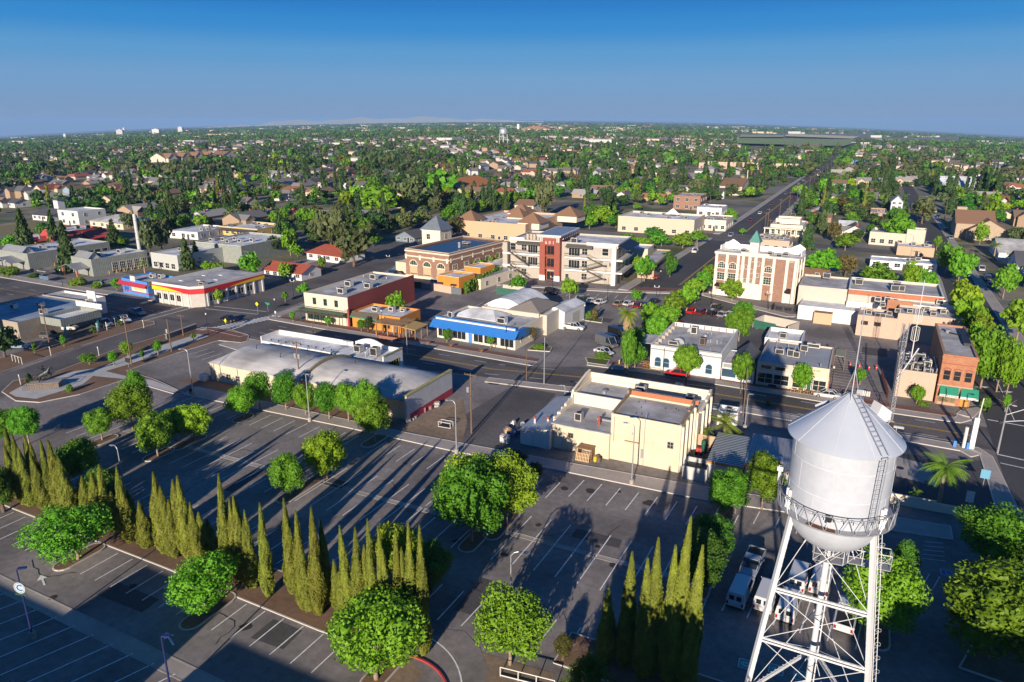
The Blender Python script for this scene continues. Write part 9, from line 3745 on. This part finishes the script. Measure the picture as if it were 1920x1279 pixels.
def free(x,y,r):
 gx,gy = int(x // 40),int(y // 40)
 for i in (-1,0,1):
  for j in (-1,0,1):
   for (a,b_,c) in GRID.get((gx + i,gy + j),()):
    if (a - x) ** 2 + (b_ - y) ** 2 < (c + r) ** 2:
     return False
 return True
for (x,y,r) in TAKEN:
 gadd(x,y,r)
def on_road(X,Y,m=2.0):
 if Y > 190 and (-62 - m < X < -37 + m if Y < 700 else -55 < X < -41):
  return True
 if 130 < Y < 640 and 19 - m < X < 36 + m:
  return True
 if Y < 425 and Y > 120 and -182 - m < X < -136 + m:
  return True
 if X < 60 and 296 - m < Y < 328 + m and X > -330:
  return True
 return False
def in_view(X,Y,margin=60):
 px,py,d = proj(X,Y,ground(X,Y) + 4)
 return -margin < px < 1920 + margin and py < 1300 and d > 0
def bound(px):
 """image row above which the ground is free neighbourhood"""
 xs = [0,110,240,300,480,560,660,760,860,1000,1060,1080,1150,1160,1300,1430,1440,1510,1520,1620,1640,1760,1800,1850,1920]
 ys = [402,392,410,440,445,462,470,447,405,398,400,425,425,400,380,372,400,410,450,455,440,450,470,520,600]
 return float(np.interp(px,xs,ys))
def field_zone(px,py):
 """open farmland at the right skyline"""
 return (1380 < px < 1640 and 251 < py < 282 and (px < 1600 or py < 268)) or (1640 < px < 1800 and 258 < py < 270)
def region(px,py):
 cols = [(170,'at the far left'),(400,'left of the smokestack column'),(600,'above the red tiled houses'),(800,'above the side road oaks'),(960,'above the fire station'),(1130,'above the numbered office block'),(1320,'above the long cream building'),
   (1520,'along the avenue'),(1700,'between the two avenues'),(3000,'beyond the right avenue')]
 c = next(n for (x,n) in cols if px < x)
 r = 'in the nearest rows' if py > 385 else 'in the second band of rows' if py > 345 else 'in the middle rows' if py > 310 else 'in the far rows' if py > 280 else 'near the horizon'
 return c + ' ' + r
random.seed(2024)
cand = []
for gx in range(-2400,700,24):
 for gy in range(215,2300,34):
  X = gx + random.uniform(-4,4)
  Y = gy + random.uniform(-3,3)
  if not in_view(X,Y,20):
   continue
  g = ground(X,Y)
  px,py,d = proj(X,Y,g)
  if py > bound(px) - 6 or on_road(X,Y,7) or field_zone(px,py):
   continue
  if (gx // 24) % 5 == 2:      # cross streets
   continue
  if random.random() < .12:
   continue
  cand.append((math.hypot(X,Y),X,Y,px,py))
cand.sort()
rn = ['grey roofed','brown roofed','pale roofed','red roofed','dark roofed']
wn = ['white','cream','tan','grey','blue']
NH = 0
far_h = []
for (d,X,Y,px,py) in cand:
 if not free(X,Y,8.5):
  continue
 wi = random.choices(range(5),(6,4,3,2,1))[0]
 ri = random.choices(range(5),(5,5,4,1.3,2))[0]
 if NH < 298:
  rz = random.choice((0,math.pi/2,0,-math.pi/2)) + random.uniform(-.03,.03)
  put_house(random.randrange(6),X,Y,rz,'%s %s house %s' % (rn[ri],wn[wi],region(px,py)),'neighbourhood houses',wi,ri,parts=d < 520,s=random.uniform(.85,1.05))
  NH += 1
 else:
  far_h.append((X,Y,wi,ri))
 gadd(X,Y,7.5)
FM = [MB() for _ in range(5)]
FR = [MB() for _ in range(5)]
def low_house(mbw,mbr,X,Y,L,D,ze,rise,rz):
 M = Matrix.Translation((X,Y,ground(X,Y))) @ Matrix.Rotation(rz,4,'Z')
 mbw.box(-L/2,L/2,-D/2,D/2,0,ze,0,M)
 if rise > 0:
  o = .5
  mbr.add([(-L/2 - o,-D/2 - o,ze),(L/2 + o,-D/2 - o,ze),(L/2 + o,D/2 + o,ze),(-L/2 - o,D/2 + o,ze),(-L/2 - o,0,ze + rise),(L/2 + o,0,ze + rise)],
   [(0,1,5,4),(2,3,4,5),(1,2,5),(3,0,4),(3,2,1,0)],0,M)
 else:
  mbr.box(-L/2 + .3,L/2 - .3,-D/2 + .3,D/2 - .3,ze,ze + .1,0,M)
for (X,Y,wi,ri) in far_h:
 low_house(FM[wi],FR[ri],X,Y,random.uniform(11,18),random.uniform(8,11),random.choice((2.8,3,5)),random.uniform(1.4,2.4),random.choice((0,math.pi/2)))
n = 0
while n < 1500:
 py = 233 + 45*random.random() ** 1.3
 px = random.uniform(-20,1940)
 X,Y = PG(px,py)
 d = math.hypot(X,Y)
 if d > 9500 or d < 1500 or field_zone(px,py) or on_road(X,Y):
  n += 1
  continue
 big = random.random() < (.30 if d > 2500 else .1)
 wi = random.choices(range(3),(7,4,2))[0]
 if big:
  low_house(FM[wi],FR[2],X,Y,random.uniform(40,130),random.uniform(20,50),random.uniform(6,11),0,random.choice((0,math.pi/2,.3)))
 else:
  low_house(FM[wi],FR[random.randrange(4)],X,Y,random.uniform(14,26),random.uniform(9,14),random.uniform(3,7),random.uniform(1.5,3),random.choice((0,math.pi/2)))
 n += 1
for k in range(5):
 if FM[k].v:
  o = FM[k].build('distant_houses',HOUSE_W[k])
  tag(o,'mass of distant %s house walls filling the plain towards the horizon' % wn[k],'houses',None,'stuff')
  o = FR[k].build('distant_roofs',HOUSE_R[k])
  tag(o,'mass of distant %s houses filling the plain towards the horizon' % rn[k],'roofs',None,'stuff')
for (px,py,ty,w,lab) in ((233,247,239,4,'slim pale tower block on the left horizon'),(220,248,242,14,'low pale tower block left of the slim one on the horizon'),(287,246,241,16,'white block building on the left horizon, middle'),(296 + 40,243,237,10,'pinkish stepped building on the left horizon, right'),
   (120,252,250,5,'tiny white block at the far left horizon'),(1324,245,236,5,'white grain silo tower on the right horizon'),(1338,246,241,14,'white mill building beside the silo on the right horizon')):
 A,B = (px - w/2,py),(px + w/2,py + .02)
 X,Y = PG(px,262)
 dd = math.hypot(X,Y)
 X,Y,dd = X/dd*5200,Y/dd*5200,5200.0
 ww = w*.7*dd/FPX
 g = ground(X,Y)
 h = 5.0
 while proj(X,Y,g + h)[1] > ty + 1.5 and h < 200:
  h += 1
 b = Bld('tower_block' if 'tower' in lab else 'distant_building',lab,'building',(X,Y),None,YAW,px=False)
 b.block(0,ww,0,ww*.8,h,HOUSE_W[0],RF_WHITE,h*.05,th=ww*.04)
 b.part('penthouse',MB().box(ww*.3,ww*.6,ww*.2,ww*.5,h,h*1.12),HOUSE_W[0])
fm = [mat('orchard_green',(.22,.30,.10),.95,n=.3,scale=.02),mat('ploughed_soil',(.36,.23,.14),.95,n=.2,scale=.02),mat('stubble',(.60,.53,.34),.95,n=.2,scale=.02),mat('crop_green',(.36,.38,.18),.95,n=.3,scale=.03)]
def field(pts,m_,nm,dz=5):
 mb = MB()
 q = [PG(*p) for p in pts]
 a = sum(q[i][0]*q[(i + 1) % len(q)][1] - q[(i + 1) % len(q)][0]*q[i][1] for i in range(len(q)))
 if a < 0:
  q = q[::-1]
 c = (sum(p[0] for p in q)/len(q),sum(p[1] for p in q)/len(q))
 mb.add([(x,y,ground(x,y) + dz) for x,y in q] + [(*c,ground(*c) + dz)],[(i,(i + 1) % len(q),len(q)) for i in range(len(q))])
 struct(mb.build(nm,m_))
field([(1385,262),(1600,264),(1612,268),(1580,279),(1380,273)],fm[0],'orchard_field')
field([(1480,253),(1610,258),(1600,263),(1470,258)],fm[2],'stubble_field')
field([(1390,255),(1470,256),(1468,260),(1385,260)],fm[3],'crop_field')
field([(1480,276),(1545,275),(1540,283),(1500,283)],fm[1],'ploughed_field')
field([(1640,262),(1790,270),(1790,274),(1640,266)],fm[2],'stubble_field')
random.seed(555)
kinds = ['round','oak','dark','olive','conifer','yellow','rusty','cypress']
wts = [4.5,6,4,4,3,1.5,1.0,.6]
wts2 = [1.0,4,5,5,6,.5,.5,.5]
KN = dict(round='round bright green',oak='deep green broad',dark='dark olive',olive='grey green loose',conifer='dark conical',yellow='yellow green',rusty='brownish',cypress='thin columnar')
cnt = {}
pts = []
for k in range(26000):
 r = 210*(2600/210) ** (random.random() ** .62)
 az = random.uniform(-.72,.72)
 f,x = r*math.cos(az),r*math.sin(az)
 X,Y = x*cyw - f*syw,x*syw + f*cyw
 px,py,d = proj(X,Y,ground(X,Y))
 if px < -40 or px > 1960 or py > bound(px) or field_zone(px,py) or on_road(X,Y,3.0 if r > 350 else 4.5):
  continue
 pts.append((math.hypot(X,Y),X,Y,px,py))
pts.sort()
ftree = []
NT = 0
for (d,X,Y,px,py) in pts:
 grove = math.sin(X*.011 + 1.3)*math.cos(Y*.009 + .4) + math.sin(X*.027 + Y*.021)
 w = random.uniform(4.5,9.5) if d < 700 else random.uniform(6,13)
 if random.random() > (.55 if d < 700 else .50) + .30*grove:
  continue
 if d < 700 and not free(X,Y,2.2 + (.6 if grove > 0 else 1.6)):
  continue
 if d >= 700 and not free(X,Y,3.5):
  continue
 kind = random.choices(kinds,wts if d < 520 else wts2)[0]
 if grove > .6 and random.random() < .5:
  kind = random.choice(('conifer','dark','olive'))
 if kind in ('conifer',):
  h,w = random.uniform(8,17),random.uniform(4,7)
 elif kind == 'cypress':
  h,w = random.uniform(9,15),random.uniform(1.6,2.4)
 else:
  h = w*random.uniform(.75,1.15)
 gadd(X,Y,min(4.5,w*.36))
 if cnt.get(kind,0) < 230 and NT < 1150:
  cnt[kind] = cnt.get(kind,0) + 1
  NT += 1
  tree(kind,X,Y,h,w,'%s tree %s' % (KN[kind],region(px,py)),'neighbourhood trees, %s' % KN[kind],parts=d < 300,lod=2 if d < 430 else 3)
 else:
  ftree.append((kind,X,Y,h,w))
print('individual trees',NT,'mass',len(ftree),'houses',NH,len(far_h))
random.seed(71)
for k in range(23000):
 px = random.uniform(-30,1950)
 py = 231 + 26*random.random() ** 1.0
 hz = 230 + 31*((px - 960)/960) ** 2
 py = hz + 1.0 + 28*random.random() ** 1.35
 X,Y = PG(px,py)
 d = math.hypot(X,Y)
 if d < 1900 or d > 24000 or field_zone(px,py) or on_road(X,Y,4):
  continue
 cl = math.sin(X*.004)*math.cos(Y*.0031) + .6*math.sin(X*.0013 + Y*.0017)
 if random.random() > .78 + .25*cl:
  continue
 s = 1 if d < 4000 else 1.6 if d < 8000 else 2.6
 ftree.append((random.choice(('oak','dark','conifer','olive')),X,Y,random.uniform(9,16)*(1 if d < 9000 else 1.15),random.uniform(10,18)*s))
groups = {}
for (kind,X,Y,h,w) in ftree:
 d = math.hypot(X,Y)
 lab = {'round': 'oak','yellow': 'round','rusty': 'olive','cypress': 'conifer'}.get(kind,kind)
 groups.setdefault(lab,[]).append((X,Y,h,w,d))
def clump(nq):
 """small far tree: unit height/width 1"""
 p = RNG.normal(0,1,(nq,3))
 p /= np.linalg.norm(p,axis=1)[:,None]
 q = p*np.array([.46,.46,.42])*RNG.uniform(.75,1.05,(nq,1)) + np.array([0,0,.55])
 return leaf_quads(q,p,.19,.5,.8)
def cone_clump(nq):
 t = RNG.uniform(0,1,nq) ** 1.3
 a = RNG.uniform(0,6.28,nq)
 r = (1 - t)*.45 + .03
 q = np.stack([np.cos(a)*r,np.sin(a)*r,.08 + .9*t],1)
 return leaf_quads(q,np.stack([np.cos(a),np.sin(a),np.full(nq,.5)],1),.13,.4,.9)
FL = dict(oak=L_OAK,dark=L_DARK,conifer=L_CON,olive=L_OLIVE,round=L_ROUND)
for g,L in groups.items():
 near = [cone_clump(60) if g == 'conifer' else clump(60) for _ in range(4)]
 far = [cone_clump(16) if g == 'conifer' else clump(16) for _ in range(4)]
 allq = []
 for (X,Y,h,w,d) in L:
  base = random.choice(near if d < 1900 else far)
  a = random.uniform(0,6.28)
  c,s = math.cos(a),math.sin(a)
  ww = w if g != 'conifer' else w*.75
  v = base.copy()
  x = (v[:,0]*c - v[:,1]*s)*ww + X
  y = (v[:,0]*s + v[:,1]*c)*ww + Y
  z = v[:,2]*h + ground(X,Y)
  allq.append(np.stack([x,y,z],1))
 me = np_mesh('distant_wood',np.vstack(allq),None,[FL[g]])
 o = bpy.data.objects.new('distant_trees',me)
 COL.objects.link(o)
 tag(o,'distant %s trees merging into a wooded plain up to the horizon' % {'oak': 'deep green','dark': 'dark olive','conifer': 'pointed dark','olive': 'grey green','round': 'bright green'}[g],'trees',None,'stuff')
mb = MB()
N = 60
for k in range(N + 1):
 px = 380 + 640*k/N
 s = k/N
 D = 12000
 hgt_px = 1 + 4*math.exp(-((s - .28)/.22) ** 2) + 6*math.exp(-((s - .62)/.22) ** 2) + 2.0*math.sin(s*31) + 1.2*math.sin(s*71)
 hgt_px *= min(1,s*6,(1 - s)*5)
 X,Y = PG(px,231.5)
 n_ = math.hypot(X,Y)
 X,Y = X/n_*D,Y/n_*D
 zt = CAMH + D*(hgt_px - 30*((px - 960)/960) ** 2 + 2)/FPX*.93
 mb.v += [(X,Y,ground(X,Y) - 30),(X,Y,zt),(X*1.25,Y*1.25,ground(X,Y) - 200)]
for k in range(N):
 a = 3*k
 mb.f += [(a,a + 3,a + 4,a + 1),(a + 1,a + 4,a + 5,a + 2)]
 mb.m += [0,0]
struct(mb.build('mountains',mat('hazy_mountain',(.20,.22,.24),.95,n=.2,scale=.0004)))
# ---------------------------------------------------------------- haze
HAZE = 0.00006
if HAZE:
 mb = MB()
 mb.box(-30500,30500,-300,30500,-2500,175)
 hm = bpy.data.materials.new('haze_air')
 hm.use_nodes = True
 t = hm.node_tree
 t.nodes.remove(t.nodes['Principled BSDF'])
 pv = t.nodes.new('ShaderNodeVolumePrincipled')
 pv.inputs['Color'].default_value = (.36,.62,1.0,1)
 pv.inputs['Density'].default_value = HAZE
 pv.inputs['Anisotropy'].default_value = 0.0
 t.links.new(pv.outputs[0],t.nodes['Material Output'].inputs['Volume'])
 o = mb.build('haze',hm)
 o['kind'] = 'stuff'
